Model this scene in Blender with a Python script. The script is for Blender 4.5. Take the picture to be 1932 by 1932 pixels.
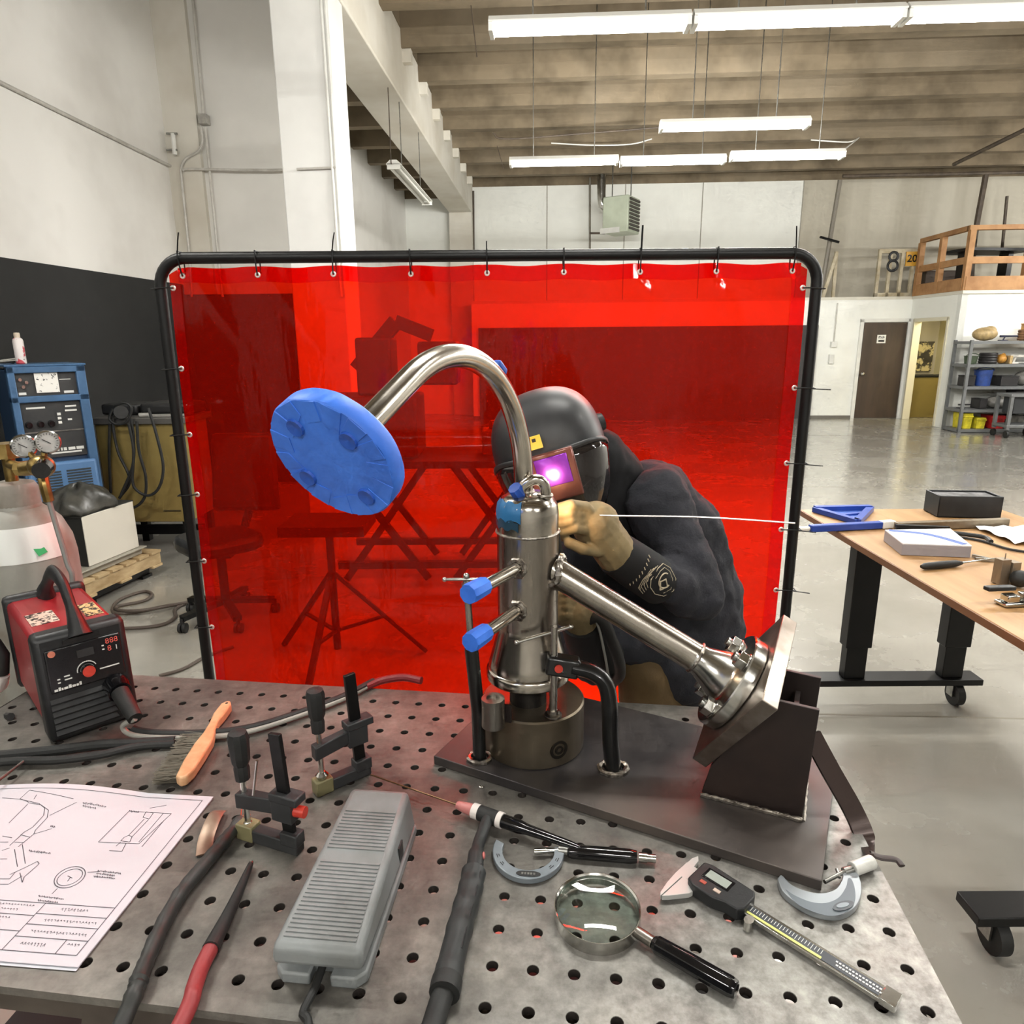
import bpy, math, random
from mathutils import Vector as V, Matrix as MX, noise as NZ

random.seed(7)
sc = bpy.context.scene
for o in list(bpy.data.objects):
    bpy.data.objects.remove(o)

# ------------------------------------------------------------------ camera
F = 1300.0                       # focal length in pixels of the 1932 px frame
TH, RO = math.radians(14.0), math.radians(0.45)
CAM = V((0, 0, 1.70))
_fw = V((0, math.cos(TH), -math.sin(TH)))
_u0 = V((0, math.sin(TH), math.cos(TH)))
_r0 = V((1, 0, 0))
CR = _r0 * math.cos(RO) - _u0 * math.sin(RO)
CU = _r0 * math.sin(RO) + _u0 * math.cos(RO)
cd = bpy.data.cameras.new('camera')
cam = bpy.data.objects.new('camera', cd)
sc.collection.objects.link(cam)
cd.sensor_fit = 'HORIZONTAL'
cd.sensor_width = 36.0
cd.lens = 36.0 * F / 1932
cd.clip_start = 0.02
cd.clip_end = 100
m = MX.Identity(4)
for i in range(3):
    m[i][0], m[i][1], m[i][2], m[i][3] = CR[i], CU[i], -_fw[i], CAM[i]
cam.matrix_world = m
sc.camera = cam

# ------------------------------------------------------------------ world, exposure
w = bpy.data.worlds.new('world')
sc.world = w
w.use_nodes = True
w.node_tree.nodes['Background'].inputs[0].default_value = (0.8, 0.85, 0.9, 1)
w.node_tree.nodes['Background'].inputs[1].default_value = 0.03
sc.view_settings.view_transform = 'Standard'
sc.view_settings.look = 'None'
sc.view_settings.gamma = 1
sc.view_settings.use_curve_mapping = False
sc.view_settings.exposure = 1.1
sc.cycles.use_denoising = True
sc.cycles.max_bounces = 7
sc.cycles.diffuse_bounces = 3
sc.cycles.glossy_bounces = 3
sc.cycles.transparent_max_bounces = 10
sc.cycles.sample_clamp_indirect = 5.0
sc.cycles.use_adaptive_sampling = True
sc.cycles.adaptive_threshold = 0.05
sc.cycles.adaptive_min_samples = 12
sc.cycles.caustics_reflective = False
sc.cycles.caustics_refractive = False

# ------------------------------------------------------------------ frames
PSI = math.radians(3.2)          # the building is turned a little against the camera
TAU = math.radians(7.3)          # the welding table a little more
T = 0.92                         # height of the table top
IDM = MX.Identity(4)


def ray(x, y):
    return _fw + CR * ((x - 966) / F) - CU * ((y - 966) / F)


def P(x, y, z=None, Y=None, d=None):
    r = ray(x, y)
    t = (z - CAM.z) / r.z if z is not None else ((Y - CAM.y) / r.y if Y is not None else d)
    return CAM + r * t


def BL(u, v, z=0.0):
    c, s = math.cos(PSI), math.sin(PSI)
    return V((u * c + v * s, -u * s + v * c, z))


def Pv(x, y, v):                 # pixel -> point on the building plane v
    r = ray(x, y)
    return CAM + r * (v / (r.x * math.sin(PSI) + r.y * math.cos(PSI)))


def Pu(x, y, u):
    r = ray(x, y)
    return CAM + r * (u / (r.x * math.cos(PSI) - r.y * math.sin(PSI)))


def TBL(r, d, z=0.0):
    c, s = math.cos(TAU), math.sin(TAU)
    return V((r * c + d * s, -r * s + d * c, T + z))


BM = MX.Rotation(-PSI, 4, 'Z')
TM = MX.Translation((0, 0, T)) @ MX.Rotation(-TAU, 4, 'Z')


def rz(a, loc=(0, 0, 0)):
    return MX.Translation(loc) @ MX.Rotation(a, 4, 'Z')


def frame(o, x, z):              # matrix with local x along x and local z near z
    x = V(x).normalized(); z = V(z)
    y = z.cross(x).normalized(); z = x.cross(y)
    q = MX.Identity(4)
    for i in range(3):
        q[i][0], q[i][1], q[i][2], q[i][3] = x[i], y[i], z[i], o[i]
    return q


def zframe(o, z, x=(1, 0, 0)):   # matrix with local z along z
    z = V(z).normalized(); x = V(x)
    if abs(x.normalized().dot(z)) > .98:
        x = V((0, 1, 0))
    y = z.cross(x).normalized(); x = y.cross(z)
    q = MX.Identity(4)
    for i in range(3):
        q[i][0], q[i][1], q[i][2], q[i][3] = x[i], y[i], z[i], o[i]
    return q


# ------------------------------------------------------------------ mesh builder
def wm(o):
    return (wm(o.parent) if o.parent else IDM) @ o.matrix_basis


def spline(pts, k=6):            # Catmull-Rom through points
    pts = [V(p) for p in pts]
    q = [pts[0] * 2 - pts[1]] + pts + [pts[-1] * 2 - pts[-2]]
    out = []
    for i in range(1, len(q) - 2):
        a, b, c, d = q[i - 1], q[i], q[i + 1], q[i + 2]
        for j in range(k):
            t = j / k
            out.append(.5 * ((2 * b) + (c - a) * t + (2 * a - 5 * b + 4 * c - d) * t * t + (3 * b - a - 3 * c + d) * t ** 3))
    out.append(pts[-1])
    return out


class MB:
    def __init__(s, mtx=None):
        s.v, s.f, s.m = [], [], mtx or IDM

    def add(s, vs, fs, M=None):
        o = len(s.v)
        q = s.m @ M if M is not None else s.m
        s.v += [q @ V(p) for p in vs]
        s.f += [[i + o for i in f] for f in fs]
        return s

    def box(s, c, size, M=None, rot=0.0):
        x, y, z = [a / 2 for a in size]
        vs = [V((i * x, j * y, k * z)) for k in (-1, 1) for j in (-1, 1) for i in (-1, 1)]
        if rot:
            r = MX.Rotation(rot, 3, 'Z')
            vs = [r @ p for p in vs]
        vs = [p + V(c) for p in vs]
        return s.add(vs, [(0, 2, 3, 1), (4, 5, 7, 6), (0, 1, 5, 4), (2, 6, 7, 3), (0, 4, 6, 2), (1, 3, 7, 5)], M)

    def b2(s, a, b, M=None):     # box between two corners
        a, b = V(a), V(b)
        return s.box((a + b) / 2, [abs(b[i] - a[i]) for i in range(3)], M)

    def hexa(s, p, M=None):      # eight corners: bottom four then top four, counter-clockwise
        return s.add(p, [(3, 2, 1, 0), (4, 5, 6, 7), (0, 1, 5, 4), (1, 2, 6, 5), (2, 3, 7, 6), (3, 0, 4, 7)], M)

    def bar(s, a, b, w, h, up=(0, 0, 1), M=None):   # rectangular bar from a to b
        a, b = V(a), V(b)
        q = frame(a, b - a, up)
        L = (b - a).length
        return s.box((L / 2, 0, 0), (L, w, h), (M @ q) if M is not None else q)

    def cyl(s, a, b, r, r2=None, n=16, cap=True, M=None):
        return s.tube([a, b], [r, r if r2 is None else r2], n, cap, M=M)

    def tube(s, pts, r, n=10, cap=True, closed=False, M=None, flat=1.0):
        pts = [V(p) for p in pts]
        k = len(pts)
        if not isinstance(r, (list, tuple)):
            r = [r] * k
        vs, fs = [], []
        t0 = None; nx = None
        for i in range(k):
            if closed:
                t = pts[(i + 1) % k] - pts[i - 1]
            else:
                t = pts[min(i + 1, k - 1)] - pts[max(i - 1, 0)]
            t = t.normalized() if t.length > 1e-9 else (t0 or V((0, 0, 1)))
            if nx is None:
                ref = V((0, 0, 1)) if abs(t.z) < .9 else V((1, 0, 0))
                nx = ref.cross(t).normalized()
            else:
                nx = (nx - t * nx.dot(t))
                nx = nx.normalized() if nx.length > 1e-6 else t.orthogonal().normalized()
            ny = t.cross(nx)
            for j in range(n):
                a = 2 * math.pi * j / n
                vs.append(pts[i] + nx * (r[i] * math.cos(a)) + ny * (r[i] * flat * math.sin(a)))
            t0 = t
        for i in range(k if closed else k - 1):
            for j in range(n):
                a, b = i * n + j, i * n + (j + 1) % n
                c, d = ((i + 1) % k) * n + (j + 1) % n, ((i + 1) % k) * n + j
                fs.append((a, b, c, d))
        if cap and not closed:
            fs.append(list(range(n - 1, -1, -1)))
            fs.append(list(range((k - 1) * n, k * n)))
        return s.add(vs, fs, M)

    def lathe(s, prof, n=32, M=None, a0=0.0, a1=2 * math.pi):
        full = abs(a1 - a0 - 2 * math.pi) < 1e-6
        m_ = n if full else n + 1
        vs = [V((r * math.cos(a0 + (a1 - a0) * j / n), r * math.sin(a0 + (a1 - a0) * j / n), z)) for r, z in prof for j in range(m_)]
        fs = []
        for i in range(len(prof) - 1):
            for j in range(n):
                a, b = i * m_ + j, i * m_ + (j + 1) % m_
                fs.append((a, b, b + m_, a + m_))
        if full:
            if prof[0][0] > 1e-6: fs.append(list(range(n - 1, -1, -1)))
            if prof[-1][0] > 1e-6: fs.append([(len(prof) - 1) * m_ + j for j in range(n)])
        return s.add(vs, fs, M)

    def ring(s, prof, n=32, M=None):      # closed profile turned about z
        k = len(prof)
        vs = [V((r * math.cos(2 * math.pi * j / n), r * math.sin(2 * math.pi * j / n), z)) for r, z in prof for j in range(n)]
        fs = []
        for i in range(k):
            for j in range(n):
                a, b = i * n + j, i * n + (j + 1) % n
                c, d = ((i + 1) % k) * n + (j + 1) % n, ((i + 1) % k) * n + j
                fs.append((a, b, c, d))
        return s.add(vs, fs, M)

    def prism(s, out, z0, z1, M=None, scale=1.0):
        k = len(out)
        cx = sum(p[0] for p in out) / k; cy = sum(p[1] for p in out) / k
        vs = [V((x, y, z0)) for x, y in out] + [V((cx + (x - cx) * scale, cy + (y - cy) * scale, z1)) for x, y in out]
        fs = [list(range(k - 1, -1, -1)), list(range(k, 2 * k))]
        fs += [(i, (i + 1) % k, (i + 1) % k + k, i + k) for i in range(k)]
        return s.add(vs, fs, M)

    def ball(s, c, r, M=None, nu=16, nv=10):
        if not isinstance(r, (list, tuple)):
            r = (r, r, r)
        vs = [V((c[0], c[1], c[2] - r[2]))]
        for i in range(1, nv):
            ph = math.pi * i / nv
            for j in range(nu):
                a = 2 * math.pi * j / nu
                vs.append(V((c[0] + r[0] * math.sin(ph) * math.cos(a), c[1] + r[1] * math.sin(ph) * math.sin(a), c[2] - r[2] * math.cos(ph))))
        vs.append(V((c[0], c[1], c[2] + r[2])))
        fs = [(0, 1 + (j + 1) % nu, 1 + j) for j in range(nu)]
        for i in range(nv - 2):
            for j in range(nu):
                a, b = 1 + i * nu + j, 1 + i * nu + (j + 1) % nu
                fs.append((a, b, b + nu, a + nu))
        L = len(vs) - 1
        o = 1 + (nv - 2) * nu
        fs += [(L, o + j, o + (j + 1) % nu) for j in range(nu)]
        return s.add(vs, fs, M)

    def cap(s, a, b, ra, rb, n=14):       # tapered capsule
        a, b = V(a), V(b)
        t = (b - a); L = t.length
        q = zframe(a, t)
        prof = [(0, -ra)] + [(ra * math.cos(x), ra * math.sin(x)) for x in (-1.1, -.7, -.35)]
        prof += [(ra, 0), (rb, L)] + [(rb * math.cos(x), L + rb * math.sin(x)) for x in (.35, .7, 1.1)] + [(0.0, L + rb)]
        prof = [(max(r, 1e-4), z) for r, z in prof]
        return s.lathe(prof, n, q)

    def build(s, name, mat, parent=None, bev=0.0, seg=2, smooth=True, ang=35, origin=True):
        me = bpy.data.meshes.new(name)
        vs = s.v
        o = bpy.data.objects.new(name, me)
        sc.collection.objects.link(o)
        if parent:
            inv = wm(parent).inverted()
            vs = [inv @ p for p in vs]
            o.parent = parent
        elif origin and vs:
            lo = V([min(p[i] for p in vs) for i in range(3)]); hi = V([max(p[i] for p in vs) for i in range(3)])
            c = V(((lo.x + hi.x) / 2, (lo.y + hi.y) / 2, lo.z))
            vs = [p - c for p in vs]
            o.location = c
        me.from_pydata([tuple(p) for p in vs], [], s.f)
        me.validate()
        if smooth:
            me.polygons.foreach_set('use_smooth', [True] * len(me.polygons))
            me.set_sharp_from_angle(angle=math.radians(ang))
        me.update()
        if mat:
            me.materials.append(mat)
        if bev:
            b = o.modifiers.new('bevel', 'BEVEL')
            b.width = bev; b.segments = seg; b.limit_method = 'ANGLE'; b.angle_limit = math.radians(40)
            b.harden_normals = False
        return o


def tag(o, label, cat, group=None, kind=None):
    o['label'] = label
    o['category'] = cat
    if group: o['group'] = group
    if kind: o['kind'] = kind
    return o


def struct(o):
    o['kind'] = 'structure'
    return o


def thing(name, label, cat, loc=(0, 0, 0), a=0.0, group=None):
    o = bpy.data.objects.new(name, None)
    sc.collection.objects.link(o)
    o.empty_display_size = .05
    o.location = loc
    o.rotation_euler = (0, 0, a)
    o.matrix_basis = rz(a, loc)
    return tag(o, label, cat, group)


def text(name, body, size, M, mat, parent, ext=.0003, align='CENTER', bold=0.0):
    cu = bpy.data.curves.new(name, 'FONT')
    cu.body = body; cu.size = size; cu.extrude = ext; cu.align_x = align; cu.align_y = 'CENTER'
    cu.offset = bold
    cu.resolution_u = 3
    t_ = bpy.data.objects.new(name, cu)
    me = bpy.data.meshes.new_from_object(t_)
    bpy.data.objects.remove(t_)
    me.name = name
    o = bpy.data.objects.new(name, me)
    sc.collection.objects.link(o)
    o.parent = parent
    o.matrix_basis = wm(parent).inverted() @ M
    me.materials.clear()
    me.materials.append(mat)
    return o


def dup(root, M):                # copy of a thing and its parts; M = new world matrix
    def cp(o, par):
        c = o.copy()
        sc.collection.objects.link(c)
        c.parent = par
        for k in o.children: cp(k, c)
        return c
    r = cp(root, None)
    r.matrix_basis = M
    return r


# ------------------------------------------------------------------ materials
def lin(c):
    def f(x):
        x /= 255.0
        return x / 12.92 if x <= .04045 else ((x + .055) / 1.055) ** 2.4
    return (f(c[0]), f(c[1]), f(c[2]), 1)


_mc = {}


def mat(name, c, rough=.5, metal=0.0, c2=None, ns=6.0, lo=.4, hi=.65, bump=0.0, bs=80.0, coat=0.0, spec=.5, det=3.5,
        stretch=None, rvar=0.0, c3=None, n3=1.0):
    if name in _mc: return _mc[name]
    m_ = bpy.data.materials.new(name)
    m_.use_nodes = True
    nt = m_.node_tree; N = nt.nodes; L = nt.links
    b = N['Principled BSDF']
    b.inputs['Base Color'].default_value = lin(c)
    b.inputs['Roughness'].default_value = rough
    b.inputs['Metallic'].default_value = metal
    b.inputs['Specular IOR Level'].default_value = spec
    b.inputs['Coat Weight'].default_value = coat
    m_.diffuse_color = lin(c)
    if c2 or bump or rvar:
        tc = N.new('ShaderNodeTexCoord'); src = tc.outputs['Object']
        if stretch:
            mp = N.new('ShaderNodeMapping'); mp.inputs['Scale'].default_value = stretch
            L.new(src, mp.inputs['Vector']); src = mp.outputs['Vector']
        nz = N.new('ShaderNodeTexNoise'); nz.inputs['Scale'].default_value = ns; nz.inputs['Detail'].default_value = det
        nz.inputs['Roughness'].default_value = .62
        L.new(src, nz.inputs['Vector'])
        if c2:
            cr = N.new('ShaderNodeValToRGB')
            cr.color_ramp.elements[0].position = lo; cr.color_ramp.elements[0].color = lin(c)
            cr.color_ramp.elements[1].position = hi; cr.color_ramp.elements[1].color = lin(c2)
            L.new(nz.outputs['Fac'], cr.inputs['Fac'])
            out = cr.outputs['Color']
            if c3:
                n2 = N.new('ShaderNodeTexNoise'); n2.inputs['Scale'].default_value = n3; n2.inputs['Detail'].default_value = 5
                L.new(src, n2.inputs['Vector'])
                r2 = N.new('ShaderNodeValToRGB'); r2.color_ramp.elements[0].position = .48; r2.color_ramp.elements[1].position = .72
                L.new(n2.outputs['Fac'], r2.inputs['Fac'])
                mx = N.new('ShaderNodeMix'); mx.data_type = 'RGBA'
                L.new(r2.outputs['Color'], mx.inputs[0]); L.new(out, mx.inputs[6]); mx.inputs[7].default_value = lin(c3)
                out = mx.outputs[2]
            L.new(out, b.inputs['Base Color'])
        if rvar:
            mr = N.new('ShaderNodeMapRange'); mr.inputs[3].default_value = max(.02, rough - rvar); mr.inputs[4].default_value = rough + rvar
            mr.inputs[1].default_value = .3; mr.inputs[2].default_value = .7
            L.new(nz.outputs['Fac'], mr.inputs[0]); L.new(mr.outputs[0], b.inputs['Roughness'])
        if bump:
            nb = N.new('ShaderNodeTexNoise'); nb.inputs['Scale'].default_value = bs; nb.inputs['Detail'].default_value = 4
            L.new(src, nb.inputs['Vector'])
            bp = N.new('ShaderNodeBump'); bp.inputs['Strength'].default_value = bump; bp.inputs['Distance'].default_value = .002
            L.new(nb.outputs['Fac'], bp.inputs['Height']); L.new(bp.outputs['Normal'], b.inputs['Normal'])
    _mc[name] = m_
    return m_


def emis(name, c, s):
    if name in _mc: return _mc[name]
    m_ = bpy.data.materials.new(name); m_.use_nodes = True
    b = m_.node_tree.nodes['Principled BSDF']
    b.inputs['Base Color'].default_value = lin(c)
    b.inputs['Emission Color'].default_value = lin(c)
    b.inputs['Emission Strength'].default_value = s
    _mc[name] = m_
    return m_


black = mat('black_paint', (10, 10, 10), .42, c2=(15, 15, 15), ns=12, spec=.35)
blackp = mat('black_plastic', (26, 27, 28), .45, c2=(34, 35, 36), ns=20, bump=.08, bs=400)
blackr = mat('black_rubber', (27, 28, 27), .62, c2=(36, 36, 35), ns=14, bump=.1, bs=300)
gloss = mat('gloss_black', (16, 16, 18), .12, coat=.4)
white = mat('white_paint', (226, 226, 220), .5, c2=(214, 214, 208), ns=3)
chrome = mat('polished_steel', (205, 205, 200), .18, 1.0, c2=(180, 178, 172), ns=9, rvar=.06)
steel = mat('brushed_steel', (168, 163, 155), .3, 1.0, c2=(138, 133, 126), ns=14, rvar=.08, bump=.03, bs=300, stretch=(1, 1, .15))
zinc = mat('zinc_steel', (170, 170, 165), .34, 1.0, c2=(140, 140, 136), ns=30)
redp = mat('red_plastic', (196, 62, 48), .4)

# ================================================================== THE ROOM
UL, VB, UR, VF, ZC, ZJ = -4.3, 16.5, 13.2, -9.0, 5.5, 5.0
UF, VS = -3.27, 8.3               # the bay beyond the wing wall is narrower
wall_m = mat('wall_paint', (233, 231, 226), .6, c2=(218, 215, 209), ns=1.1, lo=.42, hi=.72, c3=(238, 236, 231), n3=.5, bump=.15, bs=25)
wallw_m = mat('wall_white', (238, 239, 232), .6, c2=(226, 226, 219), ns=.9, lo=.45, hi=.75, bump=.1, bs=20)
dado_m = mat('dado_black', (27, 27, 26), .75, c2=(32, 32, 31), ns=3)
conc_m = mat('ceiling_concrete', (126, 112, 90), .85, c2=(90, 79, 61), ns=1.8, lo=.4, hi=.7, c3=(142, 129, 108), n3=.7, bump=.3, bs=30)
conc_white = mat('girder_paint', (214, 210, 199), .75, c2=(200, 194, 180), ns=1.2, bump=.1, bs=20)


def floor_mat():
    m_ = bpy.data.materials.new('polished_concrete'); m_.use_nodes = True
    nt = m_.node_tree; N = nt.nodes; L = nt.links; b = N['Principled BSDF']
    tc = N.new('ShaderNodeTexCoord')
    n1 = N.new('ShaderNodeTexNoise'); n1.inputs['Scale'].default_value = 1.3; n1.inputs['Detail'].default_value = 8; n1.inputs['Roughness'].default_value = .6
    L.new(tc.outputs['Object'], n1.inputs['Vector'])
    r1 = N.new('ShaderNodeValToRGB')
    r1.color_ramp.elements[0].position = .34; r1.color_ramp.elements[0].color = lin((146, 143, 134))
    r1.color_ramp.elements[1].position = .66; r1.color_ramp.elements[1].color = lin((157, 154, 145))
    L.new(n1.outputs['Fac'], r1.inputs['Fac'])
    # scuffs and tyre marks: stretched, thresholded noise
    mp = N.new('ShaderNodeMapping'); mp.inputs['Scale'].default_value = (5.0, 16.0, 1); mp.inputs['Rotation'].default_value = (0, 0, .35)
    L.new(tc.outputs['Object'], mp.inputs['Vector'])
    n2 = N.new('ShaderNodeTexNoise'); n2.inputs['Scale'].default_value = 1.6; n2.inputs['Detail'].default_value = 7; n2.inputs['Roughness'].default_value = .7
    L.new(mp.outputs['Vector'], n2.inputs['Vector'])
    r2 = N.new('ShaderNodeValToRGB')
    r2.color_ramp.elements[0].position = .62; r2.color_ramp.elements[1].position = .80
    L.new(n2.outputs['Fac'], r2.inputs['Fac'])
    mx = N.new('ShaderNodeMix'); mx.data_type = 'RGBA'
    ml = N.new('ShaderNodeMath'); ml.operation = 'MULTIPLY'; ml.inputs[1].default_value = .38
    L.new(r2.outputs['Color'], ml.inputs[0]); L.new(ml.outputs[0], mx.inputs[0])
    L.new(r1.outputs['Color'], mx.inputs[6]); mx.inputs[7].default_value = lin((84, 79, 70))
    L.new(mx.outputs[2], b.inputs['Base Color'])
    mr = N.new('ShaderNodeMapRange'); mr.inputs[1].default_value = .3; mr.inputs[2].default_value = .7
    mr.inputs[3].default_value = .16; mr.inputs[4].default_value = .34
    L.new(n1.outputs['Fac'], mr.inputs[0]); L.new(mr.outputs[0], b.inputs['Roughness'])
    b.inputs['Specular IOR Level'].default_value = .6
    b.inputs['Coat Weight'].default_value = .6; b.inputs['Coat Roughness'].default_value = .16
    return m_


floor = struct(MB(BM).b2((UL - .2, VF - .2, -.1), (UR + .2, VB + .2, 0)).build('floor', floor_mat(), origin=False))
for vj in (2.95, 8.1, 12.6):          # sawn control joints, filled dark
    MB(BM).b2((UL, vj, -.001), (UR, vj + .012, .0006)).build('floor_joint', mat('joint', (120, 114, 100), .7), floor)
wl = struct(MB(BM).b2((UL - .2, VF, 0), (UL, VS + .2, ZC)).build('wall_left', wall_m, origin=False))
MB(BM).b2((UL, VF, 0), (UL + .012, VS, 2.36)).build('painted_dado', dado_m, wl)
struct(MB(BM).b2((UF - .2, VS + .2, 0), (UF, VB, ZC)).build('wall_left_far', wall_m, origin=False))
wb = struct(MB(BM).b2((UL - .2, VB, 0), (UR + .2, VB + .2, ZC)).build('wall_back', wallw_m, origin=False))
for u in (-.1, 1.62, 3.3, 5.45, 7.9, 10.4):
    MB(BM).b2((u, VB - .006, 0), (u + .02, VB, ZJ)).build('panel_joint', mat('seam', (158, 154, 142), .7), wb)
MB(BM).b2((5.47, VB - .008, 0), (UR, VB, ZJ)).build('bare_panel', mat('bare_wall', (190, 184, 168), .7, c2=(172, 165, 148), ns=.8, stretch=(2, 2, .2)), wb)
struct(MB(BM).b2((UR, VF, 0), (UR + .2, VB, ZC)).build('wall_right', wall_m, origin=False))
struct(MB(BM).b2((UL - .2, VF - .2, 0), (UR + .2, VF, ZC)).build('wall_front', wall_m, origin=False))
ceil = struct(MB(BM).b2((UL - .2, VF - .2, ZC), (UR + .2, VB + .2, ZC + .2)).build('ceiling', conc_m, origin=False))
for k in range(-15, 8):               # concrete stems of the double tees
    v = 9.05 + 1.075 * k
    if v < VF + .2: continue
    j = MB(BM)
    out = [(-.085, ZJ), (.085, ZJ), (.12, ZC), (-.12, ZC)]
    vs = [(-1.75, v + a, z) for a, z in out] + [(UR, v + a, z) for a, z in out]
    j.hexa([vs[0], vs[1], vs[5], vs[4], vs[3], vs[2], vs[6], vs[7]])
    j.build('joist', conc_m, ceil)
    if v > VS + .3:
        j = MB(BM); vs = [(UF if v > VS else UL, v + a, z - .22) for a, z in out] + [(-2.24, v + a, z - .22) for a, z in out]
        vs = [(p[0], p[1], ZC if i % 4 > 1 else p[2]) for i, p in enumerate(vs)]
        j.hexa([vs[0], vs[1], vs[5], vs[4], vs[3], vs[2], vs[6], vs[7]])
        j.build('joist', conc_m, ceil)
        MB(BM).b2((-1.745, v - .05, ZJ - .14), (-1.64, v + .05, ZJ)).build('bearing_pad', conc_white, ceil)
MB(BM).b2((-2.25, 5.9, 4.44), (-1.745, VB, 5.2)).build('girder', conc_white, ceil, bev=.015)
MB(BM).b2((-2.25, 5.9, 5.2), (-1.745, VB, ZC)).build('girder_upstand', conc_m, ceil)
# wing wall and column beside the screen
ws = struct(MB(BM).b2((UL, VS, 0), (-2.6, VS + .2, ZC)).build('wall_stub', mat('wall_grey', (222, 220, 214), .6, c2=(210, 208, 202), ns=.9, bump=.1, bs=20), origin=False))
MB(BM).b2((UL, VS - .01, 0), (-2.6, VS, 2.25)).build('painted_dado', dado_m, ws)
MB(BM).b2((UL, VS - .06, 2.25), (UL + .38, VS, ZC)).build('corner_pier', conc_white, ws)
col = struct(MB(BM).b2((-2.23, 6.12, 0), (-1.76, 6.55, 4.44)).build('column', mat('column_white', (226, 226, 222), .55, c2=(214, 214, 210), ns=1.5), bev=.012, origin=False))
pil = struct(MB(BM).b2((-2.25, VB - .3, 0), (-1.745, VB, 4.44)).build('column_far', conc_white, bev=.01, origin=False))

# conduits and fittings on the left
cond_m = mat('painted_conduit', (196, 193, 186), .4, c2=(176, 172, 164), ns=8)


def conduit(pts, r, label, name='conduit_pipe', m_=None, group=None):
    o = MB().tube(spline(pts, 5) if len(pts) > 2 else pts, r, 8).build(name, m_ or cond_m)
    return tag(o, label, 'conduit', group)


cw0, cw1 = Pu(0, 155, UL + .02), Pu(335, 320, UL + .02)
conduit([cw0 + (cw0 - cw1) * 1.6, cw1], .017, 'long grey conduit sloping along the white wall at the left', group='wall conduits')
conduit([Pv(362, -20, VS - .08), Pv(384, 220, VS - .08)], .016, 'grey conduit rising from the junction box on the wing wall')
jb = tag(MB(BM).box((0, 0, 0), (.1, .09, .1), MX.Translation(BM.inverted() @ Pv(385, 226, VS - .06))).build('junction_box', mat('galv', (150, 147, 140), .5, c2=(170, 166, 158), ns=20), bev=.006), 'small grey junction box where wall conduits meet', 'box')
conduit([Pv(387, 240, VS - .08), Pv(412, 490, VS - .08), Pv(420, 560, VS - .08)], .015, 'grey conduit dropping from the junction box behind the screen')
conduit([Pv(380, 240, VS - .08), Pv(382, 265, VS - .08), Pv(375, 285, VS - .08), Pv(350, 300, VS - .08), Pv(342, 318, VS - .08), Pv(343, 340, VS - .08), Pv(357, 480, VS - .08), Pv(362, 560, VS - .08)], .015, 'bent grey conduit curving into the wall corner and down')
conduit([Pv(345, 322, VS - .1), Pv(360, 319, VS - .1), Pv(500, 321, VS - .1), Pv(558, 319, VS - .1)], .014, 'thin level conduit crossing the wing wall behind the column')
conduit([Pv(560, 319, 6.1), Pv(634, 316, 6.1)], .010, 'thin level conduit crossing the front of the white column')
for k, (x0, x1, r) in enumerate(((604, 638, .012), (612, 645, .009))):
    conduit([Pv(x0, -20, 6.1), Pv(x1, 480, 6.1), Pv(x1 + 6, 560, 6.1)], r, ('thicker' if k == 0 else 'thinner') + ' of two white conduits running up the white column', m_=white, group='column conduits')
br = thing('wall_bracket', 'small white painted bracket with two studs in the wall corner', 'bracket', Pv(325, 285, VS - .2))
MB().tube([Pv(326, 252, VS - .15), Pv(328, 272, VS - .15), Pv(330, 292, VS - .15)], .025, 8).build('bracket_body', white, br)
for y in (252, 283): MB().cyl(Pv(314, y, VS - .15), Pv(334, y, VS - .15), .012).build('stud', zinc, br)

# ---------------------------------------------------------------- strip lights
tube_m = emis('tube_glow', (255, 251, 242), 14.0)
tube_m.cycles.emission_sampling = 'NONE'
LAMP_W = 58.0                      # light given off by one lit fixture
body_m = mat('fixture_white', (232, 232, 226), .4)
off_m = mat('dead_tube', (226, 226, 220), .3)


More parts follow.
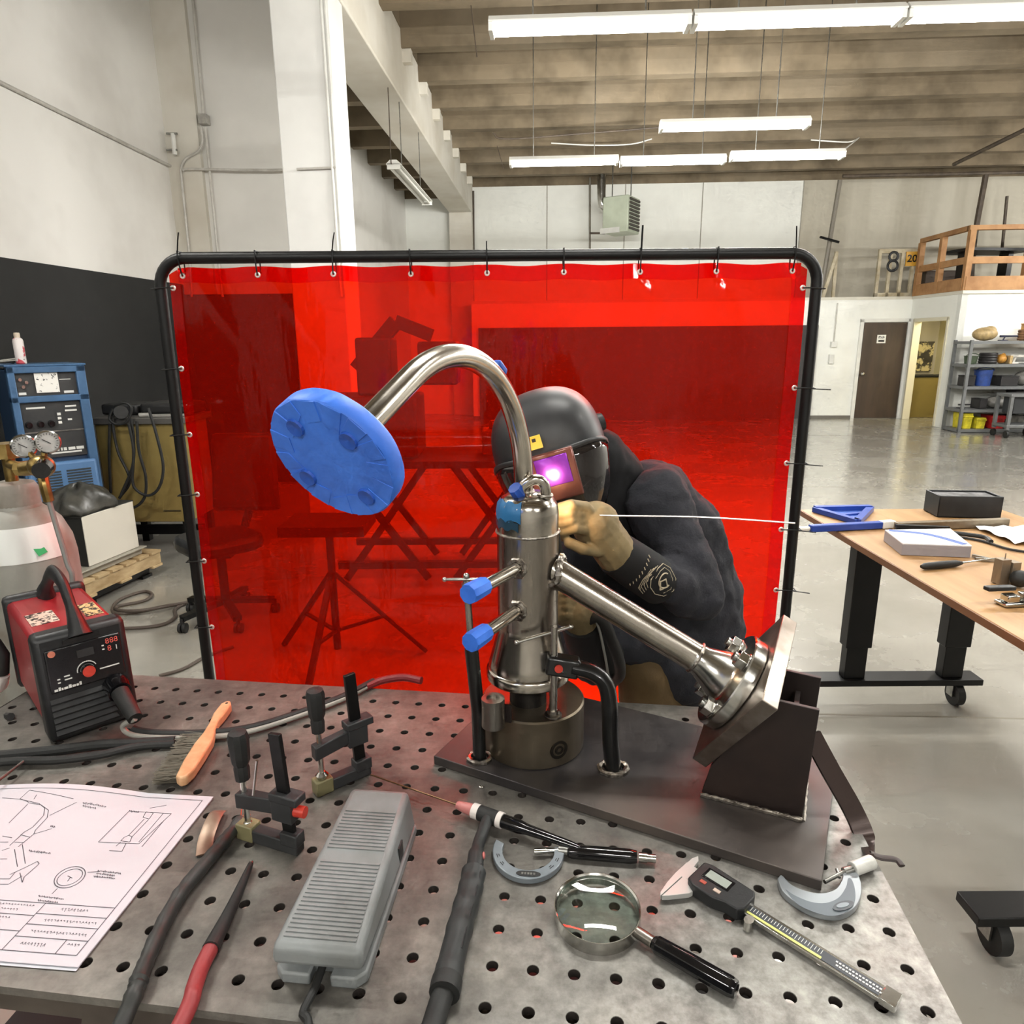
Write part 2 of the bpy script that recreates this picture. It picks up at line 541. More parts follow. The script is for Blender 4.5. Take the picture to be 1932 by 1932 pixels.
def strip_light(u0, u1, v, z, label, group, lit=True, along='u', rod=True, top=ZC, roff=(.22, .78), pw=1.0):
    L = u1 - u0
    M_ = BM @ MX.Translation(((u0 + u1) / 2, v, z)) if along == 'u' else BM @ MX.Translation((v, (u0 + u1) / 2, z)) @ MX.Rotation(math.pi / 2, 4, 'Z')
    t = thing('strip_light', label, 'light', M_.to_translation(), group=group)
    b = MB(M_)
    pr = [(-.085, .045), (-.04, .085), (.04, .085), (.085, .045), (.085, .035), (-.085, .035)]
    b.prism(pr, -L / 2, L / 2, MX(((0, 0, 1, 0), (1, 0, 0, 0), (0, 1, 0, 0), (0, 0, 0, 1))))
    b.build('channel', body_m, t)
    for s in (-1, 1):
        MB(M_).cyl((-L / 2 + .03, s * .045, .012), (L / 2 - .03, s * .045, .012), .018, n=6, cap=False).build('fluorescent_tube', tube_m if lit else off_m, t)
        e = MB(M_).b2((s * (L / 2 - .028), -.075, -.012), (s * (L / 2), .075, .05)).build('end_cap', body_m, t)
    if lit:
        # the bare tubes shine down and to both sides past the channel
        for nm, k, rot, off, sy in (('tube_light', .15, 0.0, (0, 0, -.014), .12), ('tube_light', .36, 1.32, (0, -.088, .012), .05), ('tube_light', .36, -1.32, (0, .088, .012), .05)):
            ld = bpy.data.lights.new(nm, 'AREA'); ld.shape = 'RECTANGLE'; ld.size = L - .06; ld.size_y = sy
            ld.energy = LAMP_W * k * pw; ld.color = (1, .985, .945)
            lo = bpy.data.objects.new(nm, ld); sc.collection.objects.link(lo); lo.parent = t
            lo.matrix_basis = wm(t).inverted() @ M_ @ MX.Translation(off) @ MX.Rotation(-rot, 4, 'X')
    if rod:
        for a in roff:
            x = -L / 2 + L * a
            MB(M_).cyl((x, 0, .08), (x, 0, top - z), .006, n=6).build('hanging_rod', zinc, t)
    return t


for i, (a, b) in enumerate(((-.41, .885), (.90, 2.21), (2.225, 3.52))):
    strip_light(a, b, 5.12, 3.65, ['lit strip light at the left end of the long row near the top', 'lit strip light in the middle of the long row near the top',
                'lit strip light of the long row, cut by the frame at top right'][i], 'front row of strip lights', pw=.72)
for i, (a, b, v) in enumerate(((-.48, .76, 8.65), (.79, 1.98, 8.72), (2.01, 3.25, 8.6))):
    strip_light(a, b, v, 3.65, ['lit strip light at the left end of the far row above the heater', 'lit strip light in the middle of the far row',
                'lit strip light at the right end of the far row'][i], 'far row of strip lights', pw=1.35)
strip_light(1.04, 2.44, 7.39, 3.65, 'single lit strip light hanging between the two rows', 'strip lights', pw=1.2)
strip_light(8.5, 10.7, -1.8, 3.62, 'unlit strip light hanging under the girder at the left', 'strip lights', lit=False, along='v')
for v, n_l in ((1.9, 4), (-2.6, 3)):   # unseen rows added for light over and behind the photographer
    for i in range(n_l):
        strip_light(-2.9 + 2.6 * i, -1.65 + 2.6 * i, v, 3.65, 'added lit strip light in an unseen row behind the view', 'added strip lights behind the view')
for u, v in ((3.54, 5.12), (6.2, 5.12), (8.9, 5.12), (7.2, 8.65), (9.9, 8.65), (9.6, 11.4), (11.2, 11.4)):  # rows carried on unseen; the far ones added to brighten the far walls
    strip_light(u, u + 1.25, v, 3.65, pw=1.4 if v > 8 else .6, label= 'added lit strip light, unseen beyond the right edge', group='added strip lights beyond the right edge')

# cables and pipes under the ceiling
dark_pipe = mat('dark_iron', (70, 60, 50), .6, c2=(92, 80, 66), ns=6)
conduit([Pv(930, 250, 11.4), Pv(955, 262, 11.4), Pv(1100, 252, 11.4), Pv(1250, 240, 11.4)], .014, 'dark cable looping along a ceiling joist', 'ceiling_cable', dark_pipe)
conduit([Pv(1040, 270, 12.5), Pv(1120, 274, 12.5), Pv(1190, 272, 12.5), Pv(1230, 262, 12.5)], .010, 'pale cable slung under the joists above the heater', 'ceiling_cable', white)
conduit([Pv(1530, 264, 12.0), Pv(1600, 268, 12.0), Pv(1620, 260, 12.0), Pv(1575, 296, 9.4)], .010, 'pale cable running back to the far row of lights', 'ceiling_cable', white)
conduit([Pv(1590, 332, 15.6), Pv(1932, 325, 15.6), Pv(2100, 322, 15.6)], .035, 'long dark sprinkler pipe under the last joists', 'sprinkler_pipe', dark_pipe)
conduit([Pv(1800, 310, 14.2), Pv(1960, 232, 11.4)], .035, 'dark sprinkler pipe slanting out toward the right edge', 'sprinkler_pipe', dark_pipe)
conduit([Pv(1860, 330, 15.4), Pv(1838, 455, 15.4), Pv(1830, 560, 15.4)], .055, 'thick dark iron pipe dropping to the loft', 'iron_pipe', dark_pipe)
conduit([Pv(1900, 370, 15.9), Pv(1882, 562, 15.9)], .03, 'thin dark pipe dropping beside the thick iron pipe', 'iron_pipe', dark_pipe)
conduit([Pv(1585, 340, 15.8), Pv(1545, 575, 15.8)], .05, 'tall leaning grey pipe on the far wall right of the screen', 'leaning_pipe', mat('grey_pipe', (128, 122, 110), .5))
conduit([Pv(1547, 447, 15.7), Pv(1583, 457, 15.7)], .025, 'short black bar crossing the leaning grey pipe', 'cross_bar', black)
conduit([Pv(893, 360, 16.45), Pv(894, 480, 16.45)], .02, 'thin dark conduit beside the far pier', m_=dark_pipe)
conduit([Pv(1113, 335, 16.4), Pv(1113, 470, 16.4)], .022, 'thin grey conduit left of the hanging heater', m_=mat('grey_pipe', (128, 122, 110), .5))
for x, y0, y1, v in ((730, 20, 310, 8.5), (892, 5, 108, 8.0), (942, 275, 318, 13.0)):
    conduit([Pv(x - 4, y0, v), Pv(x + 8, y1, v)], .006, {730: 'long wire dropping in front of the girder', 892: 'loose hanger rod beside the top light row', 942: 'short hanger rod left of the far light row'}[x], 'hanging_wire', dark_pipe)

# ---------------------------------------------------------------- hanging heater
h0 = Pv(1172, 408, 15.2)
ht = thing('hanging_heater', 'pale green gas unit heater hanging in front of the far wall', 'heater', h0, -PSI - .5)
hm = mat('heater_green', (190, 198, 178), .5, c2=(178, 186, 166), ns=3)
MB(wm(ht)).box((0, 0, 0), (.55, .62, .68)).build('casing', hm, ht, bev=.02)
for i in range(9):
    MB(wm(ht)).box((.29, 0, -.27 + i * .068), (.03, .5, .04)).build('louver', mat('louver_dark', (70, 66, 58), .6), ht)
MB(wm(ht)).box((-.1, -.32, -.3), (.42, .03, .1)).build('rating_plate', white, ht)
MB().tube(spline([Pv(1135, 330, 15.3), Pv(1135, 378, 15.3), Pv(1140, 390, 15.3), Pv(1158, 390, 15.2)], 6), .09, 14).build('flue_pipe', chrome, ht)
MB().tube([Pv(1113, 440, 15.3), Pv(1140, 440, 15.2), Pv(1172, 436, 15.2)], .02, 8).build('gas_pipe', dark_pipe, ht)
for x in (1155, 1190):
    MB().cyl(Pv(x, 376, 15.2), V((Pv(x, 376, 15.2).x, Pv(x, 376, 15.2).y, ZC)), .012, n=6).build('hanger', zinc, ht)

# ---------------------------------------------------------------- far partition, doors, loft
VA, VC, UBW, ZP = 15.39, 13.62, 7.52, 2.46
pa = struct(MB(BM).b2((-1.7, VA, 0), (UBW, VA + .12, ZP)).build('wall_partition', wallw_m, origin=False))
MB(BM).b2((UBW - .0, 15.2, 0), (UBW + .12, VA, ZP)).b2((UBW, VC, 0), (UBW + .12, 13.95, ZP)).b2((UBW, 13.95, 2.02), (UBW + .12, 15.2, ZP)).build('return_wall', wallw_m, pa)
MB(BM).b2((UBW, VC, 0), (UR, VC + .12, ZP)).build('shelf_wall', wallw_m, pa)
MB(BM).b2((-1.7, VA, ZP), (UBW + .12, VB, ZP + .06)).b2((UBW - .02, VC - .05, ZP), (UR, VB, ZP + .06)).build('loft_deck', mat('deck', (214, 210, 196), .6), pa)
struct(MB(BM).b2((-1.7, VA - .02, 0), (UBW, VA, .06)).build('baseboard_far', mat('base_grey', (110, 106, 98), .6), origin=False))
tag(MB(BM).b2((-1.55, VA - .10, 0.0), (5.62, VA - .03, 1.96)).build('dark_panel', mat('panel_dark', (46, 44, 44), .6, c2=(58, 55, 54), ns=2, stretch=(4, 1, .4), bump=.3, bs=8)), 'dark panel along the far partition, seen through the red curtain', 'panel')  # panel as dark as the band showing through the curtain
d1 = struct(MB(BM).b2((6.58, VA - .03, .01), (7.46, VA + .02, 2.0)).build('door_1', mat('door_brown', (72, 58, 46), .5, c2=(62, 50, 40), ns=2, stretch=(4, 1, .6)), bev=.006, origin=False))
MB(BM).b2((6.50, VA - .04, 0), (6.57, VA + .02, 2.07)).b2((7.47, VA - .04, 0), (7.53, VA + .02, 2.07)).b2((6.50, VA - .04, 2.01), (7.53, VA + .02, 2.08)).build('door_frame', white, d1)
MB(BM).ball((6.64, VA - .07, .95), .04).build('door_knob', chrome, d1)
sg = MB(BM).b2((6.87, VA - .036, 1.58), (7.05, VA - .031, 1.75)).build('door_sign', white, d1)
sm = BM @ MX.Translation((6.96, VA - .037, 1.665)) @ MX.Rotation(math.pi / 2, 4, 'X')
mk = mat('print_black', (30, 30, 30), .6)
for a, b, c, d in ((-.06, .01, -.045, .06), (-.05, .045, -.02, .06), (-.02, .01, -.005, .05), (.02, .01, .035, .06), (.04, .03, .06, .045), (-.06, -.06, .06, -.02)):
    MB(sm).b2((a, b, 0), (c, d, .001)).build('sign_mark', mk, sg)
d2 = struct(MB(BM).b2((UBW - .02, 13.92, 0), (UBW + .13, 13.98, 2.06)).b2((UBW - .02, 15.17, 0), (UBW + .13, 15.23, 2.06)).b2((UBW - .02, 13.92, 2.0), (UBW + .13, 15.23, 2.07)).build('door_2', mat('frame_cream', (220, 214, 190), .5), bev=.005, origin=False))
MB(BM).b2((UBW + 1.2, VC + .12, 0), (UBW + 1.25, VB, ZP)).build('room_wall', mat('cream_wall', (232, 222, 176), .6), d2)
cb = tag(MB(BM).b2((UBW + .2, 15.5, 0), (UBW + 1.15, 15.95, .86)).build('low_cabinet', mat('olive_cab', (118, 102, 50), .5), bev=.01), 'olive brown low cabinet inside the open doorway', 'cabinet')
tag(MB(BM).b2((UBW + .18, 15.48, .862), (UBW + 1.16, 15.95, .9)).build('counter_top', black, bev=.005), 'dark counter top on the cabinet inside the doorway', 'counter')
tag(MB(BM).b2((UBW + .25, 16.42, .95), (UBW + 1.1, 16.47, 1.6)).build('notice_board', mat('board_mix', (70, 66, 56), .7, c2=(214, 200, 150), ns=5, lo=.5, hi=.56)), 'cluttered pin board on the cream wall inside the doorway', 'board')
tl = thing('room_lamp', 'lit ceiling lamp inside the room behind the doorway', 'lamp', BL(UBW + .7, 14.6, 2.3))
MB(BM).b2((UBW + .3, 14.2, 2.36), (UBW + 1.1, 15.0, 2.44)).build('lamp_body', body_m, tl)
MB(BM).b2((UBW + .35, 14.25, 2.345), (UBW + 1.05, 14.95, 2.36)).build('diffuser', emis('lamp_glow', (255, 240, 200), 9.0), tl)
wp = thing('wall_telephone', 'small white wall box with a cord on the far partition', 'telephone', BL(5.98, VA - .05, 1.35))
MB(BM).b2((5.93, VA - .07, 1.5), (6.05, VA, 1.62)).build('box', white, wp, bev=.01)
MB(BM).b2((5.92, VA - .06, 1.16), (6.02, VA, 1.36)).build('lower_box', white, wp, bev=.01)
MB(BM).cyl((5.99, VA - .02, 1.62), (5.99, VA - .02, 2.4), .012, n=6).build('conduit', cond_m, wp)

wood = mat('raw_pine', (178, 134, 88), .65, c2=(152, 108, 66), ns=3, stretch=(1, 1, 1), bump=.1, bs=60)
palew = mat('weathered_post', (190, 180, 156), .7, c2=(160, 146, 116), ns=4)
gr = thing('loft_guard_rail', 'pale weathered guard rail above the brown door', 'railing', BL(6.9, VA + .1, ZP + .06))
for u in (6.78, 7.0, 7.24, 7.46):
    MB(BM).b2((u - .03, VA + .05, ZP + .06), (u + .03, VA + .11, 3.38)).build('post', palew, gr)
MB(BM).b2((6.75, VA + .05, 3.38), (7.6, VA + .11, 3.46)).build('top_rail', palew, gr)
MB(BM).b2((6.75, VA + .05, ZP + .06), (7.6, VA + .11, ZP + .14)).build('bottom_rail', palew, gr)
g2 = thing('loft_stub_rail', 'short pale post frame beside the leaning grey pipe', 'railing', BL(5.85, VA + .1, ZP + .06))
MB(BM).bar((5.75, VA + .2, ZP + .06), (5.95, VA + .2, 3.42), .06, .06, (0, 1, 0)).bar((6.0, VA + .3, ZP + .06), (5.98, VA + .3, 3.45), .06, .06, (0, 1, 0)).build('post', palew, g2)
n8 = thing('number_eight', 'black figure eight hung on the pale loft guard rail', 'sign', BL(7.03, VA + .03, 3.1))
for z, r in ((3.31, .085), (3.13, .1)):
    MB(BM).ring([(r + .025 * math.cos(a), .012 * math.sin(a)) for a in [i * math.pi / 4 for i in range(8)]], 20, MX.Translation((7.04, VA + .03, z)) @ MX.Rotation(math.pi / 2, 4, 'X')).build('loop', black, n8)
ys = MB(BM).b2((7.29, VA + .02, 3.12), (7.53, VA + .045, 3.4)).build('yellow_sign', mat('sign_amber', (196, 146, 44), .5))
tag(ys, 'small amber number sign hung on the loft rail', 'sign')
text('sign_figures', '20', .2, BM @ MX.Translation((7.41, VA + .018, 3.26)) @ MX.Rotation(math.pi / 2, 4, 'X'), black, ys, bold=.004)

lr = thing('loft_wood_rail', 'new pine railing around the loft at the right', 'railing', BL(8.5, VC, ZP + .06))
for (u, v) in ((UBW, 15.3), (UBW, 14.5), (UBW + .02, VC), (UBW + 1.05, VC), (UBW + 2.1, VC), (UBW + 3.2, VC)):
    MB(BM).b2((u - .05, v - .05, ZP + .06), (u + .05, v + .05, 3.55)).build('post', wood, lr)
MB(BM).b2((UBW - .05, VC, 3.55), (UBW + .05, 15.3, 3.63)).b2((UBW - .05, VC - .05, 3.55), (UBW + 3.3, VC + .06, 3.63)).build('top_rail', wood, lr)
MB(BM).b2((UBW - .03, VC, 2.98), (UBW + .03, 15.3, 3.1)).b2((UBW, VC - .03, 2.98), (UBW + 3.2, VC + .03, 3.1)).build('mid_rail', wood, lr)
MB(BM).b2((UBW - .04, VC, ZP + .06), (UBW + .04, 15.3, ZP + .28)).b2((UBW, VC - .06, ZP + .06), (UBW + 3.2, VC + .02, ZP + .3)).build('kick_board', wood, lr)
lt = thing('loft_table', 'black drafting table stored on the loft', 'table', BL(8.3, 14.6, ZP + .06))
MB(BM).box((8.45, 14.7, 3.3), (1.4, .8, .05), None, .2).build('table_top', black, lt)
for u, v in ((8.0, 14.6), (8.9, 14.8)): MB(BM).box((u, v, 2.904), (.09, .3, .76)).build('leg', black, lt)
tag(MB(BM).box((9.1, 14.0, 2.721), (.5, .3, .4)).build('white_cooler', white, bev=.03), 'white box standing on the loft behind the pine rail', 'box')
tag(MB(BM).box((8.1, 15.6, 2.77), (.8, .5, .5)).build('dark_crate', mat('crate_dark', (72, 60, 50), .7), bev=.02), 'dark brown crate on the loft behind the rail', 'crate')
tag(MB(BM).box((9.8, 14.3, 2.872), (.6, .5, .7)).build('dark_crate', mat('crate_dark', (72, 60, 50), .7), bev=.02), 'tall dark crate at the right of the white loft box', 'crate')

# ---------------------------------------------------------------- shelving with stock
sh = thing('steel_shelving', 'long grey steel shelving loaded with parts against the far wall', 'shelf', BL(8.6, 13.2, 0))
shm = mat('shelf_grey', (118, 120, 120), .45, 0.3)
levels = (.06, .42, .83, 1.22, 1.62)
for z in levels:
    MB(BM).b2((7.42, 12.95, z - .05), (10.6, 13.5, z)).build('shelf_board', shm, sh)
for u in (7.42, 8.95, 10.55):
    for v in (12.95, 13.46):
        MB(BM).b2((u, v, 0), (u + .05, v + .04, 1.64)).build('upright', shm, sh)
cols = dict(amber=(196, 140, 60), dark=(40, 38, 38), blue=(40, 70, 140), tan=(186, 160, 112), yellow=(226, 210, 50), red=(196, 40, 40), white=(226, 222, 212), brown=(120, 88, 60), grey=(130, 128, 122), navy=(38, 42, 66), green=(70, 84, 62))


def stock(kind, colr, u, z, w_, d_, h_, label):
    m_ = mat('stock_' + colr, cols[colr], .5, c2=tuple(int(a * .8) for a in cols[colr]), ns=10)
    b = MB(BM @ MX.Translation((u, 13.2, z + .003)))
    if kind == 'box': b.box((0, 0, h_ / 2), (w_, d_, h_)).box((0, 0, h_ + .01), (w_ * 1.04, d_ * 1.04, .02))
    elif kind == 'bin': b.prism([(-w_ / 2 * .85, -d_ / 2), (w_ / 2 * .85, -d_ / 2), (w_ / 2, d_ / 2), (-w_ / 2, d_ / 2)], 0, h_, scale=1.12).box((0, -d_ / 2 - .01, h_ * .8), (w_ * 1.05, .03, .03))
    elif kind == 'bucket': b.lathe([(w_ * .42, 0), (w_ * .5, h_), (w_ * .53, h_), (w_ * .53, h_ * .94)], 20).tube([V((w_ * .5 * math.cos(a), -.05, h_ + .04 * math.sin(a))) for a in [i * math.pi / 8 for i in range(9)]], .008, 6)
    elif kind == 'coil':
        for i in range(4): b.ring([(w_ * .4 + .03 * math.cos(a), .03 + i * .045 + .03 * math.sin(a)) for a in [k * math.pi / 3 for k in range(6)]], 18)
    elif kind == 'bag': b.ball((0, 0, h_ * .5), (w_ / 2, d_ / 2, h_ / 2)).ball((w_ * .2, 0, h_ * .75), (w_ / 4, d_ / 4, h_ / 3))
    elif kind == 'drill': b.cyl((-w_ / 2, 0, h_ * .8), (w_ / 2, 0, h_ * .8), h_ * .2, h_ * .15).cyl((-w_ * .2, 0, h_ * .75), (-w_ * .3, 0, h_ * .12), h_ * .12).box((-w_ * .3, 0, h_ * .075), (w_ * .4, .1, h_ * .14))
    tag(b.build({'box': 'storage_box', 'bin': 'parts_bin', 'bucket': 'bucket', 'coil': 'cable_coil', 'bag': 'tool_bag', 'drill': 'power_tool'}[kind], m_, bev=.006 if kind in ('box', 'bin') else 0), label, kind, 'stock on the grey shelving')


for a in (('bag', 'tan', 7.78, 1.62, .42, .3, .24, 'tan tool bag on the top shelf, first from the left'), ('drill', 'navy', 8.2, 1.62, .3, .2, .1, 'low dark blue tool on the top shelf'),
          ('box', 'amber', 8.72, 1.62, .45, .35, .28, 'amber cardboard box on the top shelf'), ('bucket', 'green', 7.6, 1.22, .22, .2, .14, 'low green pail on the second shelf from the top'),
          ('coil', 'dark', 7.9, 1.22, .3, .3, .2, 'dark cable coil on the second shelf'), ('bag', 'amber', 8.13, 1.22, .16, .2, .17, 'amber pouch on the second shelf beside the dark coil'),
          ('drill', 'white', 8.45, 1.22, .34, .2, .16, 'white power tool on the second shelf'), ('drill', 'brown', 8.78, 1.22, .3, .2, .13, 'brown tool at the right of the second shelf'),
          ('box', 'white', 9.2, 1.22, .3, .3, .28, 'tall white carton on the second shelf by the frame edge'),
          ('box', 'dark', 7.58, .83, .2, .2, .17, 'small black case on the middle shelf'), ('bucket', 'blue', 7.86, .83, .3, .3, .28, 'blue bucket on the middle shelf'),
          ('box', 'dark', 8.25, .83, .3, .3, .16, 'flat black case beside the blue bucket'), ('bag', 'grey', 8.56, .83, .28, .3, .26, 'grey bag on the middle shelf'),
          ('drill', 'white', 8.80, .83, .14, .2, .12, 'white tool on the middle shelf by the grey bag'), ('coil', 'dark', 9.05, .83, .3, .3, .2, 'dark cable coil at the right of the middle shelf'),
          ('drill', 'dark', 7.62, .42, .24, .2, .08, 'flat black tool on the lower shelf'), ('bag', 'grey', 8.18, .42, .42, .4, .22, 'heap of grey sheeting on the lower shelf'),
          ('box', 'dark', 8.6, .42, .4, .3, .3, 'black machine case on the lower shelf'), ('box', 'brown', 9.1, .42, .35, .3, .26, 'brown carton on the lower shelf'),
          ('bin', 'yellow', 7.62, .06, .17, .3, .28, 'taller yellow bin on the bottom shelf'), ('bin', 'yellow', 7.86, .06, .17, .3, .2, 'shorter yellow bin on the bottom shelf'),
          ('drill', 'amber', 8.5, .83 + 0, .2, .2, .1, 'small amber tool on the middle shelf by the grey bag') if 0 else ('box', 'tan', 8.25, 1.22, .05, .2, .12, 'small tan carton between tools on the second shelf'), ('coil', 'brown', 8.42, 1.62, .10, .2, .1, 'small brown coil between the tools on the top shelf'),
          ('box', 'grey', 8.45, .06, .3, .3, .22, 'grey metal box on the bottom shelf beside the red bin'), ('drill', 'dark', 9.2, 1.62, .2, .2, .14, 'black tool on the top shelf by the frame edge'), ('bag', 'dark', 7.95, .42, .01, .01, .01, 'x') if 0 else ('box', 'dark', 7.86, .42, .12, .3, .16, 'narrow black case on the lower shelf'),
          ('bin', 'red', 8.16, .06, .24, .3, .24, 'red bin on the bottom shelf')):
    stock(*a)


def cart(u, v, label):
    c = thing('utility_cart', label, 'cart', BL(u, v, 0), -PSI)
    M_ = wm(c)
    for z in (.2, .72): MB(M_).box((0, 0, z), (.62, .42, .05)).build('tray', shm, c, bev=.008)
    for x in (-.28, .28):
        for y in (-.18, .18):
            MB(M_).box((x, y, .43), (.05, .05, .58)).build('leg', shm, c)
            MB(M_).cyl((x - .02, y, .06), (x + .02, y, .06), .06, n=14).build('wheel', blackr, c)
    MB(M_).box((0, 0, .55), (.42, .3, .28)).build('bin', mat('cart_dark', (52, 54, 56), .5), c, bev=.01)
    return c


cart(8.12, 12.45, 'grey utility cart in front of the shelving, nearer the doorway')
cart(8.85, 12.4, 'grey utility cart in front of the shelving, by the frame edge')

# ================================================================== WELDING SCREEN
YS, XL, XR, ZT = 2.25, -1.087, .953, 1.953


def curtain_mat():
    m_ = bpy.data.materials.new('red_vinyl'); m_.use_nodes = True
    nt = m_.node_tree; N = nt.nodes; L = nt.links
    for n in list(N): N.remove(n)
    out = N.new('ShaderNodeOutputMaterial')
    tr = N.new('ShaderNodeBsdfTransparent'); tr.inputs[0].default_value = (.90, .016, .001, 1)
    df = N.new('ShaderNodeBsdfDiffuse'); df.inputs[0].default_value = (.75, .012, .002, 1)
    tl_ = N.new('ShaderNodeBsdfTranslucent'); tl_.inputs[0].default_value = (.8, .012, .003, 1)
    gl = N.new('ShaderNodeBsdfGlossy'); gl.inputs['Roughness'].default_value = .07
    tc = N.new('ShaderNodeTexCoord')
    mp = N.new('ShaderNodeMapping'); mp.inputs['Scale'].default_value = (5, 1, 1.2)
    nz = N.new('ShaderNodeTexNoise'); nz.inputs['Scale'].default_value = 2.2; nz.inputs['Detail'].default_value = 3
    bp = N.new('ShaderNodeBump'); bp.inputs['Strength'].default_value = .25; bp.inputs['Distance'].default_value = .02
    L.new(tc.outputs['Object'], mp.inputs[0]); L.new(mp.outputs[0], nz.inputs['Vector']); L.new(nz.outputs['Fac'], bp.inputs['Height'])
    L.new(bp.outputs[0], gl.inputs['Normal'])
    a = N.new('ShaderNodeMixShader'); a.inputs[0].default_value = .5
    L.new(df.outputs[0], a.inputs[1]); L.new(tl_.outputs[0], a.inputs[2])
    b = N.new('ShaderNodeMixShader'); b.inputs[0].default_value = .16
    L.new(tr.outputs[0], b.inputs[1]); L.new(a.outputs[0], b.inputs[2])
    fr = N.new('ShaderNodeLayerWeight'); fr.inputs[0].default_value = .35; L.new(bp.outputs[0], fr.inputs['Normal'])
    ml = N.new('ShaderNodeMath'); ml.operation = 'MULTIPLY'; ml.inputs[1].default_value = .40; L.new(fr.outputs['Fresnel'], ml.inputs[0])
    c = N.new('ShaderNodeMixShader'); L.new(ml.outputs[0], c.inputs[0])
    L.new(b.outputs[0], c.inputs[1]); L.new(gl.outputs[0], c.inputs[2])
    L.new(c.outputs[0], out.inputs[0])
    return m_


red_m = curtain_mat()
scr = thing('welding_screen', 'transparent red welding screen on a black tube frame behind the welder', 'screen', ((XL + XR) / 2, YS, 0))
fr = []
R_ = .085
for k in range(9):
    a = math.pi - k * math.pi / 16
    fr.append(V((XL + R_ + R_ * math.cos(a), YS, ZT - R_ + R_ * math.sin(a))))
for k in range(9):
    a = math.pi / 2 - k * math.pi / 16
    fr.append(V((XR - R_ + R_ * math.cos(a), YS, ZT - R_ + R_ * math.sin(a))))
MB().tube([V((XL, YS, .05))] + fr + [V((XR, YS, .05))], .0175, 14).build('frame_tube', black, scr)
for x in (XL, XR):
    MB().tube([(x, YS - .3, .02), (x, YS + .3, .02)], .018, 12).tube([(x, YS, .02), (x, YS, .12)], .022, 12).build('foot', black, scr)
CX0, CX1, CZ0, CZ1 = XL + .028, XR - .036, .22, ZT - .026


def curt(x, z):                 # gentle waves plus the folds from its packing
    y = .006 * math.sin(x * 7 + z * 1.5) + .005 * math.sin(x * 17 + 1) * (z / 2) + .004 * math.sin(z * 9 + x * 3)
    for x0, z0, s in ((-.32, None, .007), (.45, None, .006), (.10, None, -.005), (None, 1.395, .017), (None, 1.365, -.014), (None, .82, .010)):
        if x0 is not None: y += s * math.exp(-abs(x - x0) / .012) * (.5 + .5 * math.sin(z * 5 + x0 * 9))
        else: y += s * math.exp(-abs(z - z0) / .008) * max(0, math.sin(x * 4 + 1.0 + z0))
    for k in range(9):
        xg = CX0 + .05 + k * (CX1 - CX0 - .1) / 8
        y += .006 * math.exp(-((x - xg) / .05) ** 2 - ((CZ1 - z) / .09) ** 2)
        # drape creases running from the grommets
        y += .004 * math.exp(-((x - xg - (CZ1 - z) * .7) / .02) ** 2) * math.exp(-(CZ1 - z) / .12)
    return y


nx_, nz_ = 230, 190
vs, fs = [], []
for j in range(nz_ + 1):
    for i in range(nx_ + 1):
        x = CX0 + (CX1 - CX0) * i / nx_; z = CZ0 + (CZ1 - CZ0) * j / nz_
        dx = min(x - CX0, CX1 - x); dz = CZ1 - z
        zz = z
        if dz < .06 and dx < .06:           # rounded upper corners
            q = math.hypot(.06 - dx, .06 - dz)
            if q > .06: zz = z - (q - .06) * .8
        sag = .006 * (0.5 - 0.5 * math.cos(2 * math.pi * 8 * (x - CX0 - .05) / (CX1 - CX0 - .1))) * max(0, 1 - dz / .25)
        vs.append((x, YS - .012 + curt(x, z), zz - sag))
for j in range(nz_):
    for i in range(nx_):
        a = j * (nx_ + 1) + i
        fs.append((a, a + 1, a + nx_ + 2, a + nx_ + 1))
cb_ = MB(); cb_.add(vs, fs)
cb_.build('red_curtain', red_m, scr, ang=180)


def hem(x0, x1, z0, z1, n):      # folded-over seam: a second layer of the same vinyl
    b = MB(); v_, f_ = [], []
    horiz = (x1 - x0) > (z1 - z0)
    for i in range(n + 1):
        t = i / n
        for s in (0, 1):
            x = x0 + (x1 - x0) * (t if horiz else s); z = z0 + (z1 - z0) * (s if horiz else t)
            v_.append((x, YS - .016 + curt(x, z), z - (.006 * (0.5 - 0.5 * math.cos(2 * math.pi * 8 * (x - CX0 - .05) / (CX1 - CX0 - .1))) if horiz else 0)))
    for i in range(n): f_.append((2 * i, 2 * i + 2, 2 * i + 3, 2 * i + 1))
    b.add(v_, f_)
    return b.build('hem', red_m, scr, ang=180)


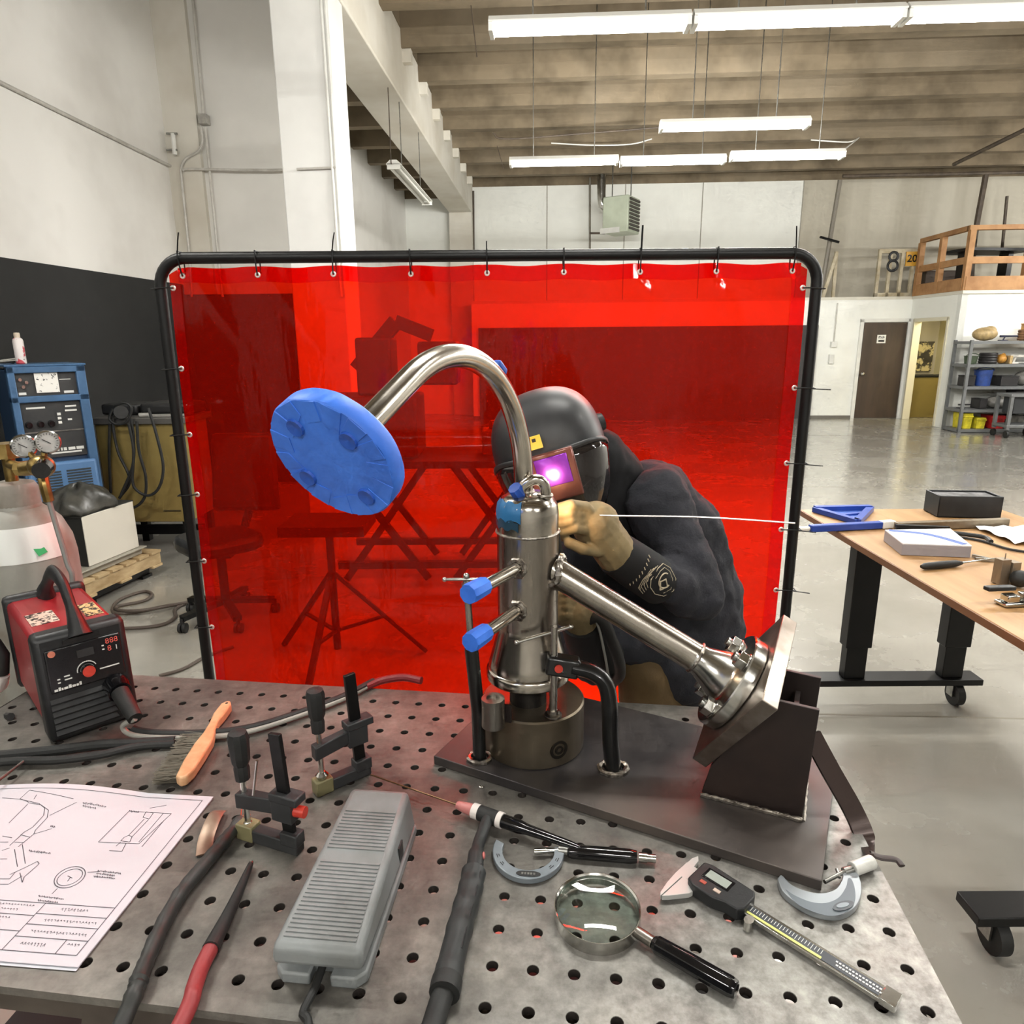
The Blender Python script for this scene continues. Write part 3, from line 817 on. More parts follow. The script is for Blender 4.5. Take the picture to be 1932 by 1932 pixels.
hem(CX0 + .03, CX1 - .02, CZ1 - .045, CZ1 - .002, 120)
hem(CX0 + .002, CX0 + .035, CZ0, CZ1 - .05, 60)
hem(CX1 - .045, CX1 - .002, CZ0, CZ1 - .04, 60)
groms = [(CX0 + .045 + k * (CX1 - CX0 - .09) / 8, CZ1 - .02, 0) for k in range(9)]
groms += [(CX0 + .012, z, -1) for z in (1.865, 1.62, 1.41, 1.21, .98, .74, .5)]
groms += [(CX1 - .012, z, 1) for z in (1.85, 1.545, 1.30, 1.075, .86, .6)]
gmesh = None
for k, (x, z, s) in enumerate(groms):
    y = YS - .02 + curt(x, z)
    g = MB().ring([(.0058 + .0034 * math.cos(a), .0025 * math.sin(a)) for a in [i * math.pi / 3 for i in range(6)]], 12, MX.Translation((x, y, z - .006 * (s == 0))) @ MX.Rotation(math.pi / 2, 4, 'X'))
    g.build('grommet', mat('grommet_nickel', (214, 206, 198), .3, .6), scr)
    if s == 0:
        MB().tube([(x, y - .003, z - .006), (x, YS - .022, ZT - .006), (x, YS - .02, ZT + .018), (x, YS + .02, ZT + .018), (x, YS + .02, z), (x, y + .004, z - .006)], .0022, 6).build('zip_tie', black, scr)
    else:
        xe = XL if s < 0 else XR
        MB().tube([(x, y - .003, z), (xe - s * .02, YS - .021, z), (xe + s * .02, YS - .02, z - .003), (xe + s * .021, YS + .02, z)], .0022, 6).build('zip_tie', black, scr)
for k, d in ((0, (.02, -.02, .05)), (2, (.018, -.03, .045)), (4, (.0, 0, .022)), (6, (.0, -.01, .062)), (8, (-.012, -.02, .055))):
    x = groms[k][0]
    MB().tube([(x, YS - .02, ZT + .01), (x + d[0] * .5, YS - .02 + d[1] * .5, ZT + .018 + d[2] * .55), (x + d[0], YS - .02 + d[1], ZT + .018 + d[2])], .003 if k == 6 else .002, 6).build('zip_tie_tail', black, scr)
for k in (16 + 1, 16 + 2, 16 + 3, 16 + 4):
    x, z, s = groms[k]
    MB().tube([(XR + .01, YS - .022, z - .003), (XR + .06, YS - .04, z - .005)], .0018, 6).build('zip_tie_tail', black, scr)

# ---------------------------------------------------------------- things behind the curtain
dk = mat('dark_steel', (44, 44, 46), .5, .2)
tp = thing('tripod_stand', 'dark tripod work stand behind the curtain', 'tripod', P(640, 1262, z=0))
bx = tp.location.copy()
MB().cyl(bx + V((0, 0, .12)), bx + V((0, 0, .78)), .02).build('pole', dk, tp)
for a in (.4, 2.5, 4.6):
    d_ = V((math.cos(a), math.sin(a), 0))
    MB().bar(bx + V((0, 0, .55)), bx + d_ * .48 + V((0, 0, .012)), .03, .02).build('leg', dk, tp)
    MB().bar(bx + V((0, 0, .22)), bx + d_ * .26 + V((0, 0, .26)), .02, .012).build('brace', dk, tp)
MB().box(bx + V((0, 0, .8)), (.42, .3, .05)).build('head_plate', dk, tp)

xt = thing('folding_table', 'dark folding table with crossed legs behind the curtain', 'table', P(850, 1085, z=0))
bx = xt.location.copy()
MB().box(bx + V((0, .2, .86)), (1.9, .7, .05)).build('table_top', dk, xt)
for y in (-.1, .5):
    for sx in (-.45, .35):
        for s in (-1, 1):
            MB().bar(bx + V((sx - s * .3, y, .01)), bx + V((sx + s * .3, y, .85)), .05, .03, (0, 1, 0)).build('leg', dk, xt)
    MB().bar(bx + V((-.8, y, .12)), bx + V((.8, y, .12)), .05, .05).build('stretcher', dk, xt)
mc = thing('bench_machine', 'dark bench machine standing on the folding table', 'machine', bx + V((-.55, .2, .886)))
o_ = mc.location.copy()
MB().box(o_ + V((0, 0, .22)), (.7, .5, .44)).build('cabinet', mat('machine_dark', (62, 58, 54), .6), mc, bev=.02)
MB().box(o_ + V((.05, 0, .64)), (.25, .3, .4)).build('column_box', mat('machine_dark', (62, 58, 54), .6), mc, bev=.02)
MB().bar(o_ + V((-.1, 0, .62)), o_ + V((.2, 0, .95)), .1, .1).bar(o_ + V((.2, 0, .95)), o_ + V((.45, 0, .85)), .09, .09).build('arm', mat('machine_dark', (62, 58, 54), .6), mc)
MB().box(o_ + V((.5, 0, .66)), (.28, .3, .3)).build('head', mat('machine_dark', (62, 58, 54), .6), mc, bev=.02)
for i, x in enumerate((.35, .62, .9)):
    tag(MB(MX.Translation(bx + V((x, .2, .888)))).box((0, 0, .09), (.2, .25, .18)).cyl((0, 0, .18), (0, 0, .24), .05).build('supply_box', mat('sup%d' % i, ((90, 84, 76), (150, 140, 128), (60, 58, 60))[i], .6), bev=.01), ['grey', 'pale', 'dark'][i] + ' supply box on the folding table behind the curtain', 'box')

# office chair, partly outside the curtain
ch = thing('office_chair', 'black office swivel chair half hidden by the screen', 'chair', P(430, 1165, z=0))
b0 = ch.location.copy()
b0.z = 0
MB(MX.Translation(b0)).prism([(.25 * math.cos(a) * (1 + .08 * math.cos(4 * a)), .24 * math.sin(a) * (1 + .08 * math.cos(4 * a))) for a in [i * math.pi / 14 for i in range(28)]], .46, .55).build('seat', blackp, ch, bev=.03)
MB(MX.Translation(b0)).prism([(-.22, .0), (.22, .0), (.2, .5), (-.2, .5)], 0, .06, MX.Translation((.1, .26, .64)) @ MX.Rotation(1.45, 4, 'X')).build('backrest', blackp, ch, bev=.03)
MB(MX.Translation(b0)).bar((.06, .16, .44), (.1, .3, .66), .05, .02).build('back_bar', black, ch)
MB(MX.Translation(b0)).cyl((0, 0, .1), (0, 0, .46), .028).box((0, 0, .44), (.2, .2, .03)).build('gas_post', black, ch)
for k in range(5):
    a = 2 * math.pi * k / 5 + 2.8
    e = V((.29 * math.cos(a), .29 * math.sin(a), .09))
    MB(MX.Translation(b0)).bar((0, 0, .12), e, .05, .03).build('base_arm', black, ch)
    cst = MB(MX.Translation(b0)).cyl(e + V((-.022, 0, -.06)), e + V((-.004, 0, -.06)), .03).cyl(e + V((.004, 0, -.06)), e + V((.022, 0, -.06)), .03).cyl(e + V((0, 0, -.06)), e, .012)
    cst.build('caster', blackr, ch)

# ================================================================== LEFT SIDE EQUIPMENT
# blue power source
blue_m = mat('machine_blue', (58, 92, 128), .45, c2=(66, 104, 144), ns=4)
blued = mat('machine_blue_dark', (36, 62, 92), .45)
pnl = mat('panel_black', (44, 45, 46), .5, c2=(56, 56, 56), ns=6)
bl0 = P(16, 692, Y=4.80); bl0.z = 0
ba = math.radians(45)
bw = thing('blue_welding_machine', 'tall blue welding power source with two dark control panels', 'machine', bl0, ba)
M_ = wm(bw) @ MX.Diagonal((.88, 1, 1, 1))
W_, D_, H_ = .50, .5, 1.548
MB(M_).b2((-.02, .05, .05), (W_ + .02, D_, H_ - .02)).build('casing', blued, bw, bev=.01)
f_ = MB(M_)
for a, b in (((-.02, 0, .05), (.03, .07, H_)), ((W_ - .05, 0, .05), (W_ + .02, .07, H_)), ((-.02, 0, H_ - .045), (W_ + .02, .07, H_)), ((-.02, 0, 1.30), (W_ + .02, .07, 1.345))):
    f_.b2(a, b)
f_.build('front_frame', blue_m, bw, bev=.006)
MB(M_).b2((-.03, .0, H_), (W_ + .03, D_, H_ + .015)).build('top_cover', blue_m, bw, bev=.004)
p1 = MB(M_).b2((.03, .03, 1.345), (W_ - .05, .06, H_ - .045)).build('upper_panel', pnl, bw)
p2 = MB(M_).b2((.03, .03, .90), (W_ - .05, .06, 1.30)).build('lower_panel', pnl, bw)
MB(M_).b2((.03, .022, 1.085), (W_ - .05, .03, 1.093)).build('panel_strip', zinc, p2)
MB(M_).b2((.16, .018, 1.365), (.32, .022, 1.51)).build('instruction_card', mat('card_white', (232, 230, 224), .6, c2=(60, 60, 60), ns=38, lo=.6, hi=.64), p1)
for x, z in ((.06, 1.46), (.075, 1.41), (.10, 1.44)): MB(M_).cyl((x, .03, z), (x, .005, z), .012, n=12).build('toggle', chrome, p1)
for a, b in (((.04, .025, 1.355), (.09, .028, 1.372)), ((.35, .025, 1.355), (.42, .028, 1.372)), ((.33, .026, 1.45), (.41, .028, 1.455))):
    MB(M_).b2(a, b).build('label_strip', white, p1)
for x in (.07, .15, .225): MB(M_).cyl((x, .03, 1.145), (x, -.005, 1.145), .026, .02, n=16).build('control_knob', gloss, p2)
for z in (1.20, 1.17, 1.14): MB(M_).b2((.275, .022, z), (.30, .028, z + .018)).build('push_button', white, p2)
for x, z, w_ in ((.34, 1.255, .08), (.335, 1.225, .085), (.345, 1.16, .03), (.07, 1.255, .13), (.19, .925, .22)):
    MB(M_).b2((x, .026, z), (x + w_, .028, z + .012)).build('panel_mark', white, p2)
for x, w_ in ((.215, .035), (.262, .012), (.282, .022), (.316, .05), (.374, .055)):      # worn, unreadable white print
    MB(M_).b2((x, .026, .945), (x + w_, .028, .966)).build('panel_mark', white, p2)
lo_ = MB(M_).b2((.0, -.015, .20), (W_, .05, .87)).build('louver_door', mat('machine_blue_light', (84, 122, 166), .45), bw, bev=.02)
for sx in (.045, .265):
    for i in range(8):
        MB(M_).b2((sx, -.019, .655 + i * .02), (sx + .18, -.012, .666 + i * .02)).build('louver_slot', mat('slot_dark', (48, 56, 60), .6), lo_)
sp = thing('spray_can', 'white and red spray can standing on the blue machine', 'can', M_ @ V((.13, .2, H_ + .016)))
so = sp.location.copy()
MB(MX.Translation(so)).lathe([(.03, 0), (.033, .004), (.033, .155), (.03, .17), (.018, .18), (.018, .182)], 20).build('can_body', mat('can_white', (224, 216, 212), .35, c2=(190, 70, 80), ns=11, lo=.52, hi=.56), sp)
MB(MX.Translation(so)).lathe([(.019, .181), (.02, .205), (.017, .214), (.0, .215)], 16).build('can_cap', mat('can_cap', (196, 180, 160), .4), sp)
pls = thing('loose_pliers', 'pair of steel tools lying on the blue machine', 'tool', M_ @ V((.04, .2, H_ + .016)))
po = pls.location.copy()
MB(MX.Translation(po) @ MX.Rotation(.5, 4, 'Z')).bar((-.16, 0, .01), (.1, .02, .045), .012, .008).bar((-.16, .05, .01), (.1, 0, .03), .012, .008).build('jaws', chrome, pls)
MB(MX.Translation(po)).tube([(-.2, .05, .02), (-.1, .02, .04), (.02, .03, .012)], .012, 8).build('grip', blackr, pls)

# gas cylinder and regulator
gc = thing('gas_cylinder', 'grey shielding gas cylinder with a white label', 'gas cylinder', (-1.372, 1.86, 0))
MB(MX.Translation(gc.location)).lathe([(.118, 0), (.125, .02), (.125, 1.12), (.119, 1.17), (.10, 1.22), (.075, 1.25), (.060, 1.262), (.057, 1.275)], 40).build('tank', mat('cyl_grey', (146, 146, 138), .45, c2=(158, 156, 148), ns=4, c3=(120, 108, 96), n3=7), gc)
MB(MX.Translation(gc.location)).lathe([(.058, 1.268), (.058, 1.315), (.05, 1.33), (.03, 1.336), (.0, 1.336)], 32).build('neck_ring', mat('cyl_grey2', (120, 114, 104), .55, c2=(138, 132, 122), ns=12), gc)
# white shoulder label with a green diamond, wrapped on the shoulder
lab = MB(MX.Translation(gc.location)); v_, f2 = [], []
for i in range(15):
    a = math.radians(-112 + i * 7.5)
    for r, z in ((.1255, 1.13), (.1205, 1.168), (.101, 1.2225)):
        v_.append((r * 1.004 * math.cos(a), r * 1.004 * math.sin(a), z))
for i in range(14):
    for j in range(2): f2.append((i * 3 + j, (i + 1) * 3 + j, (i + 1) * 3 + j + 1, i * 3 + j + 1))
lb_ = lab.add(v_, f2).build('shoulder_label', mat('label_white', (228, 230, 226), .45), gc)
a = math.radians(-38); g_ = MB(MX.Translation(gc.location))
for r0_, z0_ in ((.1222, 1.158),):
    cpt = V((r0_ * math.cos(a), r0_ * math.sin(a), z0_)); n_ = V((math.cos(a), math.sin(a), .45)).normalized()
    g_.prism([(.017, 0), (0, .017), (-.017, 0), (0, -.017)], .0005, .0015, zframe(cpt, n_))
g_.build('green_diamond', mat('diamond_green', (40, 160, 90), .5), lb_)
valve = mat('brass', (172, 148, 92), .3, .85, c2=(136, 112, 64), ns=20)
MB().cyl(V((-1.372, 1.86, 1.33)), V((-1.372, 1.86, 1.40)), .016).cyl(V((-1.372, 1.86, 1.40)), V((-1.372, 1.86, 1.44)), .034, n=10).build('valve', valve, gc)
rg = thing('gas_regulator', 'brass regulator with two round gauges and a black knob', 'regulator', (-1.29, 1.80, 1.30))
q0, q1, q2 = V((-1.355, 1.84, 1.385)), P(46, 884, Y=1.80), P(78, 880, Y=1.78)
MB().cyl(q0, q1, .013).cyl(q1 - V((.02, 0, 0)), q1 + V((.012, 0, 0)), .02, n=6).build('inlet_stem', valve, rg)
MB().ball(q2, (.034, .03, .03)).cyl(q1, q2, .02).build('regulator_body', valve, rg)
MB().cyl(q2 + V((.012, -.01, 0)), q2 + V((.032, -.05, -.002)), .024, .021, n=18).build('adjust_knob', gloss, rg)
for (x, y) in ((45, 842), (90, 834)):
    c_ = P(x, y, Y=1.78); dr = (CAM - c_).normalized() + V((.05, 0, -.1))
    q = zframe(c_, dr)
    gd = MB(q).lathe([(.0, -.022), (.028, -.02), (.03, -.018), (.03, .004), (.027, .006), (.026, .002), (.0, .002)], 28).build('gauge_case', chrome, rg)
    MB(q).lathe([(.0, .0026), (.0255, .0026)], 24).build('gauge_dial', mat('dial_white', (230, 230, 226), .4), gd)
    tk = MB(q)
    for k in range(17):
        an = math.radians(-45 + k * 270 / 16)
        tk.bar((.019 * math.cos(an), .019 * math.sin(an), .003), (.0235 * math.cos(an), .0235 * math.sin(an), .003), .0012, .0006)
    tk.bar((-.012, .008, .0034), (.006, -.004, .0034), .002, .0006).build('dial_marks', mk, gd)
    MB().cyl(c_ - dr.normalized() * .018, q2, .008, n=8).build('gauge_stem', valve, rg)
MB().tube(spline([q2 + V((.0, 0, -.02)), P(84, 915, Y=1.77), P(92, 945, Y=1.77)], 4), [.013] * 9, 10).cyl(P(88, 930, Y=1.77), P(92, 946, Y=1.77), .011, n=6).build('outlet_fitting', valve, rg)
MB().tube(spline([P(92, 944, Y=1.77), P(104, 985, Y=1.76), P(126, 1060, Y=1.74), P(137, 1110, Y=1.73), V((-1.235, 1.72, .8)), V((-1.23, 1.74, .3))], 6), .0068, 8).build('gas_hose', mat('hose_grey', (120, 120, 116), .5), rg)

# pallet with boxed equipment
pz = .09
pa0, pa1 = P(160, 1120, z=pz + .03), P(303, 1055, z=pz + .03)
dirp = (pa1 - pa0); dirp.z = 0; dirp = dirp.normalized()
plm = mat('pallet_pine', (190, 166, 126), .7, c2=(158, 132, 92), ns=5, stretch=(1, 1, 3), bump=.1, bs=60)
Mp = frame(V((pa0.x, pa0.y, 0)), dirp, (0, 0, 1))
pt = thing('wooden_pallet', 'pine pallet carrying boxed equipment by the left wall', 'pallet', V((pa0.x, pa0.y, pz)))
LP = (pa1 - pa0).length * 1.02
for y in (.03, .22, .41): MB(Mp).b2((0, y - .02, pz), (LP, y + .02, pz + .085)).build('stringer', plm, pt)
for i in range(6):
    x = i * (LP - .1) / 5
    MB(Mp).b2((x, .0, pz + .086), (x + .1, 0.44, pz + .104)).build('deck_board', plm, pt)
for i in range(3):
    x = i * (LP - .1) / 2
    MB(Mp).b2((x, .0, pz - .018), (x + .1, 0.44, pz - .001)).build('bottom_board', plm, pt)
st = thing('low_dolly', 'low black steel dolly under the pallet', 'dolly', Mp @ V((LP / 2, .27, 0)))
MB(Mp).b2((.05, .08, pz - .07), (LP - .05, .38, pz - .02)).build('dolly_frame', black, st)
for x, y in ((.1, .1), (LP - .1, .1), (.1, .36), (LP - .1, .36)):
    MB(Mp).b2((x - .05, y - .04, 0), (x + .05, y + .04, .022)).build('dolly_leg', black, st)
tray = tag(MB(Mp).b2((.06, .06, pz + .106), (LP - .12, .42, pz + .15)).b2((.03, .03, pz + .15), (LP - .10, .42, pz + .162)).build('steel_tray', mat('tray_grey', (150, 145, 132), .5), bev=.004), 'flat grey steel tray lying on the pallet', 'tray')
wbx = thing('white_cabinet_box', 'off white sheet metal box with an open dark side on the pallet', 'box', Mp @ V((.3, .25, pz + .164)))
MB(Mp).b2((.14, .07, pz + .164), (LP - .14, .38, pz + .5)).build('shell', mat('box_dark', (40, 40, 38), .5), wbx)
MB(Mp).b2((.14, .062, pz + .164), (LP - .14, .07, pz + .505)).build('white_panel', mat('panel_cream', (206, 201, 188), .5), wbx, bev=.003)
MB(Mp).b2((.13, .065, pz + .5), (LP - .13, .385, pz + .51)).build('lid', mat('box_dark', (40, 40, 38), .5), wbx)
bag = MB(Mp @ MX.Translation((LP * .42, .22, pz + .512)))
nb_u, nb_v = 28, 14
v_, f2 = [], []
for j in range(nb_v + 1):
    ph = math.pi / 2 * j / nb_v
    for i in range(nb_u):
        a = 2 * math.pi * i / nb_u
        rr = (1 + .16 * math.sin(5 * a + 3 * ph) + .08 * math.sin(11 * a + 1))
        v_.append((.24 * math.cos(a) * math.cos(ph) * rr, .17 * math.sin(a) * math.cos(ph) * rr, .17 * math.sin(ph) * (1 + .12 * math.sin(3 * a))))
for j in range(nb_v):
    for i in range(nb_u): f2.append((j * nb_u + i, j * nb_u + (i + 1) % nb_u, (j + 1) * nb_u + (i + 1) % nb_u, (j + 1) * nb_u + i))
f2.append(list(range(nb_u - 1, -1, -1)))
tag(bag.add(v_, f2).build('black_bag', mat('bag_black', (52, 52, 48), .35, c2=(74, 72, 66), ns=9, bump=.4, bs=30), ang=180), 'crumpled black plastic bag on top of the white box', 'bag')
ck = MB()
for k in range(3):
    c0 = Mp @ V((.02, .2 + .05 * k, pz + .11))
    ck.tube(spline([c0, c0 + V((-.05, -.03, .1)), c0 + V((.06, -.06, .16)), c0 + V((.12, -.02, .12)), c0 + V((.1, .0, .06))], 5), .012, 8)
tag(ck.build('bundled_cable', blackr), 'black cable bundle beside the white box on the pallet', 'cable')

# tan cabinet bench with hanging leads
tan = mat('cabinet_tan', (136, 118, 66), .5, c2=(128, 110, 60), ns=3)
tb = thing('tan_cabinet', 'tan steel cabinet bench with a dark top by the black wall', 'cabinet', V((-2.4, 5.450, 0)))
x0c, x1c = P(205, 900, Y=5.450).x, P(350, 900, Y=5.450).x
zt_, zb_ = P(280, 800, Y=5.450).z, P(280, 985, Y=5.450).z
MB().b2((x0c - .05, 5.450, zb_), (x1c, 5.950, zt_)).build('cabinet_body', tan, tb, bev=.008)
MB().b2((x0c - .07, 5.420, zt_), (x1c + .04, 5.980, zt_ + .05)).build('bench_top', mat('top_grey', (84, 82, 78), .45), tb, bev=.006)
MB().b2((x1c - .21, 5.442, zb_ + .09), (x1c - .07, 5.450, zb_ + .10)).build('drawer_slot', mat('slot', (60, 50, 28), .6), tb)
for x in (x0c - .03, x1c - .08):
    for y in (5.500, 5.900): MB().b2((x, y - .03, 0), (x + .06, y + .03, zb_)).build('leg', black, tb)
MB().b2((x0c - .05, 5.650, .12), (x1c, 5.690, .2)).build('stretcher', black, tb)
tag(MB().b2((x1c - .38, 5.600, zt_ + .052), (x1c + .02, 5.950, zt_ + .15)).build('black_case', mat('case_black', (30, 30, 30), .5), bev=.03), 'long black case lying on the tan cabinet', 'case')
tag(MB().b2((x0c - .1, 5.650, zt_ + .052), (x1c - .42, 5.950, zt_ + .14)).build('black_case', mat('case_black', (30, 30, 30), .5), bev=.02), 'short black case at the left end of the tan cabinet', 'case')
tag(MB(MX.Translation((x1c - .12, 5.510, zt_ + .052)) @ MX.Rotation(.1, 4, 'Z')).box((0, 0, .01), (.26, .04, .018)).cyl((-.2, -.02, .015), (-.13, 0, .015), .018).build('hand_tool', mat('tool_grey', (140, 138, 132), .4)), 'grey hand tool lying on the tan cabinet edge', 'tool')
hk = MB()
yh = 5.400
for pts in ([(207, 800), (206, 860), (209, 930)], [(225, 775), (213, 790), (222, 850), (245, 905), (225, 940)], [(213, 772), (207, 790), (220, 800), (240, 795), (248, 770), (235, 760), (215, 765)],
            [(247, 790), (252, 830), (250, 880), (228, 935)], [(258, 795), (262, 850), (275, 900), (272, 940), (250, 958), (230, 945)], [(280, 770), (295, 820), (308, 880), (300, 920), (280, 935), (258, 925), (250, 905), (252, 850), (243, 800)]):
    hk.tube(spline([P(x, y, Y=yh) for x, y in pts], 6), .011, 7)
    yh -= .024
hk.cyl(P(228, 778, Y=5.410), P(228, 778, Y=5.350), .055, .05, n=16)
tag(hk.build('hanging_leads', blackr), 'bundle of black welding leads hung on the tan cabinet', 'cable')

# cables on the floor
fl = MB().tube(spline([P(150, 1184, z=.012), P(230, 1186, z=.012), P(300, 1180, z=.012), P(330, 1165, z=.012), P(330, 1150, z=.012), P(352, 1138, z=.012), P(385, 1133, z=.012)], 8), .011, 8)
tag(fl.build('floor_cable', mat('cable_brown', (84, 74, 66), .6)), 'brown cable curving over the floor in front of the pallet', 'cable')
fl = MB().tube(spline([P(385, 1136, z=.012), P(320, 1142, z=.012), P(250, 1156, z=.012), P(213, 1154, z=.012), P(225, 1132, z=.012), P(270, 1116, z=.012), P(287, 1122, z=.012), P(270, 1134, z=.012), P(222, 1144, z=.016), P(228, 1152, z=.025), P(280, 1150, z=.034), P(385, 1130, z=.012)], 8), .011, 8)
tag(fl.build('floor_cable', mat('cable_brown', (84, 74, 66), .6)), 'brown cable looped on the floor beside the swivel chair', 'cable')
fl = MB().tube(spline([P(300, 1275, z=.012), P(345, 1262, z=.012), P(390, 1238, z=.012), P(440, 1220, z=.012)], 6), .009, 8)
tag(fl.build('floor_cable', mat('cable_brown', (84, 74, 66), .6)), 'short brown cable slipping under the red curtain', 'cable')

# ================================================================== RIGHT WORKBENCH
oak = mat('bench_wood', (172, 134, 90), .45, c2=(152, 114, 70), ns=2.5, stretch=(6, .6, 1), lo=.35, hi=.7, bump=.05, bs=60)
oake = mat('bench_edge', (120, 80, 48), .5)
wbn = thing('workbench', 'rolling workbench with a wood top and black steel legs', 'workbench', (1.85, 2.35, 0))
ZW = .90
MB().b2((1.385, 1.42, ZW - .028), (2.33, 3.21, ZW)).build('wood_top', oak, wbn, bev=.002)
MB().b2((1.380, 1.415, ZW - .026), (1.386, 3.214, ZW - .002)).build('edge_band', oake, wbn)
for y in (2.98, 1.62):
    for x in (1.60, 2.06):
        MB().b2((x - .055, y - .035, .3), (x + .065, y + .035, ZW - .03)).build('upper_leg', black, wbn, bev=.004)
        MB().b2((x - .045, y - .028, .142), (x + .052, y + .028, .32)).build('lower_leg', black, wbn, bev=.003)
    MB().b2((1.28, y - .05, .112), (2.2, y + .05, .142)).build('foot_beam', black, wbn, bev=.003)
    for x in (1.36, 2.1):
        MB().cyl((x - .017, y - .015, .054), (x + .017, y - .015, .054), .054, n=24).build('caster', blackr, wbn)
        MB().b2((x - .026, y - .03, .045), (x - .02, y + .015, .111)).b2((x + .02, y - .03, .045), (x + .026, y + .015, .111)).b2((x - .03, y - .035, .106), (x + .03, y + .03, .111)).build('caster_fork', zinc, wbn)
MB().b2((1.80, 1.55, ZW - .10), (1.88, 3.05, ZW - .03)).build('crossbar', black, wbn)
blu = mat('square_blue', (34, 66, 150), .4)
qz = ZW + .002
sqp = [P(1522, 958, z=qz), P(1662, 962, z=qz), P(1547, 990, z=qz)]
sq = thing('speed_square', 'blue triangular square lying on the workbench corner', 'square', V((1.5, 3.0, qz)))
q3 = [V((1.43, 3.16, qz)), V((1.70, 3.17, qz)), V((1.52, 2.93, qz))]
for i in range(3):
    a, b = q3[i], q3[(i + 1) % 3]
    MB().bar(a + V((0, 0, .012)), b + V((0, 0, .012)), .03, .022 if i else .03).build('side', blu, sq)
MB().prism([(q.x, q.y) for q in q3], qz, qz + .006).build('web_plate', mat('square_blue2', (60, 92, 170), .4), sq)
MB().bar((q3[0] + q3[2]) / 2 + V((0, 0, .008)), q3[1] * .7 + q3[2] * .3 + V((0, 0, .008)), .02, .012).build('inner_rib', blu, sq)
lv = thing('paint_scraper', 'blue handled tool with a white tip beyond the bench edge', 'tool', V((1.5, 2.86, qz)))
a, b = P(1528, 997, z=ZW + .018), P(1662, 990, z=ZW + .018)
MB().bar(a, b, .03, .03).build('blue_body', blu, lv, bev=.004)
MB().bar(P(1485, 1000, z=ZW + .016), a, .022, .02).build('white_end', mat('ivory', (222, 220, 208), .4), lv, bev=.008)
MB().bar(b, P(1685, 988, z=ZW + .018), .032, .032).build('white_clip', white, lv, bev=.003)
bk_ = thing('black_bin', 'black open plastic bin on the workbench', 'bin', V((1.98, 3.0, qz)))
c0 = P(1768, 976, z=qz)
Mb = rz(-.12, c0)
MB(Mb).b2((0, 0, 0), (.27, .14, .008)).b2((0, 0, 0), (.27, .008, .10)).b2((0, .132, 0), (.27, .14, .10)).b2((0, 0, 0), (.008, .14, .10)).b2((.262, 0, 0), (.27, .14, .10)).build('bin_body', blackp, bk_, bev=.003)
MB(Mb).b2((.02, .03, .08), (.25, .12, .094)).build('contents', mat('bin_stuff', (60, 60, 62), .5, c2=(120, 120, 120), ns=20), bk_)
lev = tag(MB().bar(P(1690, 993, z=ZW + .02), P(1900, 985, z=ZW + .02), .03, .035).build('spirit_bar', mat('bar_bronze', (110, 96, 78), .4, .4, c2=(140, 128, 108), ns=8), bev=.003), 'long bronze coloured bar lying across the bench', 'bar')
gl_ = thing('hand_pump', 'black tool with a grey lever on the bronze bar side of the bench', 'tool', P(1730, 998, z=qz))
MB().tube(spline([P(1690, 998, z=ZW + .015), P(1760, 1002, z=ZW + .015), P(1850, 1012, z=ZW + .012), P(1870, 1022, z=ZW + .012)], 6), .009, 8).build('handle', blackr, gl_)
MB().bar(P(1690, 992, z=ZW + .035), P(1790, 996, z=ZW + .03), .02, .012).build('lever', black, gl_)
bo = thing('paper_box', 'shallow box with a blue and white printed lid', 'box', P(1740, 1040, z=qz))
pb = [P(1667, 1020, z=qz), P(1700, 1047, z=qz), P(1830, 1052, z=qz), P(1790, 1018, z=qz)]
MB().prism([(p.x, p.y) for p in pb], qz, qz + .042).build('box_body', mat('box_grey', (150, 146, 150), .5), bo)
ld = MB().prism([(p.x, p.y) for p in pb], qz + .042, qz + .046).build('lid', mat('lid_white', (226, 228, 232), .35), bo)
pc = sum(pb, V()) / 4
MB().tube(spline([pb[0] + (pc - pb[0]) * .1 + V((0, 0, .0465)), pc + V((.02, .03, .0465)), pb[2] + (pc - pb[2]) * .15 + V((0, 0, .0465))], 6), .016, 6, flat=.12).build('blue_stripe', mat('stripe_blue', (70, 96, 160), .4), ld)
sd = thing('screwdriver', 'screwdriver with a fat black handle near the bench edge', 'screwdriver', P(1780, 1068, z=qz))
a, b, c = P(1738, 1069, z=ZW + .014), P(1815, 1062, z=ZW + .014), P(1880, 1053, z=ZW + .012)
MB().tube([a, a.lerp(b, .08), a.lerp(b, .5), a.lerp(b, .85), b], [.006, .012, .0135, .012, .006], 12).build('handle', blackr, sd)
MB().cyl(b, c, .003, n=8).build('shaft', chrome, sd)
pl2 = thing('silver_pliers', 'silver pliers lying behind the screwdriver', 'pliers', P(1860, 1050, z=qz))
MB().bar(P(1835, 1048, z=ZW + .008), P(1870, 1056, z=ZW + .008), .012, .01).bar(P(1840, 1054, z=ZW + .008), P(1890, 1057, z=ZW + .008), .012, .01).build('plier_arms', zinc, pl2)
pp = P(1912, 1012, z=qz)
cr_ = MB(); v_, f2 = [], []
for j in range(9):
    for i in range(13):
        v_.append((pp.x - .08 + i * .04, pp.y - .12 + j * .03, qz + .004 + .012 * abs(math.sin(i * 1.3 + j * .9)) + .004 * j * (i > 6)))
for j in range(8):
    for i in range(12): f2.append((j * 13 + i, j * 13 + i + 1, j * 13 + i + 14, j * 13 + i + 13))
tag(cr_.add(v_, f2).build('crumpled_paper', mat('paper', (228, 228, 226), .7), ang=180), 'rumpled white paper on the bench at the frame edge', 'paper')
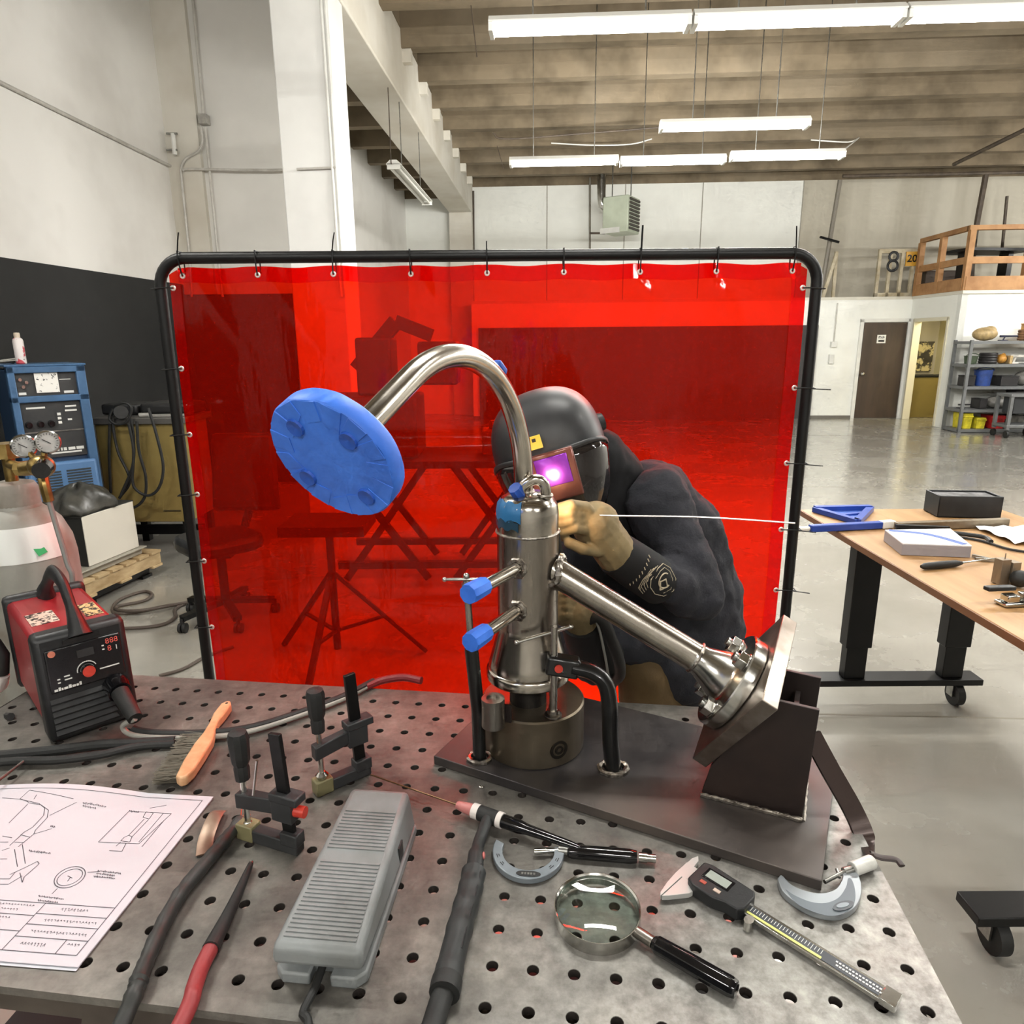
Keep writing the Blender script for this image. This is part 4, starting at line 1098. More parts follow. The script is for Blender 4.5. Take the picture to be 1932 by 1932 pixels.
tag(MB().tube(spline([P(1790, 1010, z=ZW + .006), P(1850, 1020, z=ZW + .006), P(1900, 1035, z=ZW + .006), P(1940, 1042, z=ZW + .006)], 6), .005, 8).build('thin_cable', blackr), 'thin black cable running beside the rumpled paper', 'cable')
vc = thing('metal_clamp_block', 'grey extruded metal pieces standing on the bench', 'block', P(1895, 1095, z=qz))
vo = P(1893, 1100, z=qz)
MB(rz(.2, vo)).b2((-.03, -.012, 0), (.005, .02, .085)).b2((.008, -.018, 0), (.04, .015, .075)).cyl((-.01, 0, .085), (-.01, 0, .105), .002, n=6).build('extrusion', mat('alu_bronze', (140, 126, 108), .4, .5), vc, bev=.003)
cv = thing('toggle_clamp', 'small silver clamp with a black lever at the bench edge', 'clamp', P(1905, 1140, z=qz))
vo = P(1905, 1142, z=qz)
MB(rz(.1, vo)).b2((-.03, -.02, 0), (.12, .03, .012)).b2((-.02, -.015, .012), (.02, .02, .035)).b2((.03, -.02, .012), (.13, .015, .04)).build('clamp_body', chrome, cv, bev=.004)
MB(rz(.1, vo)).bar((-.07, .02, .05), (.03, .03, .045), .025, .014).build('lever', blackp, cv, bev=.004)
rr_ = tag(MB().ball(P(1925, 1092, z=ZW + .03), (.03, .03, .028)).build('black_roller', blackr), 'round black knob beside the metal pieces on the bench', 'knob')

# ================================================================== WELDING TABLE
def table_mat():
    m_ = bpy.data.materials.new('table_steel'); m_.use_nodes = True
    nt = m_.node_tree; N = nt.nodes; L = nt.links; b = N['Principled BSDF']
    tc = N.new('ShaderNodeTexCoord')

    def nz(scale, det=6, rough=.6, st=None):
        n = N.new('ShaderNodeTexNoise'); n.inputs['Scale'].default_value = scale; n.inputs['Detail'].default_value = det; n.inputs['Roughness'].default_value = rough
        if st:
            mp = N.new('ShaderNodeMapping'); mp.inputs['Scale'].default_value = st; mp.inputs['Rotation'].default_value = (0, 0, .6)
            L.new(tc.outputs['Object'], mp.inputs[0]); L.new(mp.outputs[0], n.inputs['Vector'])
        else: L.new(tc.outputs['Object'], n.inputs['Vector'])
        return n
    a = nz(5.5); c = nz(38, 8, .7); s = nz(22, 4, .7, (1, 14, 1)); w_ = nz(2.2, 4)
    r1 = N.new('ShaderNodeValToRGB')
    e = r1.color_ramp.elements
    e[0].position = .32; e[0].color = lin((92, 90, 86)); e[1].position = .68; e[1].color = lin((144, 142, 136))
    k = e.new(.5); k.color = lin((117, 115, 110))
    L.new(a.outputs['Fac'], r1.inputs[0])
    r2 = N.new('ShaderNodeValToRGB'); r2.color_ramp.elements[0].position = .35; r2.color_ramp.elements[0].color = (.72, .7, .68, 1)
    r2.color_ramp.elements[1].position = .7; r2.color_ramp.elements[1].color = (1.15, 1.13, 1.1, 1)
    L.new(c.outputs['Fac'], r2.inputs[0])
    mx = N.new('ShaderNodeMix'); mx.data_type = 'RGBA'; mx.blend_type = 'MULTIPLY'; mx.inputs[0].default_value = 1
    L.new(r1.outputs[0], mx.inputs[6]); L.new(r2.outputs[0], mx.inputs[7])
    r3 = N.new('ShaderNodeValToRGB'); r3.color_ramp.elements[0].position = .56; r3.color_ramp.elements[1].position = .75
    L.new(w_.outputs['Fac'], r3.inputs[0])
    m2 = N.new('ShaderNodeMix'); m2.data_type = 'RGBA'
    ml = N.new('ShaderNodeMath'); ml.operation = 'MULTIPLY'; ml.inputs[1].default_value = .28; L.new(r3.outputs[0], ml.inputs[0]); L.new(ml.outputs[0], m2.inputs[0])
    L.new(mx.outputs[2], m2.inputs[6]); m2.inputs[7].default_value = lin((108, 92, 84))
    # bright sheen of the right front corner painted into the colour: scuffed patches that fade toward the left and the back
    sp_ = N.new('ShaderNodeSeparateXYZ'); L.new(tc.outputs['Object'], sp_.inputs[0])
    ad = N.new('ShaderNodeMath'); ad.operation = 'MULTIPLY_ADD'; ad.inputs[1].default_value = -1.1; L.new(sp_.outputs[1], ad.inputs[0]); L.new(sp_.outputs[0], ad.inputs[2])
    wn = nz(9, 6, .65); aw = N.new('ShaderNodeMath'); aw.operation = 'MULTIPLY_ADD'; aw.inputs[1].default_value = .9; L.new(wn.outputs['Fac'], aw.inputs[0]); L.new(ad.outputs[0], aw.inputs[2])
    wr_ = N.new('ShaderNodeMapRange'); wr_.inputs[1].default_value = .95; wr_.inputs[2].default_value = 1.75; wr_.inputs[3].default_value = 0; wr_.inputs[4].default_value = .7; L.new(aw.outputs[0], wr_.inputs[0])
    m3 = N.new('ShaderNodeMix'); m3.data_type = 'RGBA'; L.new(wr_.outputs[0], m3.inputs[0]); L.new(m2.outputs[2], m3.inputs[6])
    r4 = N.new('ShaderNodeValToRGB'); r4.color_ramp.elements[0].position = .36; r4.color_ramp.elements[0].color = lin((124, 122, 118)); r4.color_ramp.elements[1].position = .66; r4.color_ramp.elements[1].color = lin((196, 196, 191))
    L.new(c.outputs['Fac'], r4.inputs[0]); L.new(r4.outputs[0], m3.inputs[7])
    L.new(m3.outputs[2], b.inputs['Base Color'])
    b.inputs['Metallic'].default_value = .4
    mr = N.new('ShaderNodeMapRange'); mr.inputs[1].default_value = .3; mr.inputs[2].default_value = .75; mr.inputs[3].default_value = .32; mr.inputs[4].default_value = .58
    L.new(s.outputs['Fac'], mr.inputs[0]); L.new(mr.outputs[0], b.inputs['Roughness'])
    bp = N.new('ShaderNodeBump'); bp.inputs['Strength'].default_value = .12; bp.inputs['Distance'].default_value = .002
    L.new(c.outputs['Fac'], bp.inputs['Height']); L.new(bp.outputs[0], b.inputs['Normal'])
    return m_


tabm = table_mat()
R0, R1, D0, D1, TT = -1.30, .437, .607, 1.397, .012
wt = thing('welding_table', 'perforated steel welding table in the foreground', 'table', TBL(-.4, 1.0, -T))
dr_, dd_, hr = .0525, .0575, .0078
NC, NR, NH = 33, 13, 16
cl, cf = .404 - dr_ * (NC - 1) - dr_ / 2, .651 - dd_ / 2
crr, cbk = .404 + dr_ / 2, .651 + dd_ * (NR - 1) + dd_ / 2
tm = MB(TM)
sqv = []
for i in range(NH):
    a = 2 * math.pi * (i + .5) / NH
    c_, s_ = math.cos(a), math.sin(a)
    k = 1 / max(abs(c_) / (dr_ / 2), abs(s_) / (dd_ / 2))
    sqv.append((c_ * k, s_ * k))
# put exact corners in
for sx in (-1, 1):
    for sy in (-1, 1):
        i = min(range(NH), key=lambda q: (sqv[q][0] - sx * dr_ / 2) ** 2 + (sqv[q][1] - sy * dd_ / 2) ** 2)
        sqv[i] = (sx * dr_ / 2, sy * dd_ / 2)
for ci in range(NC):
    for ri in range(NR):
        cx, cy = .404 - dr_ * ci, .651 + dd_ * ri
        vs = [(cx + x, cy + y, 0) for x, y in sqv]
        hv = [(math.cos(2 * math.pi * (i + .5) / NH), math.sin(2 * math.pi * (i + .5) / NH)) for i in range(NH)]
        vs += [(cx + hr * x * 1.06, cy + hr * y * 1.06, 0) for x, y in hv]
        vs += [(cx + hr * x, cy + hr * y, -.0008) for x, y in hv]
        vs += [(cx + hr * x, cy + hr * y, -TT) for x, y in hv]
        vs += [(cx + x, cy + y, -TT) for x, y in sqv]
        fs = []
        for lv_ in range(4):
            for i in range(NH):
                j = (i + 1) % NH
                fs.append((lv_ * NH + i, lv_ * NH + j, (lv_ + 1) * NH + j, (lv_ + 1) * NH + i))
        tm.add(vs, fs)


def slabq(a, b):
    tm.b2((a[0], a[1], -TT), (b[0], b[1], 0))


slabq((R0, D0), (cl, D1)); slabq((crr, D0), (R1, D1)); slabq((cl, D0), (crr, cf)); slabq((cl, cbk), (crr, D1))
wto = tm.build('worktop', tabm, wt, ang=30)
wto.data.materials.append(mat('hole_dark', (42, 36, 32), .7, .3))      # the bores are a darker brown than the top
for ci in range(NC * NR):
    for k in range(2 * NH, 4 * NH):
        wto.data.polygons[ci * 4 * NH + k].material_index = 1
legm = mat('leg_steel', (92, 84, 76), .55, .3, c2=(70, 62, 56), ns=6)
for r, d in ((R0 + .06, D0 + .06), (R1 - .06, D0 + .10), (R0 + .06, D1 - .06), (R1 - .06, D1 - .06)):
    MB(TM).b2((r - .03, d - .03, -T), (r + .03, d + .03, -TT - .001)).build('leg', legm, wt)
MB(TM).b2((R0 + .06, D0 + .04, -.09), (R1 - .06, D0 + .08, -TT - .001)).b2((R0 + .06, D1 - .08, -.09), (R1 - .06, D1 - .04, -TT - .001)).build('rail', legm, wt)
MB(TM).bar((-.62, D0 + .06, -.03), (-.74, D0 + .02, -.62), .05, .05, (0, 1, 0)).build('brace', legm, wt)
MB(TM).b2((R0 + .05, D0 + .1, -.66), (R1 - .05, D1 - .1, -.65)).build('lower_shelf', mat('shelf_black', (26, 25, 24), .7), wt)

# ================================================================== WELDING FIXTURE
ZB = T + .0185
dark = mat('mill_scale', (56, 53, 54), .45, .45, c2=(78, 74, 73), ns=4.5, lo=.38, hi=.66, c3=(102, 92, 84), n3=2.5, rvar=.1)
gus = mat('gusset_brown', (40, 32, 30), .5, .35, c2=(52, 41, 37), ns=7)
weld_m = mat('weld_bead', (176, 170, 160), .35, 1.0, c2=(110, 104, 98), ns=90, bump=.6, bs=220)
blackarm = mat('clamp_black', (20, 20, 20), .3, coat=.2)
fx = thing('welding_fixture', 'dark steel welding fixture with base plate, round block and gusseted bracket', 'fixture', V((.15, 1.1, T)))
A_ = P(818, 1426, z=ZB)
ea = V((math.cos(math.radians(28)), -math.sin(math.radians(28)), 0)); en = V((-ea.y, ea.x, 0))
FM = frame(V((A_.x, A_.y, T + .0005)), ea, (0, 0, 1))
MB(FM).b2((0, 0, 0), (.675, .335, .018)).build('base_plate', dark, fx, bev=.0015)


def bead(pts, r, name='weld_bead', parent=None, closed=False, n=7):
    b = MB()
    pts = [V(p) for p in pts]
    rs = [r * (.8 + .35 * ((i * 7) % 3) / 2) for i in range(len(pts))]
    b.tube(pts, rs, n, closed=closed)
    return b.build(name, weld_m, parent or fx)


def line(a, b, n):
    a, b = V(a), V(b)
    return [a.lerp(b, i / n) for i in range(n + 1)]


PC = V((.038, 1.203, 0)); PR_, PZ = .098, 1.034
puck_m = mat('round_block', (118, 108, 92), .36, .85, c2=(96, 86, 72), ns=6, rvar=.08)
pk = MB(MX.Translation(PC)).lathe([(PR_ - .002, ZB), (PR_, ZB + .002), (PR_, PZ - .003), (PR_ - .003, PZ), (.0, PZ)], 64).build('round_block', puck_m, fx)
a = math.radians(-63)
q = zframe(PC + V((PR_ * math.cos(a), PR_ * math.sin(a), ZB + .035)), (math.cos(a), math.sin(a), 0))
MB(q).ring([(.018, -.004), (.018, .0006), (.0125, .0006), (.0125, -.004)], 28).lathe([(.0, -.003), (.0122, -.003)], 20).ring([(.0085, -.003), (.0085, .002), (.0045, .002), (.0045, -.003)], 20).build('set_screw', mat('screw_dark', (70, 66, 60), .35, .9), pk)
MB(MX.Translation(PC)).cyl((-.01, -.013, PZ), (-.01, -.013, 1.09), .035, n=24).build('hub_post', mat('hub_dark', (30, 27, 25), .5, .4), fx)
# locating lug at the left front
lg = P(930, 1306, Y=1.10)
MB(MX.Translation((lg.x, lg.y, PZ))).cyl((0, 0, 0), (0, 0, .05), .021, .020, n=24).ring([(.0205, .045), (.0205, .054), (.012, .054), (.012, .045)], 24).build('locating_lug', steel, fx)
MB(MX.Translation((lg.x, lg.y, PZ)) @ MX.Rotation(-.3, 4, 'Z')).b2((-.024, .016, .0), (.028, .020, .034)).build('lug_plate', gus, fx)

# --- clamps welded to the base plate
cb_ = P(1157, 1452, z=ZB)
Y0 = cb_.y


def pc_(x, y, dy=0.0):
    return P(x, y, Y=Y0 + dy)


arm_pts = [V((cb_.x, cb_.y, ZB - .002))] + spline([pc_(1152, 1400), pc_(1150, 1330), pc_(1142, 1290, .01), pc_(1118, 1268, .015), pc_(1080, 1258, .02)], 5)
arm = MB().tube(arm_pts, .0185, 12, flat=.8).build('clamp_arm', blackarm, fx)
hd = pc_(1053, 1254, .02)
MB(frame(hd, pc_(1090, 1260, .02) - hd, (0, 0, 1))).box((.008, 0, 0), (.06, .03, .036)).build('clamp_head', blackarm, arm, bev=.005)
MB().cyl(hd + V((.0, -.0155, .0)), hd + V((.0, -.018, .0)), .0075, n=16).build('red_cap', redp, arm)
sx_ = hd + V((-.008, 0, 0))
ft = V((sx_.x, sx_.y, PZ + .004))
MB().cyl(ft + V((0, 0, .01)), V((sx_.x, sx_.y, P(1045, 1182, Y=sx_.y).z)), .0072, n=14).cyl(ft, ft + V((0, 0, .012)), .011, n=16).ring([(.016, 0), (.016, .003), (.008, .006), (.008, 0)], 20, MX.Translation(ft)).build('clamp_spindle', steel, arm)
th = V((sx_.x, sx_.y, P(1045, 1192, Y=sx_.y).z))
MB().cyl(th + V((-.066, -.012, -.014)), th + V((.03, .004, .008)), .0032, n=10).ball(th + V((.03, .004, .008)), .0045).ball(th + V((-.066, -.012, -.014)), .0045).build('t_handle', chrome, arm)
bead([V((cb_.x + .024 * math.cos(t), cb_.y + .02 * math.sin(t), ZB + .003)) for t in [i * math.pi / 12 for i in range(24)]], .006, closed=True)
cl_ = P(905, 1432, z=ZB)
tp_ = P(889, 1222, Y=cl_.y)
al = MB().tube([V((cl_.x, cl_.y, ZB - .001)), V((cl_.x - .001, cl_.y, ZB + .1)), tp_], [.012, .0125, .0125], 12).build('clamp_post', blackarm, fx)
tt_ = P(880, 1095, Y=cl_.y)
MB().cyl(tp_, tt_, .0062, n=12).cyl(tt_.lerp(tp_, .04), tt_.lerp(tp_, .18), .009, n=12).build('clamp_spindle', steel, al)
MB().cyl(tt_ + V((-.038, 0, .002)), tt_ + V((.03, 0, .002)), .0028, n=8).ball(tt_ + V((-.038, 0, .002)), .0045).ball(tt_ + V((0, 0, .008)), .006).build('t_handle', chrome, al)
bead([V((cl_.x + .02 * math.cos(t), cl_.y + .018 * math.sin(t), ZB + .003)) for t in [i * math.pi / 10 for i in range(20)]], .005, closed=True)

# --- tilted thick plate and gussets
fc = P(1393, 1294, d=1.195)
wr = (fc - CAM).normalized()                      # build the tilted plate square to its own sight line
ru = CR - wr * CR.dot(wr); ru.normalize()
uu = ru.cross(wr).normalized()
kk = 1.205 / F
e1 = (ru * 55.7 + uu * 153.5 + wr * 158) * kk
e3 = (ru * -128 - uu * 108.7 + wr * 150) * kk
c2_ = fc - (e1 + e3) * .5
nr_ = e3.cross(e1).normalized()
if nr_.x < 0: nr_ = -nr_
pth = .027
b_ = MB()
qd = [c2_, c2_ + e1, c2_ + e1 + e3, c2_ + e3]
b_.hexa(qd + [p + nr_ * pth for p in qd])
b_.build('tilted_plate', mat('ground_plate', (150, 140, 130), .35, .9, c2=(120, 108, 98), ns=9, rvar=.1, c3=(170, 162, 154), n3=14), fx, bev=.0015)
G0, G1 = P(1322, 1500, z=ZB), P(1513, 1549, z=ZB)
gd = (G1 - G0); GL = gd.length; gd.normalize()
gn = V((-gd.y, gd.x, 0))
for k in range(2):
    gq = frame(G0 + gn * (.008 + .115 * k), gd, (0, 0, 1)) @ MX.Rotation(math.pi / 2, 4, 'X')
    s_ = .012 if k else 0
    MB(gq).prism([(0, 0), (GL, 0), (GL + .008, .197), (GL - .062 + s_, .200), (.012 + s_, .055)], -.008, 0).build('gusset', gus, fx, bev=.001)
gq = frame(G0, gd, (0, 0, 1))
MB(gq).b2((GL - .03, .01, .0), (GL - .022, .115, .17)).build('back_web', gus, fx)
bead([p + gn * -.002 for p in line(G0 + V((0, 0, .003)), G1 + V((0, 0, .003)), 30)], .0045)
bead(line(G1 + gd * .002, G1 + gn * .12 + gd * .002, 16), .004)
bead(line(G0 + gn * .118, G1 + gn * .118, 20), .004)
# bent flat-bar brace hooked over the table edge
bp_ = spline([P(1530, 1385, Y=1.02), P(1566, 1452, Y=1.0), P(1602, 1515, Y=.98), P(1622, 1556, Y=.965), P(1634, 1590, Y=.945), P(1642, 1616, z=T + .012)], 5)
wv = []
for i_, p in enumerate(bp_):
    t_ = (bp_[min(i_ + 1, len(bp_) - 1)] - bp_[max(i_ - 1, 0)]).normalized()
    vw = (p - CAM).normalized(); a_ = t_.cross(vw).normalized(); a_ = (a_ + vw * .5).normalized(); b__ = t_.cross(a_).normalized()
    hw_ = .0165 * min(1, .35 + (len(bp_) - 1 - i_) / 9)
    wv += [p + a_ * hw_ + b__ * .003, p - a_ * hw_ + b__ * .003, p - a_ * hw_ - b__ * .003, p + a_ * hw_ - b__ * .003]
wf = [[0, 1, 2, 3], [len(wv) - 1, len(wv) - 2, len(wv) - 3, len(wv) - 4]]
for i_ in range(len(bp_) - 1):
    for k_ in range(4): wf.append((i_ * 4 + k_, i_ * 4 + 4 + k_, i_ * 4 + 4 + (k_ + 1) % 4, i_ * 4 + (k_ + 1) % 4))
MB().add(wv, wf).build('brace_bar', mat('brace_brown', (66, 54, 50), .3, .5), fx)
MB().tube(spline([P(1642, 1610, z=T + .012), P(1662, 1618, z=T + .008), P(1690, 1622, z=T + .006), P(1702, 1634, z=T + .004)], 5), .006, 8, flat=.5).build('brace_foot', gus, fx)

# ================================================================== PIPE ASSEMBLY
tape = mat('blue_tape', (46, 104, 206), .5, c2=(58, 120, 226), ns=16, bump=.25, bs=60)
tape2 = mat('blue_tape_dark', (32, 80, 172), .5)
ss = mat('stainless_pipe', (186, 180, 170), .2, 1.0, c2=(160, 153, 143), ns=10, rvar=.07, stretch=(1, 1, .3))
ssb = mat('stainless_satin', (158, 151, 142), .27, 1.0, c2=(132, 125, 117), ns=9, rvar=.07, stretch=(2, 2, .25))
VX = V((.028, 1.19, 0))
pa_ = thing('pipe_assembly', 'stainless vessel with a curved neck pipe being welded', 'pipe assembly', VX + V((0, 0, 1.087)))
MV = MX.Translation(VX)
MB(MV).lathe([(.05, 1.087), (.077, 1.087), (.0785, 1.089), (.0785, 1.102), (.0765, 1.106), (.0735, 1.108), (.0735, 1.116), (.070, 1.128), (.0575, 1.176), (.056, 1.182), (.0555, 1.19)], 64).build('base_reducer', ss, pa_)
MB(MV).lathe([(.0555, 1.185), (.0555, 1.367)], 64).build('vessel_body', ssb, pa_)
MB(MV).lathe([(.0555, 1.371), (.0555, 1.405), (.053, 1.419), (.046, 1.431), (.034, 1.438), (.0, 1.441)], 64).build('vessel_cap', ss, pa_)
bead([VX + V((.0558 * math.cos(t), .0558 * math.sin(t), 1.369)) for t in [i * math.pi / 45 for i in range(90)]], .0026, parent=pa_, closed=True, n=6)
# neck pipe
Rb, z1_, phi, ha, Ln = .2215, 1.4578, 2.0549, .4793, .166
B0 = V((.021, 1.19, 0)); hv_ = V((-math.sin(ha), -math.cos(ha), 0))
np_ = [V((B0.x, B0.y, 1.436))]
for i in range(33):
    t = phi * i / 32
    p = B0 + hv_ * (Rb * (1 - math.cos(t))); np_.append(V((p.x, p.y, z1_ + Rb * math.sin(t))))
dn = V((hv_.x * math.sin(phi), hv_.y * math.sin(phi), math.cos(phi)))
np_.append(np_[-1] + dn * Ln)
MB().tube(np_, .0168, 28).build('neck_pipe', ss, pa_)
bead([B0 + V((.0175 * math.cos(t), .0175 * math.sin(t), 1.441)) for t in [i * math.pi / 14 for i in range(28)]], .0032, parent=pa_, closed=True, n=6)
# taped disc on the end
dc = np_[-1]
qd_ = zframe(dc, dn, (1, 0, 0))
prof = [(0, -.012), (.079, -.012), (.0805, -.009), (.081, .010), (.0795, .0125), (.0, .0128)]
ds = MB(); N_ = 72; v_ = []; f2 = []
for k, (r, z) in enumerate(prof):
    for i in range(N_):
        t = 2 * math.pi * i / N_
        j = 1 + (.010 * NZ.noise(V((math.cos(t) * 4, math.sin(t) * 4, z * 60))) if r > .05 else 0)
        v_.append((r * j * math.cos(t), r * j * math.sin(t), z + (.0008 * NZ.noise(V((t * 3, k, 0))) if r > .05 else 0)))
for k in range(len(prof) - 1):
    for i in range(N_): f2.append((k * N_ + i, k * N_ + (i + 1) % N_, (k + 1) * N_ + (i + 1) % N_, (k + 1) * N_ + i))
dk_ = MB(qd_).add(v_, f2).build('taped_disc', tape, pa_)
for t, r in ((.9, .05), (2.4, .052), (3.9, .056), (5.5, .056)):
    MB(qd_ @ MX.Translation((r * math.cos(t), r * math.sin(t), .0128))).lathe([(.0115, 0), (.0105, .003), (.0075, .0022), (.0, .0006)], 14).build('taped_bolt_hole', tape2, dk_, ang=20)
for i in range(15):
    t = i * .42 + .1
    MB(qd_ @ MX.Rotation(t, 4, 'Z')).hexa([(.048 + .006 * (i % 3), -.011, .0126), (.079, -.013, .0126), (.079, .012, .0126), (.05, .010, .0126), (.048 + .006 * (i % 3), -.0106, .0134), (.0785, -.0125, .0138), (.0785, .0116, .0133), (.05, .0096, .0131)]).build('tape_fold', tape, dk_)
# taped sensor and tape patches
ac_ = B0 + hv_ * Rb; ac_.z = z1_
pt_ = np_[16]; rad_ = (pt_ - ac_).normalized(); tg_ = (np_[17] - np_[15]).normalized()
MB(frame(pt_ + rad_ * .0225, tg_, rad_)).box((0, 0, 0), (.030, .013, .011)).build('tape_tab', tape2, pa_, bev=.003)
bead([np_[k] + (np_[k] - ac_).normalized() * .0172 for k in (9, 10, 11, 12, 13)], .0022, parent=pa_)


def patch(a0_, a1_, prof_, name, m_, lift=.0012):
    b = MB(MV); v_, f2 = [], []
    n = 10
    for i in range(n + 1):
        t = a0_ + (a1_ - a0_) * i / n
        for j, (r, z) in enumerate(prof_):
            v_.append(((r + lift) * math.cos(t), (r + lift) * math.sin(t), z + .003 * math.sin(i * 1.7 + j)))
    k = len(prof_)
    for i in range(n):
        for j in range(k - 1): f2.append((i * k + j, (i + 1) * k + j, (i + 1) * k + j + 1, i * k + j + 1))
    o = b.add(v_, f2).build(name, m_, pa_, ang=180)
    return o


patch(math.radians(-175), math.radians(-108), [(.0555, 1.382), (.0555, 1.398)], 'tape_patch', mat('tape_slate', (40, 70, 90), .25))  # lower strip of the tape in a darker blue grey
patch(math.radians(-180), math.radians(-104), [(.0555, 1.397), (.0553, 1.405), (.053, 1.419), (.047, 1.430)], 'tape_patch', mat('tape_teal', (44, 110, 160), .4))
eb = [VX + V(p) for p in ((-.012, -.02, 1.436), (-.010, -.021, 1.452), (.002, -.022, 1.463), (.016, -.022, 1.466), (.027, -.021, 1.459), (.031, -.02, 1.445), (.031, -.02, 1.432))]
MB().tube(spline(eb, 4), .0095, 16).build('elbow_fitting', ss, pa_)
MB(zframe(VX + V((-.012, -.018, 1.436)), (-.5, -.45, .75))).lathe([(.010, 0), (.0125, .004), (.0135, .018), (.012, .024), (.0, .025)], 8).build('taped_plug', tape2, pa_, ang=20)
bead([VX + V((.030 + .012 * math.cos(t), -.02 + .012 * math.sin(t), 1.438)) for t in [i * math.pi / 8 for i in range(16)]], .003, parent=pa_, closed=True, n=6)
# two short nozzles with taped ends
for (x0, y0), (x1, y1), (x2, y2) in (((978, 1071), (922, 1098), (884, 1121)), ((978, 1151), (925, 1184), (888, 1212))):
    a = P(x0, y0, Y=VX.y - .048)
    b = P(x1, y1, Y=VX.y - .048 - .075); c = P(x2, y2, Y=VX.y - .048 - .125)
    dd = (c - a).normalized(); L_ = (c - a).length
    MB().cyl(a - dd * .03, a + dd * (L_ - .02), .0112, n=24).build('nozzle', ss, pa_)
    q = zframe(a + dd * .004, dd)
    bead([q @ V((.0145 * math.cos(t), .0145 * math.sin(t), 0)) for t in [i * math.pi / 12 for i in range(24)]], .0052, parent=pa_, closed=True, n=6)
    q = zframe(a + dd * (L_ - .045), dd)
    MB(q).lathe([(.0112, 0), (.0155, .001), (.0165, .02), (.017, .044), (.0160, .047), (.0, .0475)], 9).build('tape_cap', tape, pa_, ang=25)
# slanting branch pipe, reducer and flange
fc = c2_ + (e1 + e3) * .5 - nr_ * .0006
S_ = P(994, 1046, Y=VX.y)
pend = fc - nr_ * .085
MB().cyl(S_, S_.lerp(pend, 1.0), .0262, n=40).build('branch_pipe', ss, pa_)
pd = (pend - S_).normalized()
q = zframe(S_ + pd * .072, pd)
bead([q @ V((.0290 * math.cos(t), .0290 * math.sin(t), -.016 * abs(math.cos(t - .5)))) for t in [i * math.pi / 24 for i in range(48)]], .0066, parent=pa_, closed=True, n=6)
q = zframe(pend, pd)
bead([q @ V((.0268 * math.cos(t), .0268 * math.sin(t), 0)) for t in [i * math.pi / 20 for i in range(40)]], .003, parent=pa_, closed=True, n=6)
qf = zframe(fc, -nr_, (0, 0, 1))
MB(qf).lathe([(.0, .0), (.086, .0), (.088, .002), (.088, .022), (.086, .024), (.055, .026), (.046, .032), (.036, .055), (.028, .075), (.0262, .09)], 56).build('weld_neck_flange', chrome, pa_)
for k in range(4):
    t = math.pi / 4 + k * math.pi / 2 + .2
    qb = qf @ MX.Translation((.068 * math.cos(t), .068 * math.sin(t), .024)) @ MX.Rotation(.3 * k, 4, 'Z')
    bo_ = MB(qb).prism([(.0165 * math.cos(x), .0165 * math.sin(x)) for x in [i * math.pi / 3 for i in range(6)]], .002, .018).cyl((0, 0, -.0), (0, 0, .0022), .0175, n=20).build('bolt', chrome, pa_, bev=.0012)
    MB(qb).cyl((0, 0, .018), (0, 0, .024), .008, n=14).build('bolt_end', zinc, bo_)

# ================================================================== TOOLS ON THE TABLE
ZP_ = T + .0006
# --- red inverter welder
rw0 = P(97, 1408, z=ZP_)
ra = math.radians(44)
rw = thing('inverter_welder', 'red and black portable inverter welder on the welding table', 'welding machine', rw0, ra)
M_ = wm(rw)
redm = mat('welder_red', (152, 38, 44), .35, c2=(140, 32, 38), ns=5)
WW, WH, WL = .165, .225, .34
MB(M_).b2((.006, .03, .008), (WW - .006, WL, WH - .012)).build('red_casing', redm, rw, bev=.012)
fr_ = MB(M_)
fr_.hexa([(0, 0, 0), (WW, 0, 0), (WW, .06, 0), (0, .06, 0), (0, .012, WH), (WW, .012, WH), (WW, .06, WH), (0, .06, WH)])
fr_.build('front_bezel', blackp, rw, bev=.012)
MB(M_).b2((0, WL - .02, 0), (WW, WL + .01, WH)).build('rear_bezel', blackp, rw, bev=.012)
fpM = M_ @ frame(V((0, .0, 0)), (1, 0, 0), (0, .053, .9986))      # tilted front plane: local x right, z up
fp = MB(fpM).b2((.016, -.003, .105), (WW - .014, .004, .196)).build('control_panel', mat('panel_gloss', (26, 26, 28), .25), rw, bev=.003)
MB(fpM).b2((.07, -.0042, .165), (.10, -.003, .181)).build('display_window', mat('disp_grey', (56, 56, 56), .2), fp)
dk_r = mat('digits_red', (220, 96, 84), .4)
tM = lambda x, z: fpM @ MX.Translation((x, -.0036, z)) @ MX.Rotation(math.pi / 2, 4, 'X')
text('display_digits', '888', .016, tM(.134, .184), dk_r, fp)
text('display_digits', '8', .016, tM(.128, .168), dk_r, fp)
text('display_digits', '1', .014, tM(.141, .167), white, fp)
MB(fpM).cyl((.028, -.003, .187), (.028, -.005, .187), .0065, n=16).build('badge', mat('badge', (200, 120, 96), .4), fp)
MB(fpM).cyl((.083, -.003, .137), (.083, -.018, .137), .0145, .0125, n=24).build('knob_skirt', gloss, fp)
MB(fpM).cyl((.083, -.012, .137), (.083, -.0195, .137), .0115, n=24).build('red_knob', redp, fp)
ar = MB(fpM)
for k in range(14):
    t = math.radians(20 + k * 12)
    ar.bar((.083 + .0175 * math.cos(t), -.0034, .137 + .0175 * math.sin(t)), (.083 + .0175 * math.cos(t + .17), -.0034, .137 + .0175 * math.sin(t + .17)), .0018, .0018)
ar.build('knob_scale', white, fp)
